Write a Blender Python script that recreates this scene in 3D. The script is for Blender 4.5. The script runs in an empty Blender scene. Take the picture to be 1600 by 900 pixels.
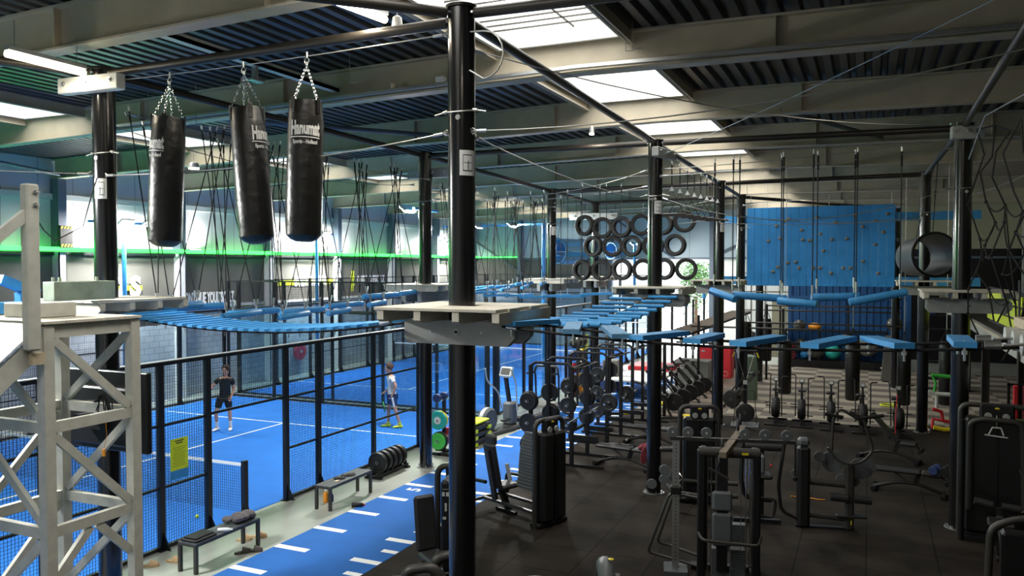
import bpy, math, random
from mathutils import Vector, Matrix, Euler
random.seed(7)
R = math.radians; PI = math.pi
scene = bpy.context.scene
C = scene.collection

# ---------------------------------------------------------------- camera, world, lights, exposure
cam_d = bpy.data.cameras.new('camera'); cam = bpy.data.objects.new('camera', cam_d); C.objects.link(cam)
cam_d.sensor_width = 36; cam_d.lens = 1250.6/1600*36; cam_d.clip_start = .05; cam_d.clip_end = 300
cam.location = (0, 0, 4.5775); cam.rotation_euler = (PI/2-.0296, 0, .4203)
scene.camera = cam
scene.view_settings.view_transform = 'Standard'; scene.view_settings.look = 'None'
scene.view_settings.exposure = 0.4; scene.view_settings.gamma = 1.0; scene.view_settings.use_curve_mapping = False
scene.cycles.transparent_max_bounces = 32
w = bpy.data.worlds.new('world'); scene.world = w; w.use_nodes = True
w.node_tree.nodes['Background'].inputs[0].default_value = (.85, .92, 1, 1); w.node_tree.nodes['Background'].inputs[1].default_value = 1.6

def area(name, loc, sx, sy, power, col=(1, 1, 1), rot=(0, 0, 0), spread=180):
    l = bpy.data.lights.new(name, 'AREA'); l.shape = 'RECTANGLE'; l.size = sx; l.size_y = sy; l.energy = power; l.color = col
    l.spread = R(spread)
    o = bpy.data.objects.new(name, l); o.location = loc; o.rotation_euler = rot; C.objects.link(o); return o
BEAMS_Y = [-1.9, 2.6, 7.1, 11.45, 15.9, 20.35, 24.8, 29.2, 33.6, 38.05, 42.3]
def zb(x):                                           # underside of the roof beams
    return 7.42 - (.021*(-4-x) if x < -4 else .013*(x+4))
SKY = [(-5.25, -3.35), (-16.3, -14.75)]
# daylight comes in through the glowing panes of the two rows of rooflights (material 'daylight_pane')

# ---------------------------------------------------------------- materials
def mat(name, col, rough=.5, metal=0, noise=0, scale=8, emit=None, estr=0, bump=0, bscale=40, spec=None, alpha=None, coat=0):
    m = bpy.data.materials.new(name); m.use_nodes = True; nt = m.node_tree; b = nt.nodes['Principled BSDF']
    b.inputs['Base Color'].default_value = (*col, 1); b.inputs['Roughness'].default_value = rough; b.inputs['Metallic'].default_value = metal
    if spec is not None: b.inputs['Specular IOR Level'].default_value = spec
    if coat: b.inputs['Coat Weight'].default_value = coat; b.inputs['Coat Roughness'].default_value = .12
    if emit: b.inputs['Emission Color'].default_value = (*emit, 1); b.inputs['Emission Strength'].default_value = estr
    if alpha is not None: b.inputs['Alpha'].default_value = alpha
    if noise or bump:
        tc = nt.nodes.new('ShaderNodeTexCoord')
    if noise:
        n = nt.nodes.new('ShaderNodeTexNoise'); n.inputs['Scale'].default_value = scale; n.inputs['Detail'].default_value = 5
        nt.links.new(tc.outputs['Object'], n.inputs['Vector'])
        r = nt.nodes.new('ShaderNodeValToRGB'); r.color_ramp.elements[0].position = .3; r.color_ramp.elements[1].position = .7
        r.color_ramp.elements[0].color = (*[max(0, c*(1-noise)) for c in col], 1); r.color_ramp.elements[1].color = (*[min(1, c*(1+noise)) for c in col], 1)
        nt.links.new(n.outputs['Fac'], r.inputs['Fac']); nt.links.new(r.outputs['Color'], b.inputs['Base Color'])
    if bump:
        n2 = nt.nodes.new('ShaderNodeTexNoise'); n2.inputs['Scale'].default_value = bscale
        nt.links.new(tc.outputs['Object'], n2.inputs['Vector'])
        bp = nt.nodes.new('ShaderNodeBump'); bp.inputs['Strength'].default_value = bump; bp.inputs['Distance'].default_value = .02
        nt.links.new(n2.outputs['Fac'], bp.inputs['Height']); nt.links.new(bp.outputs['Normal'], b.inputs['Normal'])
    return m
def glow(name, col, s):
    m = bpy.data.materials.new(name); m.use_nodes = True; nt = m.node_tree; nt.nodes.clear()
    e = nt.nodes.new('ShaderNodeEmission'); e.inputs[0].default_value = (*col, 1); e.inputs[1].default_value = s
    o = nt.nodes.new('ShaderNodeOutputMaterial'); nt.links.new(e.outputs[0], o.inputs[0]); return m
def brickmat(name, c1, c2, cm, bw, bh, ms, off=.5, rough=.8, axes='xy', spec=.3, noise=.15):
    m = mat(name, c1, rough, spec=spec); nt = m.node_tree; b = nt.nodes['Principled BSDF']
    tc = nt.nodes.new('ShaderNodeTexCoord'); sp = nt.nodes.new('ShaderNodeSeparateXYZ'); cb = nt.nodes.new('ShaderNodeCombineXYZ')
    nt.links.new(tc.outputs['Object'], sp.inputs[0])
    nt.links.new(sp.outputs['XYZ'.index(axes[0].upper())], cb.inputs[0]); nt.links.new(sp.outputs['XYZ'.index(axes[1].upper())], cb.inputs[1])
    t = nt.nodes.new('ShaderNodeTexBrick'); t.offset = off; t.squash = 1
    t.inputs['Scale'].default_value = 1; t.inputs['Brick Width'].default_value = bw; t.inputs['Row Height'].default_value = bh
    t.inputs['Mortar Size'].default_value = ms; t.inputs['Color1'].default_value = (*c1, 1); t.inputs['Color2'].default_value = (*c2, 1); t.inputs['Mortar'].default_value = (*cm, 1)
    nt.links.new(cb.outputs[0], t.inputs['Vector'])
    n = nt.nodes.new('ShaderNodeTexNoise'); n.inputs['Scale'].default_value = 1.3; n.inputs['Detail'].default_value = 8
    nt.links.new(tc.outputs['Object'], n.inputs['Vector'])
    mr = nt.nodes.new('ShaderNodeMapRange'); mr.inputs[1].default_value = .3; mr.inputs[2].default_value = .7; mr.inputs[3].default_value = 1-noise*2; mr.inputs[4].default_value = 1+noise*2
    nt.links.new(n.outputs['Fac'], mr.inputs[0])
    mx = nt.nodes.new('ShaderNodeVectorMath'); mx.operation = 'SCALE'
    nt.links.new(t.outputs['Color'], mx.inputs[0]); nt.links.new(mr.outputs[0], mx.inputs['Scale'])
    nt.links.new(mx.outputs[0], b.inputs['Base Color'])
    return m
def glassmat(name, tint, a):
    m = bpy.data.materials.new(name); m.use_nodes = True; nt = m.node_tree; nt.nodes.clear()
    t = nt.nodes.new('ShaderNodeBsdfTransparent'); t.inputs[0].default_value = (*tint, 1)
    g = nt.nodes.new('ShaderNodeBsdfGlossy'); g.inputs['Roughness'].default_value = .03; g.inputs[0].default_value = (.8, .85, .9, 1)
    lw = nt.nodes.new('ShaderNodeLayerWeight'); lw.inputs[0].default_value = .5
    pw = nt.nodes.new('ShaderNodeMath'); pw.operation = 'POWER'; pw.inputs[1].default_value = 4; nt.links.new(lw.outputs['Facing'], pw.inputs[0])
    f = nt.nodes.new('ShaderNodeMath'); f.operation = 'MULTIPLY_ADD'; f.inputs[1].default_value = .5; f.inputs[2].default_value = .035; nt.links.new(pw.outputs[0], f.inputs[0])
    mx = nt.nodes.new('ShaderNodeMixShader'); nt.links.new(f.outputs[0], mx.inputs[0]); nt.links.new(t.outputs[0], mx.inputs[1]); nt.links.new(g.outputs[0], mx.inputs[2])
    o = nt.nodes.new('ShaderNodeOutputMaterial'); nt.links.new(mx.outputs[0], o.inputs[0]); return m
M = dict(
 post=mat('post_black', (.006, .006, .007), .22, .0, coat=.3), pipe=mat('tube_dark', (.03, .026, .022), .4, .3),
 beam=mat('beam_paint', (.44, .39, .30), .55, noise=.08, scale=3), deck=mat('deck_steel', (.085, .085, .09), .4, .5),
 concrete=mat('concrete', (.36, .38, .34), .28, noise=.12, scale=1.2), rubber=brickmat('rubber_tiles', (.019, .0155, .0125), (.022, .018, .0145), (.005, .005, .005), 1.0, 1.0, .012, 0, .78, spec=.12, noise=.25),
 courtblue=mat('court_turf', (.010, .165, .62), .9, noise=.06, scale=1.5, bump=.3, bscale=250), strip=mat('sprint_turf', (.007, .12, .44), .9, noise=.08, scale=2, bump=.3, bscale=250),
 line=mat('line_white', (.82, .84, .84), .8), carpet=brickmat('carpet_tiles', (.42, .40, .34), (.42, .40, .34), (.42, .40, .34), 1, 1, 0, 0, .95),
 clad=brickmat('wall_cladding', (.62, .62, .61), (.6, .6, .59), (.28, .28, .28), 60, 1.1, .012, 0, .5, 'zy', noise=.03), cladx=brickmat('wall_cladding_end', (.36, .45, .5), (.36, .45, .5), (.16, .2, .23), 60, 1.1, .012, 0, .5, 'zx', noise=.03),
 fabric=mat('dark_fabric', (.11, .11, .095), .9, noise=.2, scale=.7), block=brickmat('grey_block', (.36, .40, .45), (.33, .37, .42), (.22, .25, .28), .4, .2, .012, .5, .7, 'yz', noise=.08),
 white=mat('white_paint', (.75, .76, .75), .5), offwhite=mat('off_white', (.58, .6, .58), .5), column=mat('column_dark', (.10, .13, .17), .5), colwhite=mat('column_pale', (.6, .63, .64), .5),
 timber=mat('painted_timber', (.50, .50, .44), .7, noise=.1, scale=9), timberg=mat('grey_timber', (.40, .41, .39), .7, noise=.1, scale=6), pine=mat('pine_end', (.56, .47, .33), .7, noise=.15, scale=12),
 pallet=mat('platform_wood', (.55, .52, .44), .75, noise=.12, scale=7), blue=mat('blue_paint', (.03, .25, .62), .5, noise=.1, scale=7), bluelog=mat('blue_log', (.05, .31, .68), .5, noise=.1, scale=12),
 bluel=mat('blue_pale_plank', (.13, .33, .56), .6, noise=.15, scale=9), rope=mat('rope_black', (.008, .008, .009), .8), steel=mat('galvanised_steel', (.55, .56, .56), .35, .9), wire=mat('wire_rope', (.42, .42, .40), .4, .7),
 chrome=mat('chrome', (.8, .8, .8), .15, 1), vinyl=mat('bag_vinyl', (.006, .0056, .0052), .36, spec=.4, noise=.3, scale=14, bump=.6, bscale=7), tyre=mat('tyre_rubber', (.012, .011, .011), .6), black=mat('black_paint', (.008, .008, .009), .45, spec=.35),
 plastic=mat('dark_plastic', (.010, .010, .011), .5, spec=.35), uphol=mat('upholstery', (.018, .018, .02), .5), greyplate=mat('grey_plate', (.085, .095, .10), .45), greymetal=mat('grey_metal', (.045, .043, .04), .42, .3),
 mesh=mat('fence_black', (.006, .007, .01), .45), yellow=mat('yellow', (.85, .68, .02), .5), lime=mat('lime', (.62, .75, .02), .5), red=mat('red', (.55, .02, .03), .5), green=mat('green', (.05, .45, .06), .5), teal=mat('teal', (.02, .38, .33), .45),
 orange=mat('orange', (.8, .3, .02), .5), navy=mat('navy', (.015, .035, .13), .5), container=mat('container_blue', (.008, .075, .23), .5), climb=mat('climb_blue', (.03, .30, .74), .55, noise=.06, scale=5), hold=mat('hold', (.22, .2, .16), .7),
 skin=mat('skin', (.52, .27, .19), .5), hair=mat('hair', (.075, .04, .022), .7), screen=mat('screen_back', (.01, .01, .011), .35), glass=glassmat('court_glass', (.84, .91, .93), .9), tyrewall=mat('weights', (.012, .012, .012), .5),
 led=glow('green_led', (.04, 1, .075), 5), ledcore=glow('led_core', (.45, 1, .5), 14), tube=glow('warm_tube', (1, .86, .62), 16), lamp=glow('cool_lamp', (.95, 1, 1), 20), sky=glow('daylight_pane', (1, .97, .91), 5.5), day=glow('daylight_outside', (.95, .98, 1), 1.05),
 foliage=mat('foliage', (.12, .26, .08), .9, noise=.5, scale=6), beige=mat('beige_panel', (.36, .35, .25), .7), brown=mat('brown', (.12, .06, .03), .7), tan=mat('tan_rubber', (.50, .34, .18), .7), darkbrown=mat('dark_clog', (.05, .04, .035), .7),
 fab_grey=mat('jacket_grey', (.09, .08, .085), .8), maroon=mat('maroon_cloth', (.13, .012, .02), .9), clearp=mat('clear_bottle', (.7, .74, .76), .2), greenish=mat('green_foam', (.16, .23, .17), .8), box_grey=mat('grey_box', (.17, .17, .155), .8), wallpad=mat('grey_pad', (.11, .105, .095), .8),
 silver=mat('silver_plastic', (.5, .51, .5), .35, .4), rung=mat('rung_wood', (.13, .10, .07), .6), balldark=mat('ball_dark', (.05, .05, .045), .3), ballgrey=mat('ball_grey', (.2, .19, .17), .35),
)
# chequered carpet: 1 m tiles, half light, half dark in rows
def carpetmat():
    m = M['carpet']; nt = m.node_tree; b = nt.nodes['Principled BSDF']
    t = [n for n in nt.nodes if n.type == 'TEX_BRICK'][0]
    t.offset = 0; t.inputs['Brick Width'].default_value = 50
    tc = nt.nodes.new('ShaderNodeTexCoord'); mp = nt.nodes.new('ShaderNodeMapping'); mp.inputs['Scale'].default_value = (.5, .7, .2)
    ck = nt.nodes.new('ShaderNodeTexChecker'); ck.inputs['Scale'].default_value = 2
    ck.inputs['Color1'].default_value = (.30, .27, .215, 1); ck.inputs['Color2'].default_value = (.13, .115, .098, 1)
    nt.links.new(tc.outputs['Object'], mp.inputs[0]); nt.links.new(mp.outputs[0], ck.inputs[0]); nt.links.new(ck.outputs[0], b.inputs['Base Color'])
carpetmat()

# ---------------------------------------------------------------- mesh tools
class MB:
    def __init__(s): s.v = []; s.f = []; s.mi = 0; s.mis = []; s.M = Matrix()
    def add(s, vs, fs):
        o = len(s.v); s.v += [s.M @ Vector(v) for v in vs]; s.f += [tuple(i+o for i in f) for f in fs]; s.mis += [s.mi]*len(fs); return s
    def box(s, lo, hi):
        x0, y0, z0 = lo; x1, y1, z1 = hi
        return s.add([(x0,y0,z0),(x1,y0,z0),(x1,y1,z0),(x0,y1,z0),(x0,y0,z1),(x1,y0,z1),(x1,y1,z1),(x0,y1,z1)],
                     [(0,3,2,1),(4,5,6,7),(0,1,5,4),(1,2,6,5),(2,3,7,6),(3,0,4,7)])
    def cbox(s, c, d, rz=0, rx=0, ry=0, ch=0):
        m = s.M; s.M = m @ Matrix.Translation(c) @ Euler((rx, ry, rz)).to_matrix().to_4x4()
        a, b, e = d[0]/2, d[1]/2, d[2]/2
        if ch: s.chbox((-a,-b,-e), (a,b,e), ch)
        else: s.box((-a,-b,-e), (a,b,e))
        s.M = m; return s
    def chbox(s, lo, hi, r=.02):                     # box with chamfered edges
        c = [(l+h)/2 for l, h in zip(lo, hi)]; d = [(h-l)/2 for l, h in zip(lo, hi)]; r = min(r, min(d)*.9)
        vs = []; idx = {}
        for sx in (-1, 1):
            for sy in (-1, 1):
                for sz in (-1, 1):
                    for a in range(3):
                        p = [sx*d[0], sy*d[1], sz*d[2]]
                        for k in range(3):
                            if k != a: p[k] -= (sx, sy, sz)[k]*r
                        idx[(sx, sy, sz, a)] = len(vs); vs.append((c[0]+p[0], c[1]+p[1], c[2]+p[2]))
        fs = []
        for a in range(3):
            b, e = (a+1) % 3, (a+2) % 3
            for sg in (-1, 1):
                q = []
                for (u, v) in ((-1,-1),(1,-1),(1,1),(-1,1)):
                    t = [0]*3; t[a] = sg; t[b] = u; t[e] = v; q.append(idx[(*t, a)])
                fs.append(tuple(q) if sg > 0 else tuple(q[::-1]))
            for u in (-1, 1):                         # edges parallel to axis a
                for v in (-1, 1):
                    t1 = [0]*3; t1[a] = -1; t1[b] = u; t1[e] = v; t2 = t1[:]; t2[a] = 1
                    q = [idx[(*t1, b)], idx[(*t2, b)], idx[(*t2, e)], idx[(*t1, e)]]
                    fs.append(tuple(q) if u*v > 0 else tuple(q[::-1]))
        for sx in (-1, 1):
            for sy in (-1, 1):
                for sz in (-1, 1):
                    q = [idx[(sx, sy, sz, a)] for a in range(3)]; fs.append(tuple(q) if sx*sy*sz > 0 else tuple(q[::-1]))
        return s.add(vs, fs)
    def frame(s, p, q, up=(0, 0, 1)):
        p = Vector(p); q = Vector(q); d = (q-p).normalized(); u = Vector(up)
        if abs(d.dot(u)) > .99: u = Vector((0, 1, 0))
        x = d.cross(u).normalized(); y = x.cross(d); return p, q, x, y
    def bar(s, p, q, w, h, up=(0, 0, 1)):            # rectangular bar from p to q
        p, q, x, y = s.frame(p, q, up); vs = []
        for c in (p, q):
            for a, b in ((-1,-1),(1,-1),(1,1),(-1,1)): vs.append(tuple(c + x*a*w/2 + y*b*h/2))
        return s.add(vs, [(0,1,2,3),(7,6,5,4),(0,4,5,1),(1,5,6,2),(2,6,7,3),(3,7,4,0)])
    def cyl(s, p, q, r, r2=None, n=12, caps=True):
        r2 = r if r2 is None else r2; p, q, x, y = s.frame(p, q); vs = []
        for c, rr in ((p, r), (q, r2)):
            for i in range(n):
                a = 2*PI*i/n; vs.append(tuple(c + x*math.cos(a)*rr + y*math.sin(a)*rr))
        fs = [(i, (i+1) % n, n+(i+1) % n, n+i) for i in range(n)]
        fs = [f[::-1] for f in fs]
        if caps: fs += [tuple(range(n)), tuple(range(2*n-1, n-1, -1))]
        return s.add(vs, fs)
    def tube(s, pts, r, n=8, closed=False, caps=True):
        P = [Vector(p) for p in pts]; N = len(P); rings = []; up = None
        for i in range(N):
            a = P[i-1] if (i > 0 or closed) else P[i]; b = P[(i+1) % N] if (i < N-1 or closed) else P[i]
            d = (b-a).normalized()
            if up is None:
                u = Vector((0, 0, 1)) if abs(d.z) < .9 else Vector((0, 1, 0)); x = d.cross(u).normalized()
            else:
                x = (up - d*up.dot(d)).normalized()
            up = x; y = d.cross(x); rr = r[i] if isinstance(r, (list, tuple)) else r
            rings.append([tuple(P[i] + x*math.cos(2*PI*k/n)*rr + y*math.sin(2*PI*k/n)*rr) for k in range(n)])
        vs = [v for g in rings for v in g]; fs = []
        for i in range(N if closed else N-1):
            j = (i+1) % N
            for k in range(n): fs.append((i*n+k, i*n+(k+1) % n, j*n+(k+1) % n, j*n+k))
        if caps and not closed: fs += [tuple(range(n-1, -1, -1)), tuple(range((N-1)*n, N*n))]
        return s.add(vs, fs)
    def lathe(s, prof, n=24, c=(0, 0, 0), axis='z', caps=True):   # prof: (radius, height) pairs
        vs = []
        for r, z in prof:
            for i in range(n):
                a = 2*PI*i/n; x, y = r*math.cos(a), r*math.sin(a)
                p = (x, y, z) if axis == 'z' else ((z, x, y) if axis == 'x' else (y, z, x))
                vs.append((c[0]+p[0], c[1]+p[1], c[2]+p[2]))
        fs = []
        for j in range(len(prof)-1):
            for i in range(n): fs.append((j*n+i, j*n+(i+1) % n, (j+1)*n+(i+1) % n, (j+1)*n+i))
        if caps: fs += [tuple(range(n-1, -1, -1)), tuple(range((len(prof)-1)*n, len(prof)*n))]
        return s.add(vs, fs)
    def ring(s, prof, n=28, c=(0, 0, 0), axis='y'):    # closed lathe profile (tyres, rims)
        p = list(prof)+[prof[0]]; return s.lathe(p, n, c, axis, caps=False)
    def ball(s, c, r, n=12, sc=(1, 1, 1)):
        m = n//2; vs = [(c[0], c[1], c[2]-r*sc[2])]
        for j in range(1, m):
            t = PI*j/m
            for i in range(n): a = 2*PI*i/n; vs.append((c[0]+r*sc[0]*math.sin(t)*math.cos(a), c[1]+r*sc[1]*math.sin(t)*math.sin(a), c[2]-r*sc[2]*math.cos(t)))
        vs.append((c[0], c[1], c[2]+r*sc[2])); fs = [(0, 1+(i+1) % n, 1+i) for i in range(n)]
        for j in range(m-2):
            for i in range(n): fs.append((1+j*n+i, 1+j*n+(i+1) % n, 1+(j+1)*n+(i+1) % n, 1+(j+1)*n+i))
        L = len(vs)-1; b = 1+(m-2)*n; fs += [(b+i, b+(i+1) % n, L) for i in range(n)]
        return s.add(vs, fs)
    def prism(s, poly, p0, ax, ay, th):                # polygon (2D) in plane p0+ax*u+ay*v, thickness th centred
        ax = Vector(ax); ay = Vector(ay); nn = ax.cross(ay).normalized(); p0 = Vector(p0); n = len(poly)
        vs = [tuple(p0+ax*u+ay*v+nn*th/2) for u, v in poly]+[tuple(p0+ax*u+ay*v-nn*th/2) for u, v in poly]
        return s.add(vs, [tuple(range(n)), tuple(range(2*n-1, n-1, -1))]+[(i, n+i, n+(i+1) % n, (i+1) % n) for i in range(n)])
    def at(s, loc=(0, 0, 0), rz=0, rx=0, ry=0): s.M = Matrix.Translation(loc) @ Euler((rx, ry, rz)).to_matrix().to_4x4(); return s
    def mesh(s, name, mats, inv=None):
        me = bpy.data.meshes.new(name); vs = s.v if inv is None else [inv @ v for v in s.v]
        me.from_pydata([tuple(v) for v in vs], [], s.f)
        for m in (mats if isinstance(mats, (list, tuple)) else [mats]): me.materials.append(M[m] if isinstance(m, str) else m)
        me.polygons.foreach_set('material_index', s.mis); me.polygons.foreach_set('use_smooth', [True]*len(s.f))
        me.update(); me.set_sharp_from_angle(angle=R(38)); return me

def thing(name, label, cat, loc=(0, 0, 0), rz=0, group=None, kind=None):
    o = bpy.data.objects.new(name, None); C.objects.link(o); o.location = loc; o.rotation_euler = (0, 0, rz); o.empty_display_size = .1
    o['label'] = label; o['category'] = cat
    if group: o['group'] = group
    if kind: o['kind'] = kind
    return o
def gm(o): return Matrix.Translation(o.location) @ o.rotation_euler.to_matrix().to_4x4()
SPLIT = {'bolt', 'rope', 'shackle', 'deck_board', 'foot_grip', 'chain', 'end_bracket', 'end_sleeve', 'cable_clamp', 'foot', 'wheels', 'bag', 'shelf_rail', 'rail', 'upright', 'hoop', 'hanger', 'end_frame', 'cross_foot', 'base', 'stripes'}
def islands(mb):
    n = len(mb.v); par = list(range(n))
    def find(i):
        while par[i] != i: par[i] = par[par[i]]; i = par[i]
        return i
    for f in mb.f:
        a = find(f[0])
        for i in f[1:]: par[find(i)] = a
    g = {}
    for k, f in enumerate(mb.f): g.setdefault(find(f[0]), []).append(k)
    items = []
    for ks in g.values():
        P_i = [mb.v[i] for k in ks for i in mb.f[k]]; items.append([[min(p[a] for p in P_i)-.012 for a in range(3)], [max(p[a] for p in P_i)+.012 for a in range(3)], ks])
    done = False
    while not done:
        done = True
        for i in range(len(items)):
            for j in range(i+1, len(items)):
                A, B = items[i], items[j]
                if all(A[0][a] <= B[1][a] and B[0][a] <= A[1][a] for a in range(3)):
                    items[i] = [[min(A[0][a], B[0][a]) for a in range(3)], [max(A[1][a], B[1][a]) for a in range(3)], A[2]+B[2]]; items.pop(j); done = False; break
            if not done: break
    out = []
    for it in items:
        m = MB(); mp = {}
        for k in sorted(it[2]):
            for i in mb.f[k]:
                if i not in mp: mp[i] = len(m.v); m.v.append(mb.v[i])
            m.f.append(tuple(mp[i] for i in mb.f[k])); m.mis.append(mb.mis[k])
        out.append(m)
    return out
def part(parent, name, mb, mats, label=None, world=False, kind=None):
    if name in SPLIT and len(mb.v) < 2500:
        isl = islands(mb)
        if 1 < len(isl) <= 10:
            for q in isl: o = part1(parent, name, q, mats, label, world, kind)
            return o
    return part1(parent, name, mb, mats, label, world, kind)
def part1(parent, name, mb, mats, label=None, world=False, kind=None):
    inv = None
    if world:
        top = parent
        while top.parent: top = top.parent
        inv = gm(top).inverted()
    o = bpy.data.objects.new(name, mb.mesh(name, mats, inv)); C.objects.link(o); o.parent = parent
    if label: o['label'] = label
    if kind: o['kind'] = kind
    return o
def single(name, label, cat, mb, mats, loc=(0, 0, 0), rz=0, group=None, world=False, kind=None):
    m = Matrix.Translation(loc) @ Euler((0, 0, rz)).to_matrix().to_4x4()
    o = bpy.data.objects.new(name, mb.mesh(name, mats, m.inverted() if world else None)); C.objects.link(o)
    o.location = loc; o.rotation_euler = (0, 0, rz); o['label'] = label; o['category'] = cat
    if group: o['group'] = group
    if kind: o['kind'] = kind
    return o
def struct(name, mb, mats, label=None):
    o = bpy.data.objects.new(name, mb.mesh(name, mats)); C.objects.link(o); o['kind'] = 'structure'
    if label: o['label'] = label; o['category'] = name.rstrip('_0123456789').replace('_', ' ')
    return o
def dup(root, loc, rz=None, label=None, group=None, scale=None):
    def cp(o, par):
        c = o.copy(); C.objects.link(c); c.parent = par
        for ch in KIDS(o): cp(ch, c)
        return c
    r = cp(root, None); r.location = loc
    if rz is not None: r.rotation_euler = (0, 0, rz)
    if label: r['label'] = label
    if group: r['group'] = group
    if scale: r.scale = scale
    return r
def KIDS(o): return [c for c in C.objects if c.parent == o]
def text_mesh(txt, size, depth=.004, bold=.0, font_x=1.0):
    cu = bpy.data.curves.new('lettering', 'FONT'); cu.body = txt; cu.size = size; cu.extrude = depth/2; cu.offset = bold; cu.align_x = 'CENTER'; cu.align_y = 'CENTER'; cu.resolution_u = 3
    o = bpy.data.objects.new('lettering', cu); C.objects.link(o); dg = bpy.context.evaluated_depsgraph_get()
    me = bpy.data.meshes.new_from_object(o.evaluated_get(dg)); vs = [v.co.copy() for v in me.vertices]; fs = [tuple(p.vertices) for p in me.polygons]
    bpy.data.objects.remove(o); bpy.data.curves.remove(cu); bpy.data.meshes.remove(me); return vs, fs
ORD = ['first', 'second', 'third', 'fourth', 'fifth', 'sixth', 'seventh', 'eighth', 'ninth', 'tenth', 'eleventh', 'twelfth', 'thirteenth', 'fourteenth', 'fifteenth', 'sixteenth', 'seventeenth', 'eighteenth', 'nineteenth', 'twentieth', 'twenty-first', 'twenty-second', 'twenty-third', 'twenty-fourth']
def sag(p, q, s, n=10):
    p = Vector(p); q = Vector(q); return [tuple(p.lerp(q, i/n) - Vector((0, 0, 4*s*(i/n)*(1-i/n)))) for i in range(n+1)]
def arc(pts, rad=.06, n=4):                           # round the corners of a polyline
    P = [Vector(p) for p in pts]; out = [P[0]]
    for i in range(1, len(P)-1):
        a = (P[i-1]-P[i]); b = (P[i+1]-P[i]); r = min(rad, a.length*.45, b.length*.45); A = P[i]+a.normalized()*r; B = P[i]+b.normalized()*r
        for k in range(n+1):
            t = k/n; out.append(A*(1-t)**2 + P[i]*2*t*(1-t) + B*t*t)
    out.append(P[-1]); return [tuple(p) for p in out]
# ================================================================ THE SETTING
XL, XR, YB, YF = -21.7, 6.4, -2.6, 42.9
m = MB(); m.box((XL, YB, -.2), (XR, YF, 0)); struct('floor', m, 'concrete')
m = MB(); m.box((-6.75, YB, 0), (XR, 24.6, .015)); struct('floor_rubber', m, 'rubber', 'black rubber tile floor of the gym')
m = MB(); m.box((-5.2, 24.6, 0), (XR, 38.0, .014)); struct('floor_carpet', m, 'carpet', 'beige and brown chequered carpet tiles behind the airbikes')
m = MB(); m.box((-8.75, YB, 0), (-6.77, 31.5, .012)); m.mi = 1
for k in range(-2, 32):
    y = k+.2
    m.box((-8.75, y-.07, .012), (-8.13, y+.07, .014))
    if k % 1 == 0: m.box((-7.28, y-.07, .012), (-6.77, y+.07, .014))
for k in range(-4, 30, 1): m.box((-7.05, k+.64, .012), (-6.77, k+.76, .014))
vs, fs = text_mesh('5', .42, .002, .008)
m.at((-8.36, 13.88, .0145), PI/2); m.add(vs, fs); m.at()
struct('floor_sprint_strip', m, ['strip', 'line'], 'blue turf sprint strip with white distance marks')
m = MB(); m.box((-6.0, 23.9, 0), (-4.05, 38.0, .0155)); struct('floor_brown', m, mat('brown_floor', (.13, .10, .075), .6, noise=.15, scale=2), 'plain brown floor strip between the rowers and the carpet')
def court(name, yc, label):
    m = MB(); m.box((-20.35, yc-10, 0), (-10.35, yc+10, .01)); m.mi = 1; z0, z1 = .01, .0125
    for s in (-1, 1): m.box((-20.35, yc+s*6.95-.03, z0), (-10.35, yc+s*6.95+.03, z1))
    m.box((-15.38, yc-6.95, z0), (-15.32, yc+6.95, z1)); struct(name, m, ['courtblue', 'line'], label)
court('floor_padel_court', 11.3, 'blue padel court turf with white lines, nearer court')
court('floor_padel_court.001', 32.0, 'blue padel court turf with white lines, farther court')

# walls: block below, dark fabric, light strip ledge, pale cladding
m = MB(); m.box((XL-.2, YB, 0), (XL, YF, 3.05)); m.mi = 1; m.box((XL-.2, YB, 3.05), (XL+.02, YF, 4.95)); m.mi = 2; m.box((XL-.2, YB, 4.95), (XL, YF, 8.3)); struct('wall_left', m, ['block', 'fabric', 'clad'])
m = MB(); m.box((XL, YF, 0), (-13.1, YF+.2, 3.2)); m.mi = 1; m.box((XL, YF-.02, 3.2), (-13.2, YF+.2, 4.95)); m.mi = 2; m.box((XL, YF, 4.95), (1.4, YF+.2, 8.3)); m.box((-13.2, YF, 3.2), (-13.0, YF+.2, 4.95)); m.box((-3.4, YF, 0), (1.4, YF+.2, 4.95)); m.mi = 4; m.box((1.4, YF, 5.3), (XR, YF+.2, 8.3)); m.mi = 5; m.box((1.4, YF, 0), (XR, YF+.2, 5.3))
m.mi = 3; m.box((-6.2, YF, 0), (-3.4, YF+.2, 4.95)); m.box((-13.1, YF, 4.75), (-6.2, YF+.2, 4.95)); m.box((-13.1, YF, 0), (-6.2, YF+.2, .03))
struct('wall_far', m, ['block', 'fabric', 'cladx', 'offwhite', 'beige', 'black'])
m = MB(); m.box((XR, YB, 0), (XR+.2, YF, 5.35)); m.mi = 1; m.box((XR, YB, 5.35), (XR+.2, YF, 8.3)); m.mi = 2
for k in range(11): m.box((XR-.14, BEAMS_Y[k]-.09, 0), (XR, BEAMS_Y[k]+.09, 7.2))
struct('wall_right', m, ['black', 'beige', 'timberg'])
m = MB(); m.box((XL, YB-.2, 0), (XR, YB, 8.3)); struct('wall_back', m, 'clad')

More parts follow.
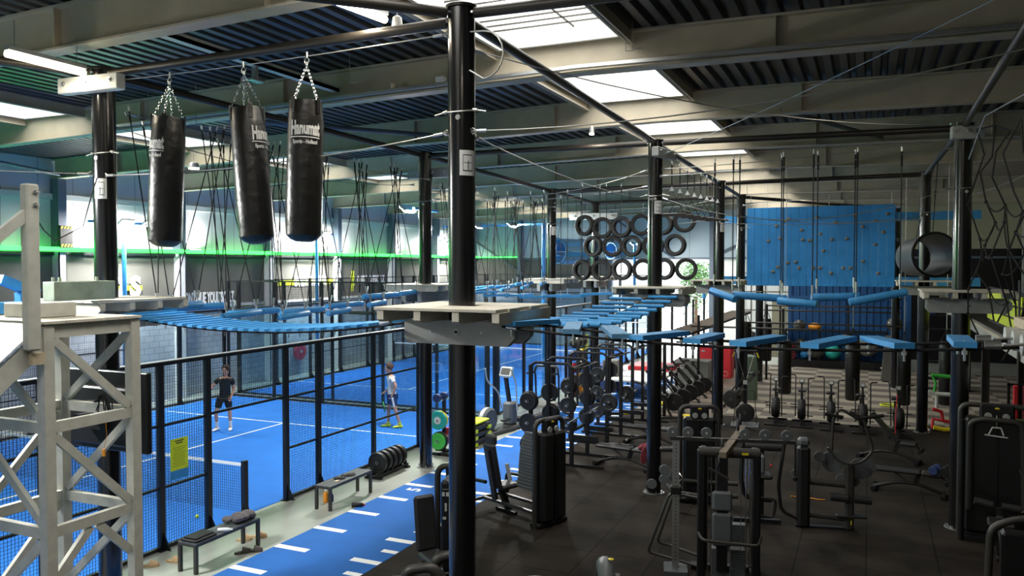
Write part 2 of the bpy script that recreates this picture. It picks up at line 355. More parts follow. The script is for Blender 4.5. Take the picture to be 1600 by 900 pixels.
# roof deck with rooflight openings, trapezoid ribs running along the hall
m = MB(); P = .25
def strip(x0, x1, y0, y1):
    n = max(1, round((x1-x0)/P)); p = (x1-x0)/n; prof = []
    for i in range(n):
        a = x0+i*p; prof += [(a, .1), (a+.3*p, .1), (a+.42*p, 0), (a+.88*p, 0)]
    prof.append((x1, .1))
    vs = [(x, y, zb(x)+.56+h) for y in (y0, y1) for x, h in prof]; k = len(prof)
    m.add(vs, [(i, i+1, k+i+1, k+i) for i in range(k-1)])
xs = [XL, SKY[1][0], SKY[1][1], SKY[0][0], SKY[0][1], XR]
for a, b in ((xs[0], xs[1]), (xs[2], xs[3]), (xs[4], XR)): strip(a, b, YB, YF)
for a, b in SKY:
    strip(a, b, YB, BEAMS_Y[0]+.16)
    for y in BEAMS_Y[:-1]:
        strip(a, b, y-.16, y+.16)
    strip(a, b, BEAMS_Y[-1]-.16, YF)
struct('ceiling', m, 'deck')
m = MB(); m.box((XL, YB, 9.2), (XR, YF, 9.3))
# each bay of each rooflight: curb, glowing pane with glazing bars
wn = 0
for bi in range(len(BEAMS_Y)-1):
    ya, yb2 = BEAMS_Y[bi]+.16, BEAMS_Y[bi+1]-.16
    for k, (a, b) in enumerate(SKY):
        wn += 1; zc = zb((a+b)/2)+.56; f = MB()
        for (lo, hi) in (((a-.06, ya-.06), (a, yb2+.06)), ((b, ya-.06), (b+.06, yb2+.06)), ((a, ya-.06), (b, ya)), ((a, yb2), (b, yb2+.06))): f.box((lo[0], lo[1], zc-.1), (hi[0], hi[1], zc+.5))
        o = struct('window_%d' % wn, f, 'offwhite', 'rooflight opening between the roof beams')
        p = MB(); n = 8; vs = []
        for y in (ya, yb2):
            for i in range(n+1): t = i/n; vs.append((a+(b-a)*t, y, zc+.5+.35*math.sin(PI*t)))
        p.add(vs, [(i, i+1, n+1+i+1, n+1+i) for i in range(n)]); part(o, 'pane', p, 'sky')
        g = MB(); nb = 16 if (k == 0 and bi == 2) else 4
        for j in range(1, nb):
            y = ya+(yb2-ya)*j/nb
            if nb == 16: g.bar((a, y, zc+.12), (b, y, zc+.12), .022, .02)
            else: g.tube([(a+(b-a)*i/n, y, zc+.48+.35*math.sin(PI*i/n)) for i in range(n+1)], .018, 4)
        if nb == 16: g.bar(((a+b)/2+.25, ya, zc+.13), ((a+b)/2+.25, yb2, zc+.13), .022, .02)
        part(o, 'glazing_bar', g, 'greymetal')

# roof beams: I sections following the shallow ridge, joists between them
def ibeam(m, pts, h, w, tf=.03, tw=.02):
    for (xa, y, za), (xb, y2, zb_) in zip(pts[:-1], pts[1:]):
        for dz0, dz1, hw in ((0, tf, w/2), (tf, h-tf, tw/2), (h-tf, h, w/2)):
            m.add([(xa, y-hw, za+dz0), (xb, y-hw, zb_+dz0), (xb, y+hw, zb_+dz0), (xa, y+hw, za+dz0), (xa, y-hw, za+dz1), (xb, y-hw, zb_+dz1), (xb, y+hw, zb_+dz1), (xa, y+hw, za+dz1)],
                  [(0,3,2,1),(4,5,6,7),(0,1,5,4),(1,2,6,5),(2,3,7,6),(3,0,4,7)])
for i, y in enumerate(BEAMS_Y):
    m = MB(); ibeam(m, [(XL+.05, y, zb(XL)), (-4, y, zb(-4)), (XR-.02, y, zb(XR))], .56, .24)
    for x in (-19, -13, -9.5, -6.1, -1.2, 2.4): m.box((x-.01, y-.11, zb(x)+.02), (x+.01, y+.11, zb(x)+.54))
    struct('ceiling_beam' + ('' if i == 0 else '.%03d' % i), m, 'beam', 'grey steel roof beam spanning the hall')
# trimmers along the rooflights and small bracing between beams
for i in range(len(BEAMS_Y)-1):
    m = MB()
    for a, b in SKY:
        for x in (a-.14, b+.14):
            m.box((x-.05, BEAMS_Y[i]+.05, zb(x)+.36), (x+.05, BEAMS_Y[i+1]-.05, zb(x)+.38)); m.box((x-.01, BEAMS_Y[i]+.05, zb(x)+.36), (x+.01, BEAMS_Y[i+1]-.05, zb(x)+.56))
    struct('trim_%d' % (i+1), m, 'beam', 'grey steel trimmer beside the rooflight')
# diagonal roof bracing (thin tubes)
m = MB()
for (x0, y0, x1, y1) in ((-19.5, 11.5, -21.3, 15.8), (-11.5, 11.6, -8.7, 15.7), (-1.6, 15.9, .2, 20.2), (-19.8, 20.5, -21.3, 24.7)): m.cyl((x0, y0, zb(x0)+.1), (x1, y1, zb(x1)+.1), .05, n=8)
struct('ceiling_brace', m, 'column', 'thin diagonal braces between the roof beams')
# wall columns and rails of the left wall
for i, y in enumerate(BEAMS_Y[1:]):
    m = MB(); m.box((XL, y-.11, 0), (XL+.32, y-.09, 5.0)); m.box((XL, y+.09, 0), (XL+.32, y+.11, 5.0)); m.box((XL+.28, y-.11, 0), (XL+.32, y+.11, 5.0)); m.mi = 1
    m.box((XL, y-.13, 5.0), (XL+.34, y+.13, zb(XL)))
    struct('wall_column' + ('' if i == 0 else '.%03d' % i), m, ['colwhite', 'column'], 'steel column on the left wall, pale below and dark above')
m = MB(); m.box((XL, YB, 6.45), (XL+.1, YF, 6.62)); m.mi = 1; m.box((XL, YB, 3.03), (XL+.1, YF, 3.13)); struct('trim_20', m, ['offwhite', 'colwhite'], 'pale horizontal rail along the left wall')
m = MB(); m.box((XL+.02, YB, 4.84), (XL+.1, YF, 4.95)); struct('trim_21', m, 'mesh', 'dark ledge that carries the green light strip')
# end wall columns, braces, rails
m = MB()
for x in (-18.6, -13.1, -7.6, -3.3):
    m.box((x-.1, YF-.3, 0), (x+.1, YF, 7.3))
for a, b in (((-21.4, 5.9), (-16.6, 2.9)), ((-13.1, 7.2), (-9.6, 4.9)), ((-7.6, 5.0), (-3.6, 6.8))): m.cyl((a[0], YF-.2, a[1]), (b[0], YF-.2, b[1]), .05, n=8)
m.box((XL, YF-.12, 4.85), (XR, YF, 4.95)); struct('wall_far_column', m, 'column', 'dark columns and braces on the end wall')
# sectional door (white panels) and open doorway with daylight
m = MB()
for k in range(5): m.box((-13.0, YF-.02, .03+k*1.0), (-9.65, YF+.03, .03+k*1.0+.05))
for x in (-11.0, -9.6, -7.65, -6.3): m.box((x-.04, YF-.06, 0), (x+.04, YF+.06, 4.75))
for k in range(5): m.box((-7.6, YF-.02, .03+k*.95), (-6.25, YF+.05, .95+k*.95))
struct('door_1', m, 'white', 'white panelled loading door in the end wall')
m = MB(); m.box((-13.0, YF+.02, .03), (-9.7, YF+.1, 4.7)); struct('door_2', m, 'day', 'translucent daylit door panels beside the open doorway')
m = MB()
for k in range(5): m.box((-6.2, YF-.03, .3+k*.95), (-3.5, YF+.0, .34+k*.95))
for x in (-5.6, -4.9, -4.2): m.box((x-.02, YF-.03, 0), (x+.02, YF, 4.9))
struct('trim_22', m, 'greymetal', 'thin frame bars on the white end wall panels')
# outside: bright ground and a tree seen through the doorway
m = MB(); m.box((-30, YF+.25, -.25), (20, YF+30, -.05)); struct('floor_outside', m, 'white', 'bright paving outside the doorway')
m = MB(); m.box((-14, YF+14, -.1), (-2, YF+14.4, 2.0)); struct('wall_outside', m, 'white', 'white wall outside the doorway')
tr = thing('tree', 'leafy green tree outside the open doorway', 'tree', (-10.0, YF+8, -.05))
m = MB(); m.cyl((0, 0, 0), (0, 0, 2.6), .12, .08, 8); part(tr, 'trunk', m, 'brown')
m = MB(); rr = random.Random(3)
for k in range(2600):
    a, b, c2 = rr.gauss(0, .55), rr.gauss(0, .55), rr.gauss(0, .75); s_ = rr.uniform(.05, .12)
    m.at((a, b, 3.7+c2), rr.uniform(0, 6), rr.uniform(0, 3)); m.add([(-s_, 0, 0), (0, -s_*.5, 0), (s_, 0, 0), (0, s_*.5, .02)], [(0, 1, 2, 3)])
part(tr, 'foliage', m, 'foliage')
# outdoor daylight at the doorway
area('doorway_daylight', (-10.4, YF-.3, 2.4), 5.0, 4.2, 420, (.95, .98, 1), (R(90), 0, 0))
area('outdoor_sun', (-9.0, YF+6, 12), 8, 8, 2600, (1, .98, .95), (0, 0, 0))

# green light strip along the walls
t = thing('light_strip', 'long bright green light strip running along the left wall', 'light strip', (XL+.1, YB, 4.99))
m = MB(); m.box((XL+.38, YB+.2, 4.94), (XL+.43, YF-.5, 5.075)); part(t, 'diffuser', m, 'led', world=True)
m = MB(); m.box((XL+.35, YB+.2, 4.93), (XL+.43, YF-.5, 4.96)); part(t, 'channel', m, 'mesh', world=True)
t = thing('light_strip', 'green light strip on the end wall, left of the far doorway', 'light strip', (XL+.2, YF-.14, 4.99))
m = MB(); m.box((XL+.4, YF-.38, 4.96), (-18.7, YF-.34, 5.02)); part(t, 'diffuser', m, 'led', world=True)
m = MB(); m.box((XL+.4, YF-.4, 4.93), (-18.7, YF-.33, 4.96)); part(t, 'channel', m, 'mesh', world=True)
area('green_strip_light', (XL+.46, 20, 5.02), .08, 42, 190, (.06, 1, .2), (0, R(-120), 0))
# ================================================================ THE ROPES COURSE: posts, tubes, platforms
POSTS = [  # x, y, height, label, signs
 (-3.9, 7.44, 7.22, 'big round black post in the centre foreground', 1),
 (-9.1, 7.38, 7.08, 'round black post behind the white timber tower', 2),
 (-9.1, 15.6, 7.05, 'round black post beside the stacked black weight plates', 0),
 (-3.9, 15.68, 7.0, 'round black post standing on the gym floor under the hanging trapezes', 3),
 (1.44, 15.7, 6.95, 'round black post beside the climbing net at the right', 0),
 (-9.1, 23.4, 6.9, 'round black post beside the blue lamp pole and the ball rack', 1),
 (-3.9, 23.1, 6.9, 'round black post behind the hanging trapezes', 1),
 (-9.1, 27.75, 6.8, 'round black post to the right of the blue striped barrels', 0),
 (-3.9, 27.25, 6.85, 'round black post at the left edge of the climbing wall', 0),
 (1.34, 24.3, 7.05, 'round black post beside the hanging plastic tube barrel', 0),
 (-3.9, 32.3, 4.6, 'far round black post behind the dumbbell floor, left of the ball shelf', 0),
 (.88, 32.6, 6.6, 'far round black post in front of the blue container', 0)]
def make_post(x, y, h, label, sg):
    t = thing('support_post', label, 'post', (x, y, 0), 0, 'round posts of the ropes course')
    m = MB(); m.cyl((0, 0, .02), (0, 0, h), .142, n=32); part(t, 'pole', m, 'post')
    m = MB(); m.cyl((0, 0, 0), (0, 0, .025), .21, n=24)
    for k in range(6): a = k*PI/3; m.cyl((.18*math.cos(a), .18*math.sin(a), .02), (.18*math.cos(a), .18*math.sin(a), .07), .012, n=6)
    part(t, 'base_plate', m, 'steel' if y > 10 else 'black', 'steel base plate with bolts')
    m = MB(); m.cyl((0, 0, h), (0, 0, h+.03), .165, n=24); part(t, 'top_plate', m, 'black')
    # wire collar below the tubes
    zc = h-1.05; m = MB(); m.tube([(.152*math.cos(a*PI/12), .152*math.sin(a*PI/12), zc+.03*math.sin(a*PI/12)) for a in range(24)], .007, 5, True)
    for sx in (-1, 1):
        m.cyl((sx*.15, -.03, zc), (sx*.2, -.03, zc-.01), .018, n=8); m.cyl((sx*.2, -.03, zc-.01), (sx*.3, -.03, zc-.03), .009, n=8)
    m.cyl((.04*1, -.145, zc-.09), (.04, -.165, zc-.09), .028, n=10)
    part(t, 'cable_collar', m, 'wire', 'steel cable wrapped around the post')
    if sg == 1 or sg == 2 or sg == 3:
        zs = {1: 5.62, 2: 5.55, 3: 5.7}[sg]; a0 = {1: -PI/2+.95, 2: -PI/2+.3+.18, 3: -PI/2+.75}[sg] - (0 if sg != 1 else 0)
        m = MB(); n = 8; wd = .62 if sg != 2 else .55
        for rr, z0, z1, w0, mi in ((.146, zs-.13, zs+.13, wd, 0), (.1475, zs-.085, zs+.085, wd*.62, 1), (.149, zs-.075, zs+.075, wd*.56, 0), (.1495, zs-.003, zs+.003, wd*.5, 1), (.15, zs-.07, zs+.02, .03, 1)):
            m.mi = mi; vs = []
            for z in (z0, z1):
                for i in range(n+1): a = a0-w0+2*w0*i/n; vs.append((rr*math.cos(a), rr*math.sin(a), z))
            m.add(vs, [(i, i+1, n+1+i+1, n+1+i) for i in range(n)])
        part(t, 'sign_sticker', m, ['white', 'greymetal'], 'white square pictogram sticker')
    return t
for p in POSTS: make_post(*p)

def tube_beam(a, b, label, r=.057, group='tubes joining the post tops'):
    A = Vector(a); B = Vector(b); d = (B-A).normalized()
    t = thing('overhead_tube', label, 'tube', tuple((A+B)/2), 0, group)
    m = MB(); m.tube([A+d*.16, A+d*.3, B-d*.3, B-d*.16], r, 12); part(t, 'tube', m, 'pipe', world=True)
    m = MB()
    for P_, s in ((A, 1), (B, -1)): m.bar(P_+d*s*.1, P_+d*s*.24, .1, .02); m.cyl(P_+d*s*.2-Vector((0, 0, .05)), P_+d*s*.2+Vector((0, 0, .05)), .014, n=6)
    part(t, 'end_bracket', m, 'steel', 'steel bracket at the tube ends', world=True); return t
TZ = 6.98
for a, b, l in [
 ((-3.9, 7.44, 7.14), (-3.9, 15.68, 6.98), 'long dark tube from the centre foreground post towards the far post'),
 ((-3.9, 7.44, 7.1), (-9.1, 7.38, 7.04), 'dark tube between the two foreground posts, above the punching bags'),
 ((-3.9, 7.44, 7.17), (-9.1, 2.5, 7.25), 'dark tube running from the centre post to the upper left corner'),
 ((-3.9, 7.44, 7.17), (1.44, 7.4, 7.05), 'dark tube running right from the centre post under the rooflight'),
 ((-9.1, 7.38, 7.04), (-9.1, 15.6, 7.0), 'dark tube from the left foreground post back past the punching bags'),
 ((-9.1, 7.38, 7.04), (-12.5, 1.8, 7.1), 'dark tube running left above the bright fluorescent lamp'),
 ((-9.1, 15.6, 7.0), (-3.9, 15.68, 6.97), 'dark tube between the second pair of posts'),
 ((-3.9, 15.68, 6.97), (1.44, 15.7, 6.9), 'dark tube from the middle post to the right post'),
 ((-9.1, 15.6, 7.0), (-9.1, 23.4, 6.86), 'dark tube above the row of crossed ropes, left side'),
 ((-3.9, 15.68, 6.97), (-3.9, 23.1, 6.86), 'dark tube above the hanging trapezes'),
 ((1.44, 7.4, 7.05), (1.44, 15.7, 6.93), 'dark tube at the far right above the climbing net'),
 ((1.44, 15.7, 6.93), (1.34, 24.3, 7.0), 'dark tube above the hanging tube barrel'),
 ((-9.1, 23.4, 6.86), (-3.9, 23.1, 6.86), 'dark tube above the wall of hanging tyres'),
 ((-3.9, 23.1, 6.86), (1.34, 24.3, 7.0), 'dark tube in front of the climbing wall top'),
 ((-3.9, 23.1, 6.86), (-3.9, 27.25, 6.8), 'short dark tube behind the trapezes'),
 ((-9.1, 23.4, 6.86), (-9.1, 27.75, 6.78), 'short dark tube above the blue striped barrels'),
 ((-9.1, 27.75, 6.78), (-3.9, 27.25, 6.8), 'dark tube far behind the tyres'),
 ((-3.9, 27.25, 6.8), (.88, 32.6, 6.6), 'far dark tube behind the climbing wall')]:
    tube_beam(a, b, l)

# white junction boards at the post tops
def top_board(x, y, z, L, rz, label, hh=.16, mt='offwhite', off=-.19):
    t = thing('post_top_board', label, 'board', (x, y, z), rz, 'timber boards clamped at the post tops')
    m = MB(); m.chbox((-L/2, off-.07, -hh/2), (L/2, off+.07, hh/2), .012); part(t, 'board', m, mt)
    m = MB()
    for sx in (-.38, 0, .38): m.cyl((sx*L, off-.07, .02), (sx*L, off-.1, .02), .017, n=8); m.cyl((sx*L, off-.07, .02), (sx*L, off-.085, .02), .03, n=8)
    part(t, 'bolt', m, 'steel', 'steel bolts')
top_board(-9.1, 7.38, 6.87, 1.02, R(3), 'pale blue-grey timber board bolted across the top of the left foreground post', .2, 'offwhite')
top_board(-3.9, 15.68, 6.75, .9, R(80), 'short pale board on the post top above the trapezes', .18, 'timberg')
top_board(-9.1, 15.6, 6.62, 1.1, 0, 'pale board at the top of the post beside the weight plates', .2, 'timberg', .2)
top_board(-9.1, 27.75, 6.3, 1.8, 0, 'pale board across the far post behind the tyres', .24, 'timberg')
top_board(1.44, 15.7, 6.8, .5, R(10), 'blue-grey board at the top of the right post', .22, 'timberg')

# platforms
def make_platform(label, loc, rz=0):
    t = thing('tree_platform', label, 'platform', loc, rz, 'timber platforms around the posts')
    def shift(m): return m
    nb = 5; wb = 1.34/nb
    for i in range(nb):
        y0 = -.67+i*wb; m = MB()
        x1 = .68-(.0 if i % 2 else .02)
        if i == 2: m.chbox((-.70, y0, -.032), (-.16, y0+wb-.008, 0), .004); m.chbox((.16, y0, -.032), (x1, y0+wb-.008, 0), .004)
        else: m.chbox((-.70, y0, -.032), (x1, y0+wb-.008, 0), .004)
        part(t, 'deck_board', m, 'pallet')
    for i in range(4):
        x = -.66+i*(1.28/3); m = MB(); m.prism([(-.66, 0), (.66, 0), (.66, -.07), (.62, -.115), (-.62, -.115), (-.66, -.09)], (x+.03, 0, -.034), (0, 1, 0), (0, 0, 1), .075); part(t, 'joist', m, 'pallet')
    for s in (-1, 1):
        m = MB(); m.prism([(-.60, 0), (.60, 0), (.66, -.05), (.66, -.16), (.58, -.24), (-.56, -.24), (-.60, -.18)], (0, s*.2, -.15), (1, 0, 0), (0, 0, 1), .1); part(t, 'side_beam', m, 'timberg', 'grey side beam clamped to the post')
    m = MB()
    for x in (-.28, .02, .3):
        m.cyl((x, -.25, -.26), (x, -.262, -.26), .03 if x == .02 else .012, n=10)
    m.mi = 1; m.cyl((.02, -.262, -.26), (.02, -.275, -.26), .018, n=6)
    part(t, 'bolt', m, ['white', 'black'], 'bolt heads on the side beam')
    return t
pf = make_platform('pale timber platform around the centre foreground post', (-3.85, 7.44, 4.15))
for x, y, l in [(-9.05, 7.38, 'timber platform around the left post behind the white tower'), (-9.1, 15.6, 'timber platform around the post beside the weight plates'), (-3.9, 15.68, 'timber platform below the trapezes, in front of the bright doorway'),
                (1.5, 15.7, 'pale timber platform around the right post below the climbing net'), (-9.1, 23.4, 'timber platform beside the blue lamp pole, left of the tyres'), (-3.9, 23.1, 'timber platform around the post left of the climbing wall'), (1.34, 24.3, 'timber platform below the hanging tube barrel'),
                (-9.1, 27.75, 'far timber platform behind the tyre wall')]:
    dup(pf, (x, y, 4.14), PI/2 if x < -9 else 0, l)

# big end platform at the right edge with rounded log ends
t = thing('edge_platform', 'heavy pale timber platform cut by the right edge of the picture', 'platform', (1.5, 7.4, 4.05))
m = MB(); m.box((-.32, -.8, -.02), (1.5, .95, .06)); part(t, 'deck', m, 'pine')
for k in range(4):
    m = MB(); y = -.55+k*.42; m.cyl((-.42, y, -.1), (1.4, y, -.1), .085, n=14); m.box((-.33, y-.085, -.22), (1.4, y+.085, -.06)); part(t, 'log_beam', m, 'offwhite')
m = MB(); m.box((-.2, -.2, -.6), (-.0, .2, -.22)); part(t, 'corner_block', m, 'timber')

# cables, each its own thing
def cable(a, b, s, label, r=.007, mt='wire', fit=True, grp='steel cables strung between the posts', n=10):
    t = thing('steel_cable', label, 'cable', tuple(Vector(a)), 0, grp); P = sag(a, b, s, n); m = MB(); m.tube(P, r, 5); part(t, 'cable', m, mt, world=True)
    if fit:
        m = MB()
        for i, j in ((0, 1), (-1, -2)):
            p = Vector(P[i]); d = (Vector(P[j])-p).normalized(); m.cyl(p+d*.05, p+d*.16, .017, n=8); m.tube([p+d*.05, p+Vector((0, 0, .03)), p-d*.02, p-Vector((0, 0, .03)), p+d*.05], .008, 4)
        part(t, 'cable_clamp', m, 'steel', 'shiny clamps at the cable ends', world=True)
    return t
for a, b, s, l in [
 ((-9.0, 7.25, 6.9), (-4.05, 7.4, 6.97), .03, 'thin cable carrying the three punching bags'),
 ((-9.0, 7.3, 5.72), (-4.05, 7.4, 5.95), .1, 'slack cable crossing in front of the punching bags'),
 ((-3.75, 7.4, 5.95), (1.3, 7.4, 6.3), .15, 'cable running right from the centre post collar'),
 ((-3.76, 7.5, 5.9), (-3.9, 15.5, 5.85), .12, 'cable from the centre post towards the trapezes'),
 ((-3.8, 15.6, 6.7), (1.35, 9.2, 7.3), .05, 'thin pale cable rising to the upper right corner'),
 ((-3.8, 7.44, 6.8), (1.2, 14.2, 6.75), .25, 'thin cable dropping from the centre post top to the right'),
 ((-3.75, 15.65, 6.45), (1.3, 15.7, 6.72), .05, 'pale cable stretched to the right post'),
 ((-3.75, 15.5, 6.3), (1.3, 15.5, 6.55), .05, 'cable that carries the swinging log ropes'),
 ((-9.0, 15.6, 6.3), (-4.05, 15.68, 6.45), .35, 'sagging cable above the plank walk with straight ropes'),
 ((-9.0, 15.8, 6.05), (-4.05, 15.85, 6.15), .15, 'second cable above the plank walk with straight ropes'),
 ((-3.8, 15.68, 5.9), (1.3, 15.7, 5.9), .5, 'slack safety cable between middle and right posts'),
 ((-3.75, 15.8, 5.8), (1.3, 24.2, 5.9), .3, 'safety cable leading to the tube barrel post'),
 ((-9.1, 15.75, 5.85), (-9.1, 23.25, 5.85), .2, 'safety cable beside the crossed ropes on the left'),
 ((-9.3, 7.55, 6.45), (-9.3, 15.45, 6.35), .25, 'left cable carrying the crossed ropes of the log walk'),
 ((-8.9, 7.55, 6.55), (-8.9, 15.45, 6.45), .1, 'right cable carrying the crossed ropes of the log walk'),
 ((-9.3, 15.8, 6.35), (-9.3, 23.2, 6.3), .25, 'left cable above the far crossed ropes'),
 ((-8.9, 15.8, 6.4), (-8.9, 23.2, 6.35), .15, 'right cable above the far crossed ropes'),
 ((-9.0, 23.4, 5.75), (-4.0, 23.1, 5.85), .12, 'cable crossing in front of the hanging tyres'),
 ((-9.0, 23.3, 6.25), (-4.0, 23.0, 6.4), .2, 'cable that carries the hanging tyres'),
 ((-3.8, 23.1, 5.75), (1.2, 24.2, 5.8), .1, 'cable crossing the climbing wall face'),
 ((-3.8, 27.0, 6.5), (1.2, 24.4, 6.75), .05, 'pale cable above the climbing wall'),
 ((-9.25, 7.3, 5.75), (-12.5, 2.6, 5.8), .05, 'cable running left from the left post collar'),
 ((1.55, 15.6, 5.75), (2.6, 8.5, 6.4), .2, 'thin cable passing in front of the climbing net')]:
    cable(a, b, s, l)
m = MB(); m.tube([(-9.02, 7.2, 5.68), (-9.0, 7.1, 5.45), (-8.9, 6.9, 5.05), (-8.6, 6.3, 4.85), (-8.1, 5.8, 4.95), (-7.55, 5.2, 5.25)], .008, 5)
single('tether_cable', 'black tether cable drooping between the left post and the white timber tower', 'cable', m, 'rope', (-9.02, 7.2, 5.68), world=True)
m = MB(); m.tube([(-7.5, 4.95, 5.3), (-7.7, 4.8, 5.36), (-8.0, 4.6, 5.3), (-8.3, 4.4, 5.0), (-8.5, 4.2, 4.7)], .008, 5)
single('tether_cable', 'black tether cable curling left of the white tower handrail post', 'cable', m, 'rope', (-7.5, 4.95, 5.3), world=True)
m = MB(); m.tube([(-3.75, 7.35, 6.95)]+[(-3.6+.22*math.sin(a*PI/8), 7.35, 6.7+.24*math.cos(a*PI/8)) for a in range(0, 9)]+[(-3.76, 7.35, 6.56)], .008, 6)
single('cable_loop', 'wire cable loop with clamps at the top right of the centre post', 'cable', m, 'wire', (-3.75, 7.35, 6.85), world=True)

# punching bags
def make_bag(label, loc, rz, tilt):
    t = thing('punching_bag', label, 'punching bag', loc, 0, 'punching bags hanging in the foreground'); t.rotation_euler = (0, tilt, 0); Tm = Euler((0, 0, rz)).to_matrix().to_4x4()
    z0, z1 = -2.06, -.50; r = .198; m = MB(); m.M = Tm; prof = [(.02, z0-.02), (.09, z0-.02), (.15, z0+.01), (r, z0+.06), (r+.006, z0+.3), (r+.002, z0+.8), (r, z1-.25), (r-.012, z1-.05), (r-.02, z1)]
    m.lathe(prof+[(r-.03, z1), (r-.04, z1-.06)], 32, caps=False); m.lathe([(.0, z1-.06), (r-.03, z1-.06)], 32, caps=False)
    for v in m.v[len(prof)*0:]:
        a = math.atan2(v.y, v.x); k = max(0, (v.z-(z1-.3))/.3); d = 1-.07*k*abs(math.cos(2*a)); v.x *= d; v.y *= d
        j = .004*math.sin(9*v.z+3*a); v.x += j*math.cos(a); v.y += j*math.sin(a)
    part(t, 'bag_body', m, 'vinyl')
    for k in range(4):
        a = PI/4+k*PI/2; m = MB(); m.M = Tm; x, y = (r-.005)*math.cos(a), (r-.005)*math.sin(a)
        m.cbox((x, y, z1-.06), (.045, .012, .17), rz=a+PI/2); part(t, 'strap', m, 'vinyl')
    m = MB(); m.M = Tm
    for k in range(4):
        a = PI/4+k*PI/2; x, y = (r-.02)*math.cos(a), (r-.02)*math.sin(a); A = Vector((x, y, z1)); B = Vector((0, 0, -.1)); n = 10
        for i in range(n):
            p = A.lerp(B, (i+.5)/n); d = (B-A).normalized(); s = d.cross(Vector((0, 0, 1))).normalized(); s = s if i % 2 else d.cross(s); L = (B-A).length/n*.62
            m.tube([p-d*L, p-d*L*.5+s*.011, p+d*L*.5+s*.011, p+d*L, p+d*L*.5-s*.011, p-d*L*.5-s*.011], .0042, 4, True)
    part(t, 'chain', m, 'chrome', 'four chrome chains')
    m = MB(); m.tube([(.03*math.cos(k*PI/5), 0, -.05+.035*math.sin(k*PI/5)) for k in range(10)], .006, 5, True); m.cyl((0, 0, -.1), (0, 0, -.06), .014, n=8); m.cyl((0, 0, -.015), (0, 0, .05), .012, n=6); part(t, 'hanging_ring', m, 'steel', 'steel ring on the cable')
    # logo wrapped round the bag
    m = MB(); m.M = Tm
    def wrap(txt, size, z, sx, sy, arch=0):
        vs, fs = text_mesh(txt, size, .001, size*.045); out = []
        for v in vs:
            X = v.x*sx; Y = v.y*sy*(1+arch*abs(X)*6) ; a = X/r; out.append(((r+.007)*math.sin(a), -(r+.007)*math.cos(a), z+Y))
        m.add(out, fs)
    wrap('Hanumat', .12, z1-.33, .74, 1.45, .3); wrap('Sports - Holland', .056, z1-.475, .74, 1.05)
    vs = []
    for z in (z1-.437, z1-.429):
        for i in range(13): a = -.85+1.7*i/12; vs.append(((r+.0075)*math.sin(a), -(r+.0075)*math.cos(a), z+.012*math.cos(a)))
    m.add(vs, [(i, i+1, 13+i+1, 13+i) for i in range(12)])
    part(t, 'logo_print', m, 'white', 'white printed lettering'); return t
make_bag('leftmost hanging black punching bag, its logo turned to the left', (-7.83, 7.28, 6.87), R(-13), R(3.2))
make_bag('middle hanging black punching bag, its logo turned to the right', (-6.7, 7.31, 6.89), R(99), R(-5.2))
make_bag('rightmost of the three punching bags, white logo facing the viewer', (-5.8, 7.33, 6.91), R(38), R(1.8))

# log walk between the left posts: blue logs, each hung by crossed ropes from two cables
def hook(m, p, up, L=.11):
    p = Vector(p); d = Vector(up).normalized(); m.cyl(p, p+d*L, .016, n=6); m.tube([p, p-d*.03+Vector((.012, 0, 0)), p-d*.07, p-d*.03-Vector((.012, 0, 0)), p], .005, 4)
def log_row(y0, y1, n, ze, sagz, lab, grp, xc=-9.1, r=.052, ztop=6.6, L=1.0, rich=True):
    for i in range(n):
        f = (i+.5)/n; y = y0+(y1-y0)*f; z = ze-4*sagz*f*(1-f)+(.03 if i % 2 else -.02); s = -1 if i % 2 else 1
        cx = xc+s*.16; a = R(80 if i % 2 else 101)+R((i*37 % 9)-4)
        dx, dy = math.cos(a)*L/2, math.sin(a)*L/2
        t = thing('swinging_log', lab % ORD[i], 'log', (cx, y, z), 0, grp)
        m = MB(); A = Vector((cx-dx, y-dy, z-.01)); B = Vector((cx+dx, y+dy, z+.01))
        if rich: m.tube([A, A+(B-A)*.02, B-(B-A)*.02, B], [r-.008, r, r, r-.008], 12)
        else: m.bar(A, B, .14, .045)
        part(t, 'log', m, 'bluelog', world=True)
        m = MB(); h = MB()
        for e, P_ in ((0, A.lerp(B, .1)), (1, A.lerp(B, .9))):
            P_ = P_+Vector((0, 0, r)); h.tube([P_-Vector((0, 0, r*2.4)), P_+Vector((0, 0, .05))], .009, 5)
            for sd in (-1, 1):
                T = Vector((xc+sd*.2, P_.y+(.48 if (i+e) % 2 else -.42)*sd, ztop+.02*math.sin(i*3+e)-.2*4*f*(1-f)*(1 if sd < 0 else .5)))
                d = (T-P_).normalized(); hook(h, P_+d*.05, d); m.tube([P_+d*.14, P_.lerp(T, .5)+Vector((.004, 0, 0)), T], .0085, 5); m.cyl(T-d*.14, T, .014, n=6); hook(h, T+d*.02, d, .05)
        part(t, 'rope', m, 'rope', 'black suspension ropes', world=True); part(t, 'shackle', h, 'steel', 'steel shackles', world=True)
log_row(8.1, 15.0, 11, 4.06, .34, 'blue swinging log, %s from the left post in the near log walk', 'blue logs of the near log walk')
log_row(16.5, 22.6, 9, 4.05, .12, 'blue swinging log, %s in the far log walk behind the centre platform', 'blue logs of the far log walk', r=.045, ztop=6.45)

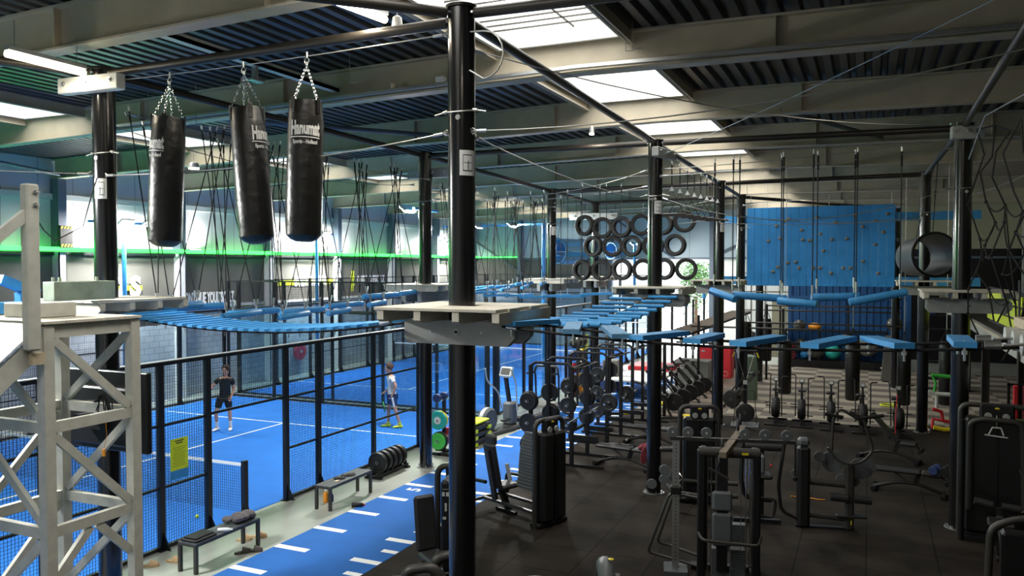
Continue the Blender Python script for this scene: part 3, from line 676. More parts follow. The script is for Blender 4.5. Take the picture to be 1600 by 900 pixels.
# plank walk with straight ropes between the middle posts
n = 9
for i in range(n):
    f = (i+.5)/n; x = -8.35+3.8*f; z = 4.0-.5*f*(1-f)+.02*(i % 2); y = 15.62+(.12 if i % 2 else -.12); a = R(18 if i % 2 else -14)
    t = thing('hanging_plank', 'blue hanging plank, %s from the left in the walk left of the trapezes' % ORD[i], 'plank', (x, y, z), 0, 'blue hanging planks on straight ropes')
    L = .62; A = Vector((x-math.cos(a)*L/2, y-math.sin(a)*L/2, z)); B = Vector((x+math.cos(a)*L/2, y+math.sin(a)*L/2, z+.03))
    m = MB(); m.bar(A, B, .16, .05); part(t, 'plank', m, 'bluelog', world=True); m = MB(); h = MB()
    for P_ in (A.lerp(B, .1), A.lerp(B, .9)):
        T = Vector((P_.x, P_.y, 6.35-1.2*f*(1-f)+(.0 if i % 2 else -.18))); m.tube([P_+Vector((0, 0, .15)), T], .0075, 5); m.cyl(T-Vector((0, 0, .14)), T, .013, n=6); h.tube([P_-Vector((0, 0, .06)), P_+Vector((0, 0, .15))], .01, 5); hook(h, T+Vector((0, 0, .02)), (0, 0, 1), .05)
    part(t, 'rope', m, 'rope', 'straight black ropes', world=True); part(t, 'shackle', h, 'steel', 'steel shackles', world=True)

# thick blue logs between the middle and the right post
pts = [((-2.84, 15.95, 4.06), (-2.3, 15.45, 3.92)), ((-2.38, 15.6, 4.0), (-1.4, 15.72, 3.93)), ((-1.55, 15.55, 3.9), (-.86, 15.35, 3.86)), ((-.98, 15.6, 3.97), (-.16, 15.75, 4.0)), ((-.33, 15.45, 3.9), (.6, 15.7, 4.09))]
for i, (a, b) in enumerate(pts):
    A = Vector(a); B = Vector(b); t = thing('swinging_log', 'thick blue log, %s from the left, hanging in front of the climbing wall' % ORD[i], 'log', tuple((A+B)/2), 0, 'thick blue logs before the climbing wall')
    m = MB(); m.tube([A, A+(B-A)*.015, B-(B-A)*.015, B], [.062, .07, .07, .062], 16); part(t, 'log', m, 'bluelog', world=True); m = MB(); h = MB()
    for P_ in (A.lerp(B, .12), A.lerp(B, .88)):
        T = Vector((P_.x, P_.y, 6.55)); m.tube([P_+Vector((0, 0, .3)), T], .011, 5); m.cyl(T-Vector((0, 0, .25)), T, .018, n=6); h.cyl(P_-Vector((0, 0, .09)), P_+Vector((0, 0, .2)), .008, n=5); h.cyl(P_+Vector((0, 0, .16)), P_+Vector((0, 0, .34)), .018, n=6); hook(h, T+Vector((0, 0, .02)), (0, 0, 1), .07)
    part(t, 'rope', m, 'rope', 'black ropes', world=True); part(t, 'shackle', h, 'steel', 'steel shackles', world=True)

# slatted bridge from the left platform to the centre platform
t = thing('slatted_bridge', 'hanging bridge of blue slats from the white tower to the centre platform', 'bridge', (-8.5, 7.3, 4.0), 0)
n = 24; xa, xb = -8.25, -4.75
def bz(x): f = (x+8.5)/4.1; return 3.98-.62*f*(1-f)
for i in range(n):
    x = xa+(xb-xa)*i/(n-1); m = MB(); m.bar((x, 6.92, bz(x)+.02), (x, 7.72, bz(x)+.03), .076, .03); part(t, 'slat', m, 'bluelog', world=True)
m = MB(); h = MB()
for y in (7.0, 7.64):
    m.tube([(-8.5+4.05*k/16, y+(.02 if k in (0, 16) else 0), bz(-8.5+4.05*k/16)-.012) for k in range(17)], .011, 6); h.cyl((-4.62, y, bz(-4.6)+.01), (-4.5, y, bz(-4.48)+.02), .028, n=8)
    for i in range(n): x = xa+(xb-xa)*i/(n-1); h.cyl((x, y, bz(x)-.07), (x, y, bz(x)+.04), .006, n=4)
part(t, 'carrying_rope', m, 'rope', 'black carrying ropes', world=True); part(t, 'bolt', h, 'steel', 'bolts under the slats', world=True)

# rung bridge from the centre platform to the post under the trapezes
t = thing('rung_bridge', 'blue rung bridge fanning back from the centre platform towards the bright doorway', 'bridge', (-3.9, 8.3, 4.0), 0)
n = 13; ya, yb = 8.5, 14.7
def rz_(y): f = (y-8.1)/6.9; return 3.93-.95*f*(1-f)
for i in range(n):
    y = ya+(yb-ya)*i/(n-1)
    for s in (-1, 1):
        yy = y+(.0 if s < 0 else .24); m = MB(); m.tube([(-3.9+s*.04, yy+.12, rz_(yy)+.03), (-3.9+s*.62, yy-.04, rz_(yy)+.04)], .03, 8); part(t, 'rung', m, 'bluelog', world=True)
m = MB()
for x in (-4.38, -3.9, -3.42): m.tube([(x, 8.1+6.9*k/16, rz_(8.1+6.9*k/16)) for k in range(17)], .011, 6); m.tube([(x, 15.0, rz_(15.0)), (x+.05, 15.4, 3.9)], .013, 5)
part(t, 'carrying_rope', m, 'rope', 'black carrying ropes', world=True)

# zigzag plank walk running right from the centre platform
def zz(x): f = (x+3.2)/4.4; return 3.97-.42*f*(1-f)
for i, (a, b) in enumerate([((-3.2, 7.15), (-3.0, 7.72)), ((-2.55, 7.12), (-2.76, 7.7)), ((-2.07, 7.12), (-2.4, 7.7)), ((-1.93, 7.12), (-1.66, 7.75)), ((-1.43, 7.15), (-1.33, 7.72)), ((-1.03, 7.12), (-.76, 7.72)), ((-.45, 7.12), (-.17, 7.72)), ((.26, 7.12), (.0, 7.72)), ((.68, 7.1), (.68, 7.62))]):
    t = thing('zigzag_plank', 'short blue plank on two ropes, %s from the centre platform' % ORD[i], 'plank', (a[0], a[1], zz(a[0])), 0, 'blue planks of the zigzag walk on two ropes')
    m = MB(); m.bar((a[0], a[1]-.06, zz(a[0])+.03), (b[0], b[1]+.06, zz(b[0])+.035), .16, .045); part(t, 'plank', m, 'bluel' if i in (1, 2) else 'bluelog', world=True)
    m = MB()
    for x, y in (a, b): m.cyl((x, y, zz(x)-.1), (x, y, zz(x)+.06), .01, n=6); m.cyl((x, y, zz(x)-.05), (x, y, zz(x)-.02), .02, n=6)
    part(t, 'bolt', m, 'steel', 'steel bolt', world=True)
for y, l in ((7.15, 'front black rope under the zigzag planks'), (7.72, 'rear black rope under the zigzag planks')):
    t = thing('walk_rope', l, 'rope', (-3.3, y, 3.95), 0, 'black ropes under the zigzag planks'); m = MB(); m.tube([(-3.3+4.35*k/14, y, zz(-3.3+4.35*k/14)-.015) for k in range(15)], .014, 6); part(t, 'rope', m, 'rope', world=True)
    m = MB(); m.cyl((.82, y-.0, 3.95), (.93, y, 3.955), .036, n=10); m.cyl((-3.25, y, 3.96), (-3.14, y, 3.95), .03, n=10); m.tube([(.95, y, 3.95), (1.06, y-.04, 3.97), (1.2, y, 3.98), (1.06, y+.04, 3.96), (.95, y, 3.95)], .012, 5); m.cyl((1.15, y, 3.98), (1.6, y, 4.02), .018, n=8)
    part(t, 'end_sleeve', m, 'steel', 'pale end sleeve and shackle', world=True)

# hanging trapezes
for i in range(8):
    y = 16.6+i*.78; z = 5.62+.02*i; x = -3.78
    t = thing('trapeze_step', 'hanging trapeze step, %s away from the middle post' % ORD[i], 'trapeze', (x, y, z), 0, 'hanging trapeze steps')
    m = MB(); m.cyl((x-.3, y, z-.0), (x+.3, y, z), .02, n=8); part(t, 'bar', m, 'pipe', world=True)
    m = MB(); m.tube([(x-.26, y, z), (x, y, z+.5), (x+.26, y, z)], .009, 5); m.tube([(x, y, z+.6), (x, y, z+1.02)], .013, 5); part(t, 'rope', m, 'rope', 'black ropes', world=True)
    m = MB(); m.prism([(-.05, 0), (.05, 0), (0, .1)], (x, y, z+.48), (1, 0, 0), (0, 0, 1), .02); hook(m, (x, y, z+1.06), (0, 0, 1), .05); part(t, 'shackle', m, 'white', 'pale shackle', world=True)
cable((-3.78, 15.9, 6.75), (-3.85, 23.0, 6.72), .1, 'cable carrying the hanging trapezes')

# wall of hanging tyres
def tyre_mesh(r=.325, wd=.19):
    m = MB(); prof = [(r-.115, -wd*.36), (r-.1, -wd*.47), (r-.03, -wd*.5), (r-.006, -wd*.36), (r, 0), (r-.006, wd*.36), (r-.03, wd*.5), (r-.1, wd*.47), (r-.115, wd*.36), (r-.112, wd*.2), (r-.04, wd*.3), (r-.02, 0), (r-.04, -wd*.3), (r-.112, -wd*.2)]
    m.ring(prof, 36); return m
proto = None
rows = [(5.72, [903, 0, 0, 0, 0, 0], 'top'), (5.12, 0, 'middle'), (4.40, 0, 'bottom')]
tx = {'top': [-7.96, -7.4, -6.8, -6.2, -5.55, -4.92], 'middle': [-7.68, -7.08, -6.48, -5.84, -5.18], 'bottom': [-8.04, -7.42, -6.78, -6.14, -5.5, -4.86]}
for z, _, rn in rows:
    for i, x in enumerate(tx[rn]):
        dz = {'top': (.04, -.04, -.03, .03, .03, .1), 'middle': (0, 0, 0, 0, .02), 'bottom': (0, 0, .02, .02, .04, .04)}[rn][i]
        lb = 'black car tyre, %s from the left in the %s row of hanging tyres' % (ORD[i], rn); rot = R(90*0+(-14, 8, -5, 10, -8, 14)[i])
        if proto is None: proto = single('car_tyre', lb, 'tyre', tyre_mesh(), 'tyre', (x, 23.25, z+dz), rot, 'tyres in the hanging tyre wall')
        else: dup(proto, (x, 23.25+.0*i, z+dz), rot, lb)
m = MB()
for x in (-7.9, -6.8, -6.15, -4.95):
    for k in range(6): m.tube([(x, 23.25, 6.03+k*.06), (x+.012, 23.25, 6.06+k*.06), (x, 23.25, 6.09+k*.06)], .005, 4)
single('tyre_chain', 'thin chains from which the tyre wall hangs', 'chain', m, 'steel', (-7.9, 23.25, 6.0), world=True)

# striped barrels
def barrel(label, c, r, L, axis_dir, stripes):
    t = thing('crawl_barrel', label, 'barrel', c, 0, 'blue striped crawl barrels'); d = Vector(axis_dir).normalized()
    for k in range(stripes):
        a0 = 2*PI*k/stripes; a1 = a0+2*PI/stripes*.93; m = MB(); x = d.cross(Vector((0, 0, 1))).normalized(); y = Vector((0, 0, 1)); C0 = Vector(c)
        q = []
        for P_ in (C0-d*L/2, C0+d*L/2):
            for rr, aa in ((r, a0), (r, a1), (r-.03, a1), (r-.03, a0)): q.append(tuple(P_+x*math.cos(aa)*rr+y*math.sin(aa)*rr))
        m.add(q, [(0, 1, 2, 3), (7, 6, 5, 4), (0, 4, 5, 1), (1, 5, 6, 2), (2, 6, 7, 3), (3, 7, 4, 0)]); part(t, 'stave', m, 'bluelog' if k % 2 else 'bluel', world=True)
    m = MB()
    for s in (-.5, .5): m.tube([tuple(C0+d*L*s+(x*math.cos(a*PI/12)+y*math.sin(a*PI/12))*(r+.012)) for a in range(24)], .012, 5, True)
    part(t, 'hoop', m, 'black', 'black hoops', world=True)
    m = MB(); tp = (lambda p: (-9.1, p.y, 6.83)) if c[0] < -9 else (lambda p: (p.x, 27.75-.096*(p.x+9.1), 6.79)); m.tube([tuple(C0+d*L*.45+y*r), tp(C0+d*L*.45)], .008, 4); m.tube([tuple(C0-d*L*.45+y*r), tp(C0-d*L*.45)], .008, 4); part(t, 'rope', m, 'rope', 'black ropes', world=True)
barrel('large blue striped hanging barrel left of the tyres', (-9.15, 25.1, 5.0), .42, 1.25, (.35, 1, 0), 16)
barrel('small blue striped hanging barrel seen through the tyres', (-8.2, 27.3, 5.05), .3, .5, (.5, 1, 0), 12)

# climbing wall panel hung between the posts
t = thing('climbing_panel', 'bright blue planked climbing wall with small grey holds, hung between posts', 'climbing wall', (-1.5, 27.3, 5.12))
n = 19; x0, x1 = -3.7, .7
for i in range(n):
    a = x0+(x1-x0)*i/n; m = MB(); m.chbox((a, 27.25, 3.88), (a+(x1-x0)/n-.006, 27.31, 6.42), .004); part(t, 'board', m, 'climb', world=True)
rr = random.Random(5)
hp = [(1216,354),(1222,373),(1230,346),(1236,343),(1203,377),(1257,361),(1281,342),(1287,367),(1310,350),(1340,341),(1352,357),(1371,349),(1389,339),(1383,366),(1305,376),(1292,393),(1328,375),(1353,409),(1371,384),(1248,410),(1235,411),(1259,376),(1270,377),(1219,418),(1253,419),(1276,419),(1304,427),(1287,419),(1323,419),(1376,427),(1334,419),(1211,425)]
for u, v in hp:
    x = x0+.05+(u-1170)/228*(x1-x0-.1); z = 6.42-(v-325)/122*2.54; m = MB(); m.ball((x, 27.24, z), .065, 8, (1, .7, .8)); m.cyl((x, 27.26, z), (x, 27.19, z), .012, n=6); part(t, 'hold', m, 'hold', world=True)
m = MB()
for z in (4.05, 6.05): m.box((-4.5, 27.32, z-.13), (3.0, 27.44, z+.13)); 
part(t, 'cross_beam', m, 'bluelog', world=True)
m = MB()
for x in (-3.6, -1.2, .6): m.cyl((x, 27.38, 6.1), (x, 27.38, 6.8), .012, n=5)
part(t, 'hanging_cable', m, 'wire', 'steel hanging cables', world=True)

# plastic tube barrel
t = thing('tube_barrel', 'grey-green plastic crawl tube hanging behind the right post', 'barrel', (1.6, 20.6, 4.75), 0)
m = MB(); d = Vector((.35, -1, .05)).normalized(); A = Vector((.95, 21.6, 4.74)); prof = [(0, .41), (.1, .45), (.25, .46), (.7, .46), (.9, .46), (1.1, .48), (1.2, .52), (1.2, .46), (.8, .43), (.1, .42)]
x = d.cross(Vector((0, 0, 1))).normalized(); y = x.cross(d); n = 32; vs = []
for s, r_ in prof:
    for k in range(n): vs.append(tuple(A+d*s+x*r_*math.cos(2*PI*k/n)+y*r_*math.sin(2*PI*k/n)))
m.add(vs, [(j*n+k, j*n+(k+1) % n, (j+1)*n+(k+1) % n, (j+1)*n+k) for j in range(len(prof)-1) for k in range(n)]); part(t, 'shell', m, M['greyplate'], world=True)
m = MB(); m.tube([tuple(A+d*1.2+x*.5*math.cos(2*PI*k/n)+y*.5*math.sin(2*PI*k/n)) for k in range(n)], .028, 6, True); part(t, 'rim', m, 'black', 'dark thick rim', world=True)
m = MB()
for s in (.15, 1.05):
    p = A+d*s+Vector((0, 0, .45)); m.tube([p, (1.44-.0116*(p.y-15.7), p.y, 6.96)], .01, 5)
part(t, 'rope', m, 'rope', 'black ropes', world=True)

# climbing net at the right
t = thing('climbing_net', 'loose black rope climbing net hanging at the right edge', 'net', (1.5, 12, 6.6))
m = MB(); K = MB(); cols = 10; rows_ = 9
def npt(i, j):
    f = i/(cols-1); g = j/(rows_-1); x = 1.55+.9*f+.12*math.sin(j*1.7+i); y = 14.9-4.6*f+.1*math.sin(i*2.3+j*1.1); z = 6.75-(2.9 if i % 3 else 3.4)*g-.25*math.sin(PI*f)+.07*math.sin(i*1.9+j*2.7)
    return (x, y, z)
for i in range(cols): m.tube([npt(i, j) for j in range(rows_)], .013, 5)
for j in (0, 3, 4, 5, 7):
    for i in range(cols-1):
        if j and (i+j) % 4 == 3: continue
        p, q = npt(i, j), npt(i+1, j); m.tube(sag(p, q, .12 if j else .0, 5), .012, 5)
for i in range(2, cols-1): m.tube(sag(npt(i, 3+i % 2), npt(i+1, 6), .05, 4), .012, 5)
for i in range(cols):
    for j in (3, 4, 5, 7): K = MB(); K.ball(npt(i, j), .028, 6); part(t, 'knot', K, 'rope', world=True)
part(t, 'rope', m, 'rope', world=True)
m = MB(); m.tube([(1.5, 15.5, 6.35), (1.62, 14.5, 6.9), (2.5, 10, 6.95)], .012, 5); part(t, 'head_cable', m, 'wire', 'steel head cable', world=True)
# ================================================================ PADEL COURTS
def wires(m, x0, y0, x1, y1, z0, z1, sp=.05, w=.0045):
    A = Vector((x0, y0, 0)); B = Vector((x1, y1, 0)); L = (B-A).length; n = max(1, round(L/sp)); k = max(1, round((z1-z0)/sp))
    for i in range(1, n): p = A.lerp(B, i/n); m.bar((p.x, p.y, z0), (p.x, p.y, z1), w, w)
    for j in range(1, k): z = z0+(z1-z0)*j/k; m.bar((x0, y0, z), (x1, y1, z), w, w)
def court_side(x, yc, label, glass_to=6, gap=1.0, tall=False, sp=.05):
    t = thing('court_fence', label, 'fence', (x, yc, 0), 0); H = 4 if tall else 3
    ds = [-10, -8, -6, -4, -2, -1, 1, 2, 4, 6, 8, 10]
    for d in ds:
        m = MB(); m.box((-.04, d-.05, 0), (.04, d+.05, H+.02)); m.box((-.09, d-.1, 0), (.09, d+.1, .012))
        if abs(d) < 10: m.prism([(0, 0), (.16, 0), (0, .3)], (.04, d, .01), (1, 0, 0), (0, 0, 1), .012)
        part(t, 'post', m, 'mesh')
    m = MB(); m.box((-.035, -10, 2.96), (.035, 10, 3.02)); part(t, 'top_rail', m, 'mesh'); m = MB(); m.box((-.04, -10, 3.02), (.04, 10, 3.035)); part(t, 'rail_highlight', m, 'offwhite', 'pale strip painting the highlight on the rail top')  # off-white strip paints the lit highlight along the black rail's top
    if tall: m = MB(); m.box((-.025, -10, 3.96), (.025, 10, 4.0)); part(t, 'top_rail', m, 'mesh')
    for a, b in zip(ds[:-1], ds[1:]):
        if a == -1:
            m = MB(); m.box((-.02, a, 2.0), (.02, b, 2.04)); part(t, 'rail', m, 'mesh'); m = MB(); wires(m, 0, a+.03, 0, b-.03, 2.04, 2.97, sp); part(t, 'mesh_panel', m, 'mesh'); continue
        if a >= glass_to or b <= -glass_to:
            m = MB(); m.box((-.006, a+.06, .03), (.006, b-.06, 2.96)); part(t, 'glass_panel', m, 'glass')
        else:
            m = MB(); wires(m, 0, a+.05, 0, b-.05, .03, 2.97, sp); part(t, 'mesh_panel', m, 'mesh')
            for z in (1.0, 2.0): m = MB(); m.box((-.018, a, z-.018), (.018, b, z+.018)); part(t, 'rail', m, 'mesh')
        m = MB(); m.box((-.03, a, .012), (.03, b, .06)); part(t, 'base_rail', m, 'mesh')
        if tall: m = MB(); wires(m, 0, a+.05, 0, b-.05, 3.03, 3.96, .07); part(t, 'mesh_panel', m, 'mesh')
    return t
def court_end(x0, x1, y, label):
    t = thing('court_back_wall', label, 'fence', ((x0+x1)/2, y, 0), 0)
    n = 5
    for i in range(n+1):
        x = x0+(x1-x0)*i/n; m = MB(); m.box((x-.04, y-.04, 0), (x+.04, y+.04, 4.0)); part(t, 'post', m, 'mesh', world=True)
    for i in range(n):
        a = x0+(x1-x0)*i/n; b = x0+(x1-x0)*(i+1)/n; m = MB(); m.box((a+.05, y-.006, .05), (b-.05, y+.006, 2.97)); part(t, 'glass_panel', m, 'glass', world=True)
        m = MB(); wires(m, a+.04, y, b-.04, y, 3.03, 3.97, .06); part(t, 'mesh_panel', m, 'mesh', world=True)
    for z, h in ((2.97, .06), (3.97, .04), (.01, .05)): m = MB(); m.box((x0, y-.04, z), (x1, y+.04, z+h)); part(t, 'rail', m, 'greymetal' if z == 2.97 else 'mesh', world=True)
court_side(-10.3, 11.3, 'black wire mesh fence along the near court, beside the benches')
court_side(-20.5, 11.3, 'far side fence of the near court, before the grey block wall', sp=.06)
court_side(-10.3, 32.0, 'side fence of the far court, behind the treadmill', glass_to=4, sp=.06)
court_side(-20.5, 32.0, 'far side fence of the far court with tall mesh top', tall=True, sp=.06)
court_end(-20.4, -10.4, 21.4, 'glass back wall of the near court behind the players')
court_end(-20.4, -10.4, 21.95, 'glass back wall at the near end of the far court')
court_end(-20.4, -10.4, 42.1, 'glass back wall at the far end of the far court')
def net(yc, label, posts=(-10.42, -20.38)):
    t = thing('padel_net', label, 'net', (-15.4, yc, 0))
    for x in posts:
        m = MB(); m.box((x-.04, yc-.05, 0), (x+.04, yc+.05, .98)); m.prism([(-.12, 0), (.12, 0), (.04, .22), (-.04, .22)], (x, yc, .01), (0, 1, 0), (0, 0, 1), .02); part(t, 'post', m, 'mesh', world=True)
    m = MB(); x0, x1 = posts[1]+.04, posts[0]-.04; n = 200; sp = (x1-x0)/n
    for i in range(n+1): m.bar((x0+i*sp, yc, .03), (x0+i*sp, yc, .89), .004, .004)
    for j in range(18): z = .03+j*.05; m.bar((x0, yc, z), (x1, yc, z), .004, .004)
    part(t, 'netting', m, 'mesh', world=True)
    m = MB(); m.bar((x0, yc, .9), (x1, yc, .9), .012, .055); part(t, 'top_tape', m, 'line', 'white top tape', world=True)
net(11.3, 'black net with white tape across the near padel court'); net(32.0, 'black net with white tape across the far padel court')

# lime signs on the fence
def fence_sign(loc, w, h, label, txt=True):
    t = thing('court_rules_sign', label, 'sign', loc, PI/2)
    m = MB(); m.box((-w/2, -.004, -h/2), (w/2, .004, h/2)); part(t, 'panel', m, 'lime')
    m = MB(); m.box((-w/2, -.006, -h/2), (w/2, .005, -h/2+h*.22)); part(t, 'footer', m, 'blue', 'blue footer band')
    if txt:
        m = MB()
        for k in range(2):
            L = .5-.12*k; m.box((-L*w/2, -.0055, h/2-.05-k*.035), (L*w/2, -.0045, h/2-.032-k*.035))
        for k in range(11):
            L = .82-(k*7 % 5)*.05; m.box((-L*w/2, -.0055, h/2-.15-k*.03), (L*w/2-.02*(k % 3), -.0045, h/2-.145-k*.03))
        part(t, 'text_lines', m, 'greymetal', 'small dark lines of text')
fence_sign((-10.24, 9.62, 1.42), .36, .66, 'lime green rules sign with blue foot on the near court fence')
fence_sign((-10.24, 30.2, 1.35), .36, .9, 'small lime green sign on the far court fence behind the racks', False)

# blue floodlight poles with bright heads
def lamp_pole(x, y, h, label, heads, arm=None, power=0):
    t = thing('floodlight_pole', label, 'lamp pole', (x, y, 0), 0, 'blue floodlight poles of the courts')
    m = MB(); m.cyl((0, 0, 0), (0, 0, h), .075, .06, 14); m.cyl((0, 0, 0), (0, 0, .03), .16, n=12); part(t, 'pole', m, 'bluelog')
    if arm:
        m = MB(); a, b = arm; m.bar((a[0], a[1], h-.02), (b[0], b[1], h-.02), .07, .07); part(t, 'cross_arm', m, 'bluelog')
    for i, (hx, hy) in enumerate(heads):
        ti = R(-40) if x < -15 else R(40); sg = 1 if x < -15 else -1; s = MB(); s.cbox((hx, hy, h-.0), (.26, .5, .07), ry=ti, ch=.02); hd = part(t, 'lamp_head', s, 'silver')
        s = MB(); s.cbox((hx+sg*.03, hy, h-.035), (.22, .44, .03), ry=ti); part(hd, 'lens', s, 'lamp', 'glowing lens')
    if power: area('floodlight', (x+heads[0][0], y+heads[0][1]+.3, h-.12), .5, 1.2, power, (1, .99, .95), (0, R(30 if x < -15 else -30), 0))
lamp_pole(-20.62, 17.35, 5.85, 'blue floodlight pole with two glaring heads, behind the left post', [(.12, 0), (.12, .85)], ((0, -1.2), (0, 1.1)), 680)
lamp_pole(-20.62, 26.6, 5.85, 'blue floodlight pole seen below the right punching bag', [(.12, .45), (.12, -.9)], ((0, -1.2), (0, 1.1)), 680)
lamp_pole(-20.62, 38.0, 5.85, 'blue floodlight pole in the far left corner behind the centre post', [(.12, .3), (.12, -.9)], ((0, -1.2), (0, 1.1)), 680)
lamp_pole(-10.45, 26.1, 6.0, 'blue floodlight pole beside the round post and ball rack', [(-1.2, 0), (-2.6, .1)], ((.1, 0), (-4.2, .3)), 680)
lamp_pole(-10.45, 38.0, 5.6, 'blue floodlight pole seen through the tyre wall', [(-.15, .3)], ((0, -.5), (0, .5)), 680)
lamp_pole(-10.45, 17.95, 6.0, 'blue floodlight pole hidden behind the post at the weight plates', [(-.3, -.4)], ((0, -.6), (0, .6)), 680)
lamp_pole(-10.45, 5.3, 6.0, 'blue floodlight pole left of the white timber tower', [(-.3, -.4)], ((0, -.6), (0, .6)), 680)

# writing on the dark fabric of the left wall
def wall_text(txt, y, z, size, mt, label, width=1.0, bold=.0, name='wall_lettering', band=None):
    t = thing(name, label, 'lettering', (XL+.05, y, z), PI/2)
    if band: m = MB(); m.box((-band[0]/2+band[3], .0, band[1]), (band[0]/2+band[3], .01, band[2])); part(t, 'band', m, 'lime', 'lime green band')
    m = MB(); vs, fs = text_mesh(txt, size, .01, bold); sx = width/(max(v.x for v in vs)-min(v.x for v in vs)); m.M = Matrix.Translation((0, -.012, 0)) @ Euler((PI/2, 0, 0)).to_matrix().to_4x4(); m.add([(v.x*sx, v.y, v.z) for v in vs], fs); part(t, 'letters', m, mt)
    return t
wall_text('CONTINUE YOUR SKILLZ', 21.75, 3.36, .55, 'line', 'white words CONTINUE YOUR SKILLZ low on the dark wall fabric', 2.5, .02, band=(4.0, -.36, -.24, 1.0))
wall_text('SPORTS NUTRITION', 27.5, 3.86, .55, 'line', 'white lettering on a lime band, middle of the dark wall fabric', 2.1, .03, band=(4.2, -.14, .1, -.2))
wall_text('#', 30.5, 3.85, 1.25, 'lime', 'tall lime green hash sign on the dark wall fabric', .3, .03)
wall_text('OBSTACLESKILLZ', 32.0, 3.85, .5, 'line', 'white word after the lime green hash sign on the dark wall fabric', 2.3, .02)
t = thing('logo_letters', 'big glowing white ring letters on the dark fabric behind the left post', 'lettering', (XL+.1, 17.9, 3.84), PI/2)
for k, (tx_, xx) in enumerate((('O', -.08), ('S', .66))):
    m = MB(); vs, fs = text_mesh(tx_, .82, .03, .045); m.M = Matrix.Translation((xx, -.03, 0)) @ Euler((PI/2, 0, 0)).to_matrix().to_4x4(); m.add([(v.x, v.y, v.z) for v in vs], fs); part(t, 'letter', m, 'line')
m = MB(); m.box((-.5, .0, -.1), (.95, .01, .05)); part(t, 'band', m, 'lime', 'lime band behind the letters')
# hose reel and small fittings on the left wall
t = thing('fire_hose_reel', 'round red fire hose reel seen through the court fence', 'hose reel', (XL+.12, 26.6, .98))
m = MB(); m.lathe([(.34, 0), (.36, .03), (.36, .1), (.34, .13)], 28, axis='x'); part(t, 'drum', m, 'red'); m = MB(); m.lathe([(.07, .13), (.07, .17)], 12, axis='x'); part(t, 'hub', m, 'silver', 'silver hub'); m = MB(); m.box((-.1, -.05, -.1), (.0, .05, .1)); part(t, 'bracket', m, 'red')
t = thing('hazard_sign', 'grey box with yellow and black hazard stripes on the left wall column', 'sign box', (XL+.4, 15.9, 5.35))
m = MB(); m.box((-.05, -.18, -.3), (.08, .22, .35)); part(t, 'box', m, 'greymetal'); m = MB()
for z in (-.27, .25):
    for k in range(4): m.prism([(-.18+k*.1, 0), (-.13+k*.1, 0), (-.09+k*.1, .08), (-.14+k*.1, .08)], (.085, 0, z), (0, 1, 0), (0, 0, 1), .006)
part(t, 'stripes', m, 'yellow', 'yellow slanted stripes')
# wall uplights that wash the cladding above the strip
for i, y in enumerate((16.7, 21.0, 25.1, 29.6, 34.2, 38.6)):
    t = thing('wall_uplight', 'small wall uplight above the light strip, %s along the wall' % ORD[i], 'uplight', (XL+.25, y, 5.02), 0, 'uplights washing the left wall')
    m = MB(); m.box((-.1, -.2, -.02), (.1, .2, .06)); part(t, 'housing', m, 'silver'); m = MB(); m.box((-.07, -.16, .06), (.07, .16, .07)); part(t, 'lens', m, 'lamp', 'glowing lens')
    area('uplight', (XL+.28, y, 5.12), .15, .5, (60, 40, 50, 18, 34, 18)[i], (1, 1, 1), (0, R(180-12), 0), 150)

# ceiling lamps
def tube_lamp(label, a, b, power):
    A = Vector(a); B = Vector(b); t = thing('fluorescent_lamp', label, 'lamp', tuple((A+B)/2))
    m = MB(); m.bar(A+Vector((0, 0, .07)), B+Vector((0, 0, .07)), .1, .05); part(t, 'housing', m, 'silver', world=True); m = MB(); m.cyl(A, B, .04, n=10); part(t, 'glass_tube', m, 'tube', 'glowing tube', world=True)
    m = MB()
    for P_ in (A.lerp(B, .1), A.lerp(B, .9)): m.cyl(P_+Vector((0, 0, .09)), (P_.x, P_.y, zb(P_.x)+.1), .006, n=4)
    part(t, 'hanger', m, 'wire', world=True)
    d = B-A; c = (A+B)/2; area('lamp_light', (c.x, c.y, c.z-.08), .12, d.length, power, (1, .88, .68), (0, 0, math.atan2(d.y, d.x)-PI/2))
tube_lamp('bright warm fluorescent lamp at the upper left corner', (-9.1, 6.1, 7.0), (-9.12, 7.12, 7.0), 24)
tube_lamp('bright warm fluorescent lamp below the deck, left of the centre post top', (-5.12, 6.9, 7.32), (-5.0, 7.7, 7.32), 24)
def flood(label, c, r=.16, power=20, warm=True):
    t = thing('ceiling_spot', label, 'lamp', c); m = MB(); m.lathe([(.02, .14), (r*.8, .12), (r, .03), (r, 0)], 20); part(t, 'housing', m, 'silver'); m = MB(); m.lathe([(r*.95, 0), (r*.9, -.03), (.02, -.04)], 20); part(t, 'lens', m, 'tube' if warm else 'lamp', 'glowing lens')
    m = MB(); m.cyl((0, 0, .13), (0, 0, zb(c[0])+.05-c[2] if zb(c[0])+.05-c[2] > .2 else .25), .006, n=4); part(t, 'hanger', m, 'wire')
    if power: area('spot_light', (c[0], c[1], c[2]-.08), .25, .25, power, (1, .9, .75) if warm else (.95, 1, 1))
flood('small bright ceiling lamp beside the top of the centre post', (-4.76, 7.57, 7.16), .06, 12)
flood('warm ceiling lamp left of the middle punching bag', (-14.9, 14.55, 6.9), .13, 26)
flood('tiny bright lamp hanging under the beam right of the centre post', (-5.11, 15.34, 7.2), .05, 10)
for i, (x, y) in enumerate(((0.5, 11.9), (1.5, 20.8), (-1.5, 29.65), (3.8, 34.05), (-7.8, 20.8), (-1.2, 3.05))):  # fill lamps added out of view behind the beams to brighten the gym
    flood('added unseen fill lamp over the gym floor, %s of six' % ORD[i], (x, y, zb(x)+.36), .1, (30, 26, 36, 26, 22, 24)[i])

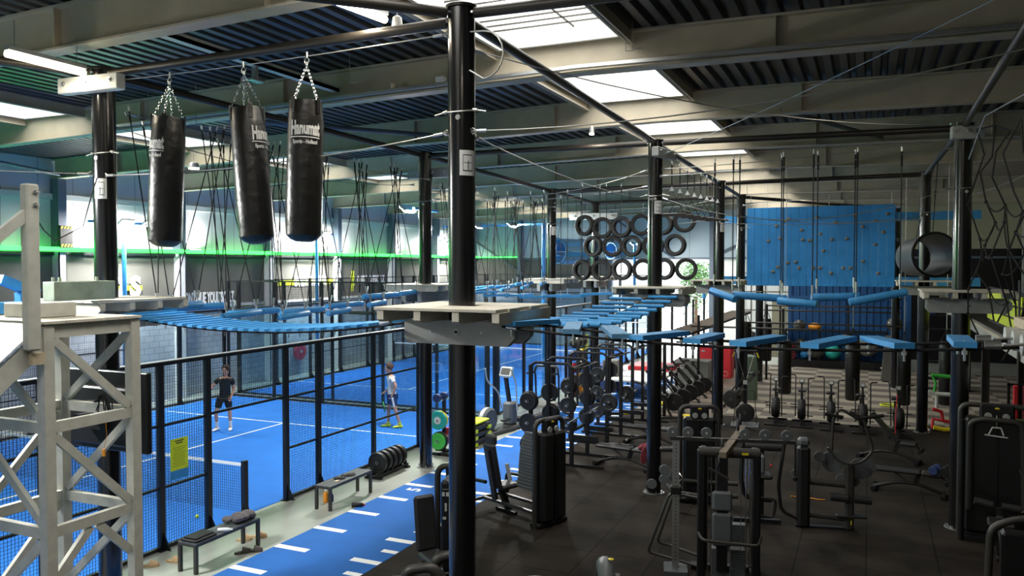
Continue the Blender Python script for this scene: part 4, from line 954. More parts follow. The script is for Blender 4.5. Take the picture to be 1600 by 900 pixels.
# cable tray and small boxes on the second beam
t = thing('cable_tray', 'pale blue-edged cable tray running below the deck to the second beam', 'cable tray', (-9.5, 9.2, 7.45))
m = MB(); m.box((-8.4, 7.3, 7.5), (-8.26, 11.3, 7.56)); m.box((-8.4, 7.3, 7.5), (-8.39, 11.3, 7.6)); m.box((-8.27, 7.3, 7.5), (-8.26, 11.3, 7.6)); part(t, 'tray', m, 'offwhite', world=True)
m = MB(); m.box((-8.37, 9.3, 7.3), (-8.29, 9.36, 7.5)); m.box((-8.4, 9.2, 7.28), (-8.26, 9.46, 7.31)); part(t, 'bracket', m, 'steel', world=True)
t = thing('cable_tray', 'perforated pale cable tray along the lower edge of the second beam', 'cable tray', (-4, 11.25, 7.45))
m = MB(); xs_ = [-14, -4, 3.5]
for a, b in zip(xs_[:-1], xs_[1:]): m.add([(a, 11.2, zb(a)+.04), (b, 11.2, zb(b)+.04), (b, 11.33, zb(b)+.045), (a, 11.33, zb(a)+.045), (a, 11.2, zb(a)+.09), (b, 11.2, zb(b)+.09), (b, 11.21, zb(b)+.09), (a, 11.21, zb(a)+.09)], [(0, 3, 2, 1), (0, 1, 5, 4), (4, 5, 6, 7)])
part(t, 'tray', m, 'steel', world=True)
m = MB(); m.box((-6.35, 11.22, 7.47), (-6.2, 11.33, 7.56)); single('junction_box', 'white junction box on the tray of the second beam, left of the centre post', 'box', m, 'white', (-6.3, 11.3, 7.47), world=True)
m = MB(); m.cyl((-7.15, 11.25, 7.45), (-7.15, 11.25, 7.53), .05, n=12); single('beam_sensor', 'small tan round sensor on the second beam', 'sensor', m, 'pine', (-7.15, 11.25, 7.45), world=True)
for i, (x, y, z0) in enumerate(((-7.55, 10.6, 7.45), (-3.1, 11.1, 7.62), (-3.2, 11.1, 7.6), (-11.2, 11.0, 7.1), (-12.5, 11.1, 7.3))):
    m = MB(); m.cyl((x, y, z0), (x, y, zb(x)+.6), .006, n=5); m.tube([(x, y, z0), (x+.08, y, z0-.01), (x+.14, y, z0+.0)], .006, 4)
    single('hanging_wire', 'thin loose wire near the second beam, %s' % ['above the right bag', 'at the rooflight edge', 'beside the rooflight edge wire', 'left of the left bag', 'left of the tower post board'][i], 'wire', m, 'wire', (x, y, z0), world=True)

# ================================================================ WHITE TIMBER TOWER
T = thing('timber_tower', 'white painted timber access tower with ramp at the left edge', 'tower', (-7.2, 5.2, 0))
X0, X1, Y0, Y1, ZT = -7.73, -6.7, 4.8, 5.72, 4.07
s = .1
for x, y in ((X0, Y0), (X1, Y0), (X0, Y1), (X1, Y1)): m = MB(); m.box((x-s/2, y-s/2, 0), (x+s/2, y+s/2, ZT-.04)); part(T, 'leg', m, 'timber', world=True)
tiers = [4.0-.02, 3.11, 2.16, 1.2, .3]
for k, z in enumerate(tiers):
    hh = .13 if k == 0 else .1
    for a, b in (((X0, Y0), (X1, Y0)), ((X1, Y0), (X1, Y1)), ((X0, Y1), (X1, Y1)), ((X0, Y0), (X0, Y1))):
        m = MB(); dx = b[0] > a[0]; o = .052
        if dx: m.box((a[0]+.05, a[1]-.03, z-hh/2), (b[0]-.05, a[1]+.03, z+hh/2))
        else: m.box((a[0]-.03, a[1]+.05, z-hh/2), (a[0]+.03, b[1]-.05, z+hh/2))
        part(T, 'rail', m, 'timber', world=True)
def brace(a, b, w=.075): m = MB(); m.bar(a, b, .045, w); part(T, 'brace', m, 'timber', world=True)
for k in range(4):
    zt, z0 = tiers[k]-.08, tiers[k+1]+.07
    brace((X1+.01, Y0+.06, zt), (X1+.01, Y1-.06, z0)) if k < 2 else (brace((X1, Y0+.06, zt-.35), (X1, Y0+.42, zt+.02)), brace((X1, Y1-.06, zt-.35), (X1, Y1-.42, zt+.02)))
    brace((X1-.06, Y1, zt), (X0+.06, Y1, z0)); brace((X0+.06, Y0, zt), (X1-.06, Y0, z0)) if k != 2 else brace((X0+.06, Y0, z0), (X1-.06, Y0, zt)); brace((X0, Y0+.06, z0), (X0, Y1-.06, zt))
for i in range(5):
    m = MB(); y = 4.74+i*.208; m.box((-7.84, y, ZT-.025), (-6.63, y+.203, ZT)); part(T, 'deck_board', m, 'pallet', world=True)
# ramp going down to the left of the picture
rd = Vector((0, -1, -.8)).normalized(); up = Vector((0, -.8, 1)).normalized()
P0 = Vector((-6.69, 4.72, 3.96))
for x in (-6.69, -7.78): m = MB(); m.bar((x, 4.76, 3.90), (x, 1.2, 3.90-.8*3.56), .05, .17, (0, 0, 1)); part(T, 'stringer', m, 'timber', world=True)
for i in range(13):
    y = 4.72-i*.27; z = 4.05-(4.72-y)*.8; m = MB(); m.add([(-7.82, y, z), (-6.65, y, z), (-6.65, y-.262, z-.21), (-7.82, y-.262, z-.21), (-7.82, y-.02, z-.03), (-6.65, y-.02, z-.03), (-6.65, y-.28, z-.24), (-7.82, y-.28, z-.24)], [(0, 3, 2, 1), (4, 5, 6, 7), (0, 1, 5, 4), (1, 2, 6, 5), (2, 3, 7, 6), (3, 0, 4, 7)]); part(T, 'ramp_board', m, 'white', world=True)
m = MB(); m.chbox((-6.67, 4.56, 3.83), (-6.57, 4.68, 5.27), .015); hp_ = part(T, 'handrail_post', m, 'timber', world=True)
m = MB()
for z in (5.2, 5.09): m.cyl((-6.57, 4.63, z), (-6.555, 4.63, z), .018, n=8); m.cyl((-6.565, 4.645, z-.005), (-6.54, 4.655, z), .012, n=6)
part(hp_, 'bolt', m, 'steel', 'steel bolts', world=True)
m = MB(); m.bar((-6.62, 4.6, 5.02), (-6.62, 2.6, 5.02-1.62), .05, .09); part(T, 'handrail', m, 'timber', world=True)
m = MB(); m.box((-6.72, 4.62, 3.70), (-6.62, 4.74, 3.8)); part(T, 'block', m, 'pine', world=True)
m = MB(); m.chbox((-7.6, 5.02, ZT), (-7.1, 5.42, ZT+.14), .01); single('timber_block', 'pale timber block lying on the tower deck', 'block', m, 'timber', (-7.35, 5.2, ZT), world=True)
m = MB(); m.chbox((-8.55, 6.1, 4.16), (-8.35, 6.9, 4.38), .008)
for y in (6.16, 6.24, 6.72): m.cyl((-8.45, y, 4.38), (-8.45, y, 4.43), .018, n=8)
single('bolted_beam', 'greenish weathered beam with bolts on top, behind the tower deck', 'beam', m, mat('greenish_timber', (.30, .36, .27), .7, noise=.25, scale=5), (-8.45, 6.5, 4.16), world=True)
t = thing('blue_frame', 'blue timber frame at the left edge behind the tower deck', 'frame', (-8.4, 5.6, 3.9))
m = MB(); m.bar((-8.3, 4.9, 4.12), (-8.3, 5.75, 4.12), .1, .12); part(t, 'beam', m, 'bluelog', world=True); m = MB(); m.bar((-8.5, 6.0, 4.25), (-8.5, 5.58, 4.42), .1, .1); part(t, 'beam', m, 'bluelog', world=True); m = MB(); m.box((-8.56, 5.78, 3.9), (-8.46, 5.9, 4.27)); part(t, 'upright', m, 'bluelog', world=True)
# screen hung behind the tower, seen from the back, with loose cables
t = thing('wall_screen', 'large black screen seen from behind, hanging at the tower', 'screen', (-7.6, 6.1, 3.0))
m = MB(); m.chbox((-8.2, 6.13, 2.55), (-6.98, 6.2, 3.42), .01); part(t, 'panel', m, 'screen', world=True)
m = MB(); m.chbox((-8.05, 6.05, 2.62), (-7.15, 6.13, 3.25), .02); m.box((-7.75, 6.0, 2.8), (-7.45, 6.05, 3.1)); part(t, 'back_housing', m, 'plastic', world=True)
m = MB(); m.box((-7.62, 5.76, 2.9), (-7.54, 6.02, 3.0)); part(t, 'bracket', m, 'mesh', world=True)
m = MB(); rr = random.Random(11)
for k in range(9):
    a = Vector((-7.2+rr.uniform(-.05, .1), 5.7, 3.17)); b = Vector((-6.9+rr.uniform(-.1, .05), 5.62, 3.28+rr.uniform(-.06, .06))); c2 = Vector((-6.95+rr.uniform(-.2, .1), 5.64, 3.05+rr.uniform(-.12, .1)))
    m.tube([a.lerp(b, q/6)*(1-q/6)+b.lerp(c2, q/6)*(q/6)+Vector((0, 0, .05*math.sin(PI*q/6))) for q in range(7)], .006, 5)
part(t, 'cable_bundle', m, 'rope', 'tangle of black cables', world=True)
m = MB(); m.tube([(-7.0, 5.64, 3.05), (-6.97, 5.63, 2.86), (-7.0, 5.62, 2.72)], .003, 4); m.box((-7.02, 5.61, 2.65), (-6.99, 5.63, 2.72)); part(t, 'tag', m, 'orange', 'small orange tag on a thin wire', world=True)

# ================================================================ BENCHES AND THINGS AROUND THEM
def bench(label, loc):
    t = thing('bench', label, 'bench', loc, 0, 'benches beside the court fence'); W, L, Hh = .36, 1.36, .45
    for x in (-W/2+.025, W/2-.025):
        for y in (-L/2+.025, L/2-.025): m = MB(); m.box((x-.025, y-.025, 0), (x+.025, y+.025, Hh-.03)); part(t, 'leg', m, 'greymetal')
    m = MB()
    for x in (-W/2+.02, W/2-.02): m.box((x-.02, -L/2, Hh-.045), (x+.02, L/2, Hh-.01))
    for y in (-L/2+.02, L/2-.02): m.box((-W/2, y-.02, Hh-.045), (W/2, y+.02, Hh-.01))
    part(t, 'frame', m, 'greymetal')
    for k in range(3): m = MB(); a = -W/2+.005+k*(W/3); m.box((a, -L/2+.005, Hh-.01), (a+W/3-.008, L/2-.005, Hh+.008)); part(t, 'slat', m, M['greyplate'])
    return t
b1 = bench('dark bench with folded black bag and grey jacket on it', (-9.18, 9.42, 0)); dup(b1, (-9.24, 12.72, 0), 0, 'dark bench with a black garment on it, beside the fence posts')
m = MB(); rr = random.Random(2)
for k in range(16): m.ball((-9.2+rr.uniform(-.1, .1), 9.86+rr.uniform(-.2, .2), .5+rr.uniform(0, .05)), rr.uniform(.06, .1), 10, (1, 1.2, .7))
single('puffer_jacket', 'crumpled grey puffer jacket on the far end of the near bench', 'jacket', m, 'fab_grey', (-9.2, 9.86, .46), world=True)
m = MB(); m.chbox((-9.34, 8.76, .46), (-9.02, 9.2, .5), .015); m.chbox((-9.3, 8.8, .5), (-9.06, 9.16, .525), .012); single('folded_bag', 'flat black folded bag on the near end of the first bench', 'bag', m, 'plastic', (-9.18, 8.98, .46), world=True)
def bottle(loc, label, mt, cap='white', r=.034, h=.2, ry=0):
    t = thing('drink_bottle', label, 'bottle', loc, 0); t.rotation_euler = (0, ry, R(30))
    m = MB(); m.lathe([(r*.9, 0), (r, .01), (r, h*.7), (r*.5, h*.88), (r*.42, h*.9)], 16); part(t, 'body', m, mt); m = MB(); m.lathe([(r*.45, h*.9), (r*.45, h), (r*.4, h)], 12); part(t, 'cap', m, cap); return t
bottle((-9.12, 9.3, .5), 'clear plastic bottle lying on the near bench', 'clearp', 'white', .03, .22, R(90)).location.z = .49
bottle((-9.5, 12.48, 0), 'orange and white drink bottle standing under the second bench', 'orange', 'white', .05, .24)
bottle((-9.42, 12.56, 0), 'small blue and red bottle under the second bench', 'navy', 'red', .035, .17)
bottle((-8.86, 12.42, .045), 'black shaker bottle with red cap lying on the floor before the second bench', 'plastic', 'red', .045, .25, R(90))
m = MB(); rr = random.Random(4)
for k in range(8): m.ball((-9.25+rr.uniform(-.07, .07), 12.75+rr.uniform(-.22, .22), .475), rr.uniform(.05, .08), 8, (1, 1.3, .35))
single('black_garment', 'crumpled black garment on the second bench', 'garment', m, 'rope', (-9.25, 12.75, .46), world=True)
m = MB(); m.chbox((-9.22, 12.36, .46), (-9.15, 12.46, .475), .004); single('yellow_note', 'small pale yellow card on the second bench', 'card', m, 'pine', (-9.18, 12.4, .46), world=True)
def clog(label, loc, rz, mt, grp):
    t = thing('clog', label, 'shoe', loc, rz, grp); m = MB(); n = 14; out = [(.052*math.cos(a)*(1+.15*math.sin(a)), .13*math.sin(a)) for a in [2*PI*k/n for k in range(n)]]
    m.prism(out, (0, 0, .014), (1, 0, 0), (0, 1, 0), .028); part(t, 'sole', m, mt)
    m = MB(); vs = []
    for j in range(5):
        yy = -.0+.03*j
        for i in range(7): a = PI*i/6; wv = .052*math.sqrt(max(.02, 1-((yy+.0)/.135)**2)); vs.append((wv*math.cos(a), yy, .028+.08*math.sin(a)*(1-j/7)))
    m.add(vs, [(j*7+i, j*7+i+1, (j+1)*7+i+1, (j+1)*7+i) for j in range(4) for i in range(6)]+[tuple(28+i for i in range(7))]); m.add([v for v in vs[:7]]+[(v[0]*.9, v[1], v[2]*.92) for v in vs[:7]], [(i, i+1, 7+i+1, 7+i) for i in range(6)]); part(t, 'upper', m, mt); return t
clog('tan slip-on clog nearest the tower leg', (-9.9, 8.72, 0), R(-60), 'tan', 'tan clogs'); clog('tan slip-on clog between the other tan clog and the bench leg', (-9.72, 9.0, 0), R(-75), 'tan', 'tan clogs')
clog('dark brown clog before the near bench, left one of its pair', (-9.02, 9.72, 0), R(-40), 'darkbrown', 'dark clogs'); clog('dark brown clog before the near bench, right one of its pair', (-8.9, 9.86, 0), R(-65), 'darkbrown', 'dark clogs')
clog('light brown shoe under the far end of the near bench', (-9.42, 10.2, 0), R(-50), 'tan', 'shoes behind the bench leg'); clog('light brown shoe just beyond the near bench end', (-9.3, 10.42, 0), R(-70), 'tan', 'shoes behind the bench leg')
m = MB(); m.ball((0, 0, .033), .033, 16); single('padel_ball', 'yellow-green padel ball on the blue court beside the net', 'ball', m, 'lime', (-11.0, 10.72, .01))
# ================================================================ PLAYERS
def skin_mesh(nodes, edges, sub=2):
    """nodes: name -> (x, y, z, radius); edges: pairs. Returns verts, faces of the smooth skinned figure."""
    names = list(nodes); me = bpy.data.meshes.new('figure'); me.from_pydata([nodes[k][:3] for k in names], [(names.index(a), names.index(b)) for a, b in edges], [])
    o = bpy.data.objects.new('figure', me); C.objects.link(o); sk = o.modifiers.new('skin', 'SKIN'); sk.use_smooth_shade = True; sk.branch_smoothing = .4
    for i, k in enumerate(names):
        r = nodes[k][3]; rr_ = r if isinstance(r, tuple) else (r, r); me.skin_vertices[0].data[i].radius = rr_; me.skin_vertices[0].data[i].use_root = (i == 0)
    sb = o.modifiers.new('sub', 'SUBSURF'); sb.levels = sub; sb.render_levels = sub
    dg = bpy.context.evaluated_depsgraph_get(); dg.update(); m2 = bpy.data.meshes.new_from_object(o.evaluated_get(dg)); vs = [v.co.copy() for v in m2.vertices]; fs = [tuple(p.vertices) for p in m2.polygons]
    bpy.data.objects.remove(o); bpy.data.meshes.remove(me); bpy.data.meshes.remove(m2); return vs, fs
def chain(m, pts, r, n=8): m.tube(pts, r, n)
def person(label, loc, rz, J, shirt, shorts, sock, shoe, hairm, sleeve_end=.62, stripe=None, curls=44):
    t = thing('person', label, 'person', loc, rz)
    nd = dict(pelvis=(*J['pelvis'], (.11, .08)), waist=(*J['waist'], (.095, .07)), chest=(*J['chest'], (.12, .08)), sh=(*J['sh'], (.075, .06)), neck=(*J['neck'], .052), head0=(*J['head'], .055))
    ed = [('pelvis', 'waist'), ('waist', 'chest'), ('chest', 'sh'), ('sh', 'neck'), ('neck', 'head0')]
    for s in 'LR':
        nd['S'+s] = (*J['S'+s], .058); nd['E'+s] = (*J['E'+s], .042); nd['W'+s] = (*J['W'+s], .028); nd['P'+s] = (*(Vector(J['W'+s]).lerp(Vector(J['Hd'+s]), .75)), (.038, .022))
        nd['H'+s] = (*J['H'+s], .085); nd['K'+s] = (*J['K'+s], .058); c = Vector(J['K'+s]).lerp(Vector(J['A'+s]), .35); nd['C'+s] = (*c, .054); nd['A'+s] = (*J['A'+s], .037)
        ed += [('sh', 'S'+s), ('S'+s, 'E'+s), ('E'+s, 'W'+s), ('W'+s, 'P'+s), ('pelvis', 'H'+s), ('H'+s, 'K'+s), ('K'+s, 'C'+s), ('C'+s, 'A'+s)]
        f = Vector(J['T'+s]); nd['F'+s] = (*Vector(J['A'+s]).lerp(f, .5), .036); ed.append(('A'+s, 'F'+s))
    vs, fs = skin_mesh(nd, ed); m = MB(); m.add(vs, fs)
    # head: lathed profile shaped with jaw, brow, nose, ears
    hc = Vector(J['head'])+Vector((0, 0, .07)); hr = J['hrz']; H = Matrix.Translation(hc) @ Euler((0, 0, hr)).to_matrix().to_4x4(); m.M = H
    n = 20; prof = [(-.118, .028), (-.105, .05), (-.08, .064), (-.04, .073), (0, .078), (.04, .079), (.08, .068), (.105, .045), (.118, .012)]; vv = []
    for z, r in prof:
        for k in range(n):
            a = 2*PI*k/n; y = r*math.sin(a)*1.18; x = r*math.cos(a)
            if y < 0 and z < -.05: y -= .012; x *= .9
            if y < 0 and abs(z-.005) < .02: y += .006
            vv.append((x, y, z))
    m.add(vv, [(j*n+k, j*n+(k+1) % n, (j+1)*n+(k+1) % n, (j+1)*n+k) for j in range(len(prof)-1) for k in range(n)]+[tuple(range(n-1, -1, -1)), tuple(range((len(prof)-1)*n, len(prof)*n))])
    m.add([(-.013, -.088, -.02), (.013, -.088, -.02), (0, -.122, -.024), (0, -.09, .025)], [(0, 2, 3), (2, 1, 3), (0, 1, 2)])
    for sx in (-1, 1): m.ball((sx*.079, .008, -.01), .026, 8, (.35, .7, 1))
    # hands: palm end, four fingers, thumb
    m.M = Matrix()
    for s in 'LR':
        w_ = Vector(J['W'+s]); h_ = Vector(J['Hd'+s]); d = (h_-w_).normalized(); side = d.cross(Vector((0, -1, 0))).normalized(); curl = side.cross(d)
        b = w_+(h_-w_)*.8
        for k in range(4):
            o_ = side*(k-1.5)*.018; L = (.06, .072, .068, .052)[k]; m.tube([b+o_, b+o_+d*L*.45+curl*.006, b+o_+d*L*.75+curl*.02, b+o_+d*L*.85+curl*.034], [.0095, .009, .0085, .007], 6)
        m.tube([w_+d*.03+side*.025, w_+d*.055+side*.045+curl*.012, w_+d*.085+side*.045+curl*.03], [.012, .011, .008], 6)
    part(t, 'body', m, 'skin')
    F = MB(); F.M = H
    for sx in (-1, 1): F.ball((sx*.028, -.083, .012), .009, 6, (1.2, .5, .6)); F.cbox((sx*.029, -.089, .032), (.032, .008, .006))
    F.cbox((0, -.092, -.055), (.042, .008, .008)); part(t, 'face_features', F, hairm, 'dark eyes, brows and mouth')
    hm = MB(); hm.M = H; rr = random.Random(8); hm.ball((0, .022, .045), .098, 16, (.95, 1.05, .98))
    for k in range(curls):
        a = rr.uniform(-.5, PI+.5) if k % 3 else rr.uniform(0, 2*PI); e = rr.uniform(.05, 1.3) if k % 3 else rr.uniform(.7, 1.4); hm.ball((.095*math.cos(a)*math.cos(e), .01+.105*math.sin(a)*math.cos(e), .055+.092*math.sin(e)), rr.uniform(.026, .04), 6)
    part(t, 'hair', hm, hairm)
    # clothes as slightly larger continuous surfaces
    sv = lambda k, g, f=None: (*nd[k][:3], tuple(q+g for q in nd[k][3]) if isinstance(nd[k][3], tuple) else nd[k][3]+g)
    cn = dict(chest=(*nd['chest'][:3], (.165, .13)), waist=(*nd['waist'][:3], (.148, .12)), pelvis=(*nd['pelvis'][:3], (.155, .128)), hem=(nd['pelvis'][0], nd['pelvis'][1], nd['pelvis'][2]-.07, (.158, .13)), sh=(*nd['sh'][:3], (.13, .105)), neck=(*Vector(J['sh']).lerp(Vector(J['neck']), .4), .075)); ce = [('chest', 'waist'), ('waist', 'pelvis'), ('pelvis', 'hem'), ('chest', 'sh'), ('sh', 'neck')]
    for s in 'LR':
        cn['S'+s] = sv('S'+s, .022); e = Vector(J['S'+s]).lerp(Vector(J['E'+s]), sleeve_end); cn['E'+s] = (*e, .07); ce += [('sh', 'S'+s), ('S'+s, 'E'+s)]
    vs, fs = skin_mesh(cn, ce); m = MB(); m.add(vs, fs); part(t, 'shirt', m, shirt)
    cn = dict(pelvis=(nd['pelvis'][0], nd['pelvis'][1], nd['pelvis'][2]+.02, (.15, .118))); ce = []
    for s in 'LR':
        e = Vector(J['H'+s]).lerp(Vector(J['K'+s]), .72); cn['H'+s] = (*J['H'+s], .112); cn['K'+s] = (*e, .1); ce += [('pelvis', 'H'+s), ('H'+s, 'K'+s)]
    vs, fs = skin_mesh(cn, ce); m = MB(); m.add(vs, fs); sh_ = part(t, 'shorts', m, shorts)
    if stripe:
        m = MB(); a = Vector(J['HL'])+Vector((.115, 0, 0)); b = Vector(J['HL']).lerp(Vector(J['KL']), .72)+Vector((.105, 0, 0)); m.bar(a, b, .012, .05, (0, 1, 0)); part(sh_, 'stripe', m, stripe)
    for s in 'LR':
        a = Vector(J['A'+s]); k = Vector(J['K'+s]); f = Vector(J['T'+s])
        m = MB(); m.tube([a.lerp(k, .42 if sock == 'white' else .12), a.lerp(k, .2 if sock == 'white' else .06), a+Vector((0, 0, -.02))], [.05, .043, .043], 12); part(t, 'sock', m, sock)
        m = MB(); d = (f-a); d.z = 0; d = d.normalized(); sd = d.cross(Vector((0, 0, 1))); g0 = Vector((a.x, a.y, f.z-.03)); n = 10; rings = [(-.075, .036, .07), (-.04, .044, .09), (.03, .046, .085), (.1, .05, .06), (.16, .048, .05), (.2, .03, .035)]; vv = []
        for (q, wd, hh) in rings:
            for i in range(n):
                an = 2*PI*i/n; vv.append(tuple(g0+d*q+sd*wd*math.cos(an)+Vector((0, 0, max(0, hh/2+hh/2*math.sin(an))))))
        m.add(vv, [(j*n+i, j*n+(i+1) % n, (j+1)*n+(i+1) % n, (j+1)*n+i) for j in range(len(rings)-1) for i in range(n)]+[tuple(range(n-1, -1, -1)), tuple(range((len(rings)-1)*n, len(rings)*n))]); part(t, 'shoe', m, shoe)
    return t
# player in black: standing, weight on the left leg, head turned, right forearm lifted (local -y = facing)
J1 = dict(pelvis=(0, 0, .93), waist=(.01, 0, 1.08), chest=(.03, -.01, 1.28), sh=(.04, 0, 1.41), neck=(.045, -.01, 1.50), head=(.05, -.02, 1.57), hrz=R(-35),
 SL=(.21, .01, 1.41), EL=(.26, .04, 1.14), WL=(.20, -.10, .94), HdL=(.16, -.16, .85), SR=(-.13, 0, 1.42), ER=(-.30, -.06, 1.22), WR=(-.40, -.24, 1.10), HdR=(-.44, -.32, 1.06),
 HL=(.09, 0, .88), KL=(.15, -.03, .50), AL=(.16, .03, .10), TL=(.16, -.12, .04), HR=(-.09, 0, .88), KR=(-.2, -.09, .50), AR=(-.19, .03, .10), TR=(-.26, -.10, .04))
person('player in black shirt and shorts with white socks, standing on the near court', (-16.15, 16.75, .012), R(38), J1, 'black', 'black', 'white', 'white', 'hair')
# player in white: walking to the left, seen from the side
J2 = dict(pelvis=(0, 0, .94), waist=(0, -.01, 1.09), chest=(0, -.03, 1.30), sh=(0, -.03, 1.43), neck=(0, -.05, 1.51), head=(0, -.09, 1.58), hrz=R(0),
 SL=(.17, 0, 1.42), EL=(.21, .13, 1.18), WL=(.19, .03, .95), HdL=(.18, -.03, .86), SR=(-.17, -.02, 1.42), ER=(-.20, -.02, 1.14), WR=(-.17, -.2, .98), HdR=(-.16, -.28, .92),
 HL=(.09, .02, .88), KL=(.1, .1, .50), AL=(.1, .22, .12), TL=(.1, .07, .04), HR=(-.09, -.02, .88), KR=(-.1, -.1, .50), AR=(-.1, -.12, .10), TR=(-.1, -.28, .04))
person('player in white shirt and navy shorts with lime shoes, walking to the left', (-12.15, 18.97, .012), R(-62), J2, 'white', 'navy', 'lime', 'lime', 'hair', .6, 'white', 34)
def racket(label, loc, rot):
    t = thing('padel_racket', label, 'racket', loc); t.rotation_euler = rot
    m = MB(); n = 20; m.prism([(.12*math.cos(2*PI*k/n), .145*math.sin(2*PI*k/n)) for k in range(n)], (0, 0, -.33), (1, 0, 0), (0, 0, 1), .03); part(t, 'face', m, 'black'); m = MB(); m.tube([(.122*math.cos(2*PI*k/n), 0, -.33+.147*math.sin(2*PI*k/n)) for k in range(n)], .012, 6, True); part(t, 'rim', m, 'green', 'green rim'); m = MB(); m.cyl((0, 0, -.19), (0, 0, 0), .016, n=8); part(t, 'handle', m, 'black')
racket('black racket with green rim held by the player in white', (-12.15-.28*.85, 18.97-.16, .93), (R(10), 0, R(-50)))
# ================================================================ GYM EQUIPMENT
def P_(t, name, fn, mt, label=None): m = MB(); fn(m); return part(t, name, m, mt, label)
def plate_mesh(r=.225, w=.06):
    m = MB(); m.ring([(.028, -w/2), (.06, -w/2), (.065, -w*.3), (r*.72, -w*.3), (r*.78, -w/2), (r-.01, -w/2), (r, -w*.35), (r, w*.35), (r-.01, w/2), (r*.78, w/2), (r*.72, w*.3), (.065, w*.3), (.06, w/2), (.028, w/2)], 28, axis='y'); return m
PL = {}
def plate(loc, label, rz=0, r=.225, w=.06, mt='tyrewall', grp=None, hub=None):
    k = (round(r, 3), w, mt, hub)
    if k not in PL:
        t = thing('weight_plate', label, 'weight plate', loc, rz, grp); part(t, 'disc', plate_mesh(r, w), mt)
        m = MB(); m.ring([(.026, -w/2-.004), (.034 if not hub else .09, -w/2-.004), (.034 if not hub else .09, w/2+.004), (.026, w/2+.004)], 20, axis='y'); part(t, 'hub', m, hub or 'steel', 'pale metal hub'); PL[k] = t; return t
    return dup(PL[k], loc, rz, label, grp)

def power_rack(loc, rz, label, sid):
    t = thing('power_rack', label, 'rack', loc, rz, 'power racks along the sprint strip'); H = 2.25; D = 1.0; Wd = .55
    for x in (0, -D):
        for y in (-Wd, Wd):
            m = MB(); m.box((x-.04, y-.04, 0), (x+.04, y+.04, H)); u = part(t, 'upright', m, 'black')
            if x == 0: m = MB(); [m.cyl((x+.041, y, .3+k*.12), (x+.043, y, .3+k*.12), .012, n=8) for k in range(16)]; part(u, 'pin_holes', m, 'greymetal', 'column of pale pin holes')
    for y in (-Wd, Wd):
        m = MB(); m.tube(arc([(0, y, H-.02), (-.1, y, H+.06), (-D+.1, y, H+.06), (-D, y, H-.02)], .1), .032, 8); part(t, 'top_rail', m, 'black')
        m = MB(); m.box((-D-.1, y-.035, 0), (.75, y+.035, .06)); part(t, 'foot', m, 'black')
        m = MB(); m.box((0, y-.03, .62), (.62, y+.03, .72)); part(t, 'safety_arm', m, 'black')
        m = MB(); m.box((.03, y-.03, 1.02), (.12, y+.03, 1.06)); m.box((.1, y-.03, 1.02), (.12, y+.03, 1.1)); part(t, 'bar_hook', m, 'steel')
        for z in (.45, .95, 1.45): m = MB(); s = 1 if y > 0 else -1; m.cyl((-D, y, z), (-D, y+s*.3, z), .024, n=10); part(t, 'plate_peg', m, 'steel', 'steel plate peg')
    m = MB(); m.box((-.03, -Wd, H-.1), (.03, Wd, H-.02)); part(t, 'cross_beam', m, 'black'); m = MB(); m.box((-D-.03, -Wd, .2), (-D+.03, Wd, .28)); part(t, 'cross_beam', m, 'black')
    m = MB(); m.cyl((.25, -Wd, H+.0), (.25, Wd, H), .018, n=8); m.tube(arc([(0, -Wd, H-.05), (.25, -Wd, H)], .05), .02, 6); m.tube([(0, Wd, H-.05), (.25, Wd, H)], .02, 6); part(t, 'pull_up_bar', m, 'pipe')
    c, s_ = math.cos(rz), math.sin(rz)
    for y in (-1, 1):
        for j, z in enumerate((.45, .95, 1.45)):
            for q in range(2 if sid < 2 else 1):
                yy = y*(Wd+.09+q*.075); lx, ly = -D, yy
                plate((loc[0]+lx*c-ly*s_, loc[1]+lx*s_+ly*c, z), 'black weight plate on the %s rack, %s peg %s side%s' % (('near', 'middle', 'far')[sid], ('lowest', 'middle', 'top')[j], ('near', 'far')[y > 0], '' if q == 0 else ', outermost'), rz, .225 if (j+q) % 2 == 0 else .2, grp='weight plates stored on the rack pegs')
    return t
power_rack((-6.1, 17.5, .015), 0, 'near power rack, before the bench with the maroon cloth', 0)
power_rack((-6.0, 19.9, .015), R(-2), 'middle power rack behind the near one', 1)
power_rack((-6.0, 22.2, .015), 0, 'far power rack beside the tilted rowers', 2)
def barbell(loc, rz, label, n=1, r=.225):
    t = thing('barbell', label, 'barbell', loc, rz); m = MB(); m.cyl((0, -.66, 0), (0, .66, 0), .014, n=8); part(t, 'shaft', m, 'chrome')
    for s in (-1, 1): m = MB(); m.cyl((0, s*.66, 0), (0, s*1.05, 0), .025, n=10); m.cyl((0, s*.64, 0), (0, s*.67, 0), .036, n=12); part(t, 'sleeve', m, 'chrome')
    for s in (-1, 1):
        if n: plate((loc[0]-math.sin(rz)*s*.72, loc[1]+math.cos(rz)*s*.72, loc[2]), 'black weight plate loaded on the %s end of the %s' % ('near' if s < 0 else 'far', label.split(',')[0]), rz, r)
    return t
barbell((-6.0, 17.5, 1.1), 0, 'empty chrome barbell on the near rack', 0)
barbell((-5.9, 19.9, 1.12), R(-2), 'loaded barbell of the middle rack, plates on both ends', 1)

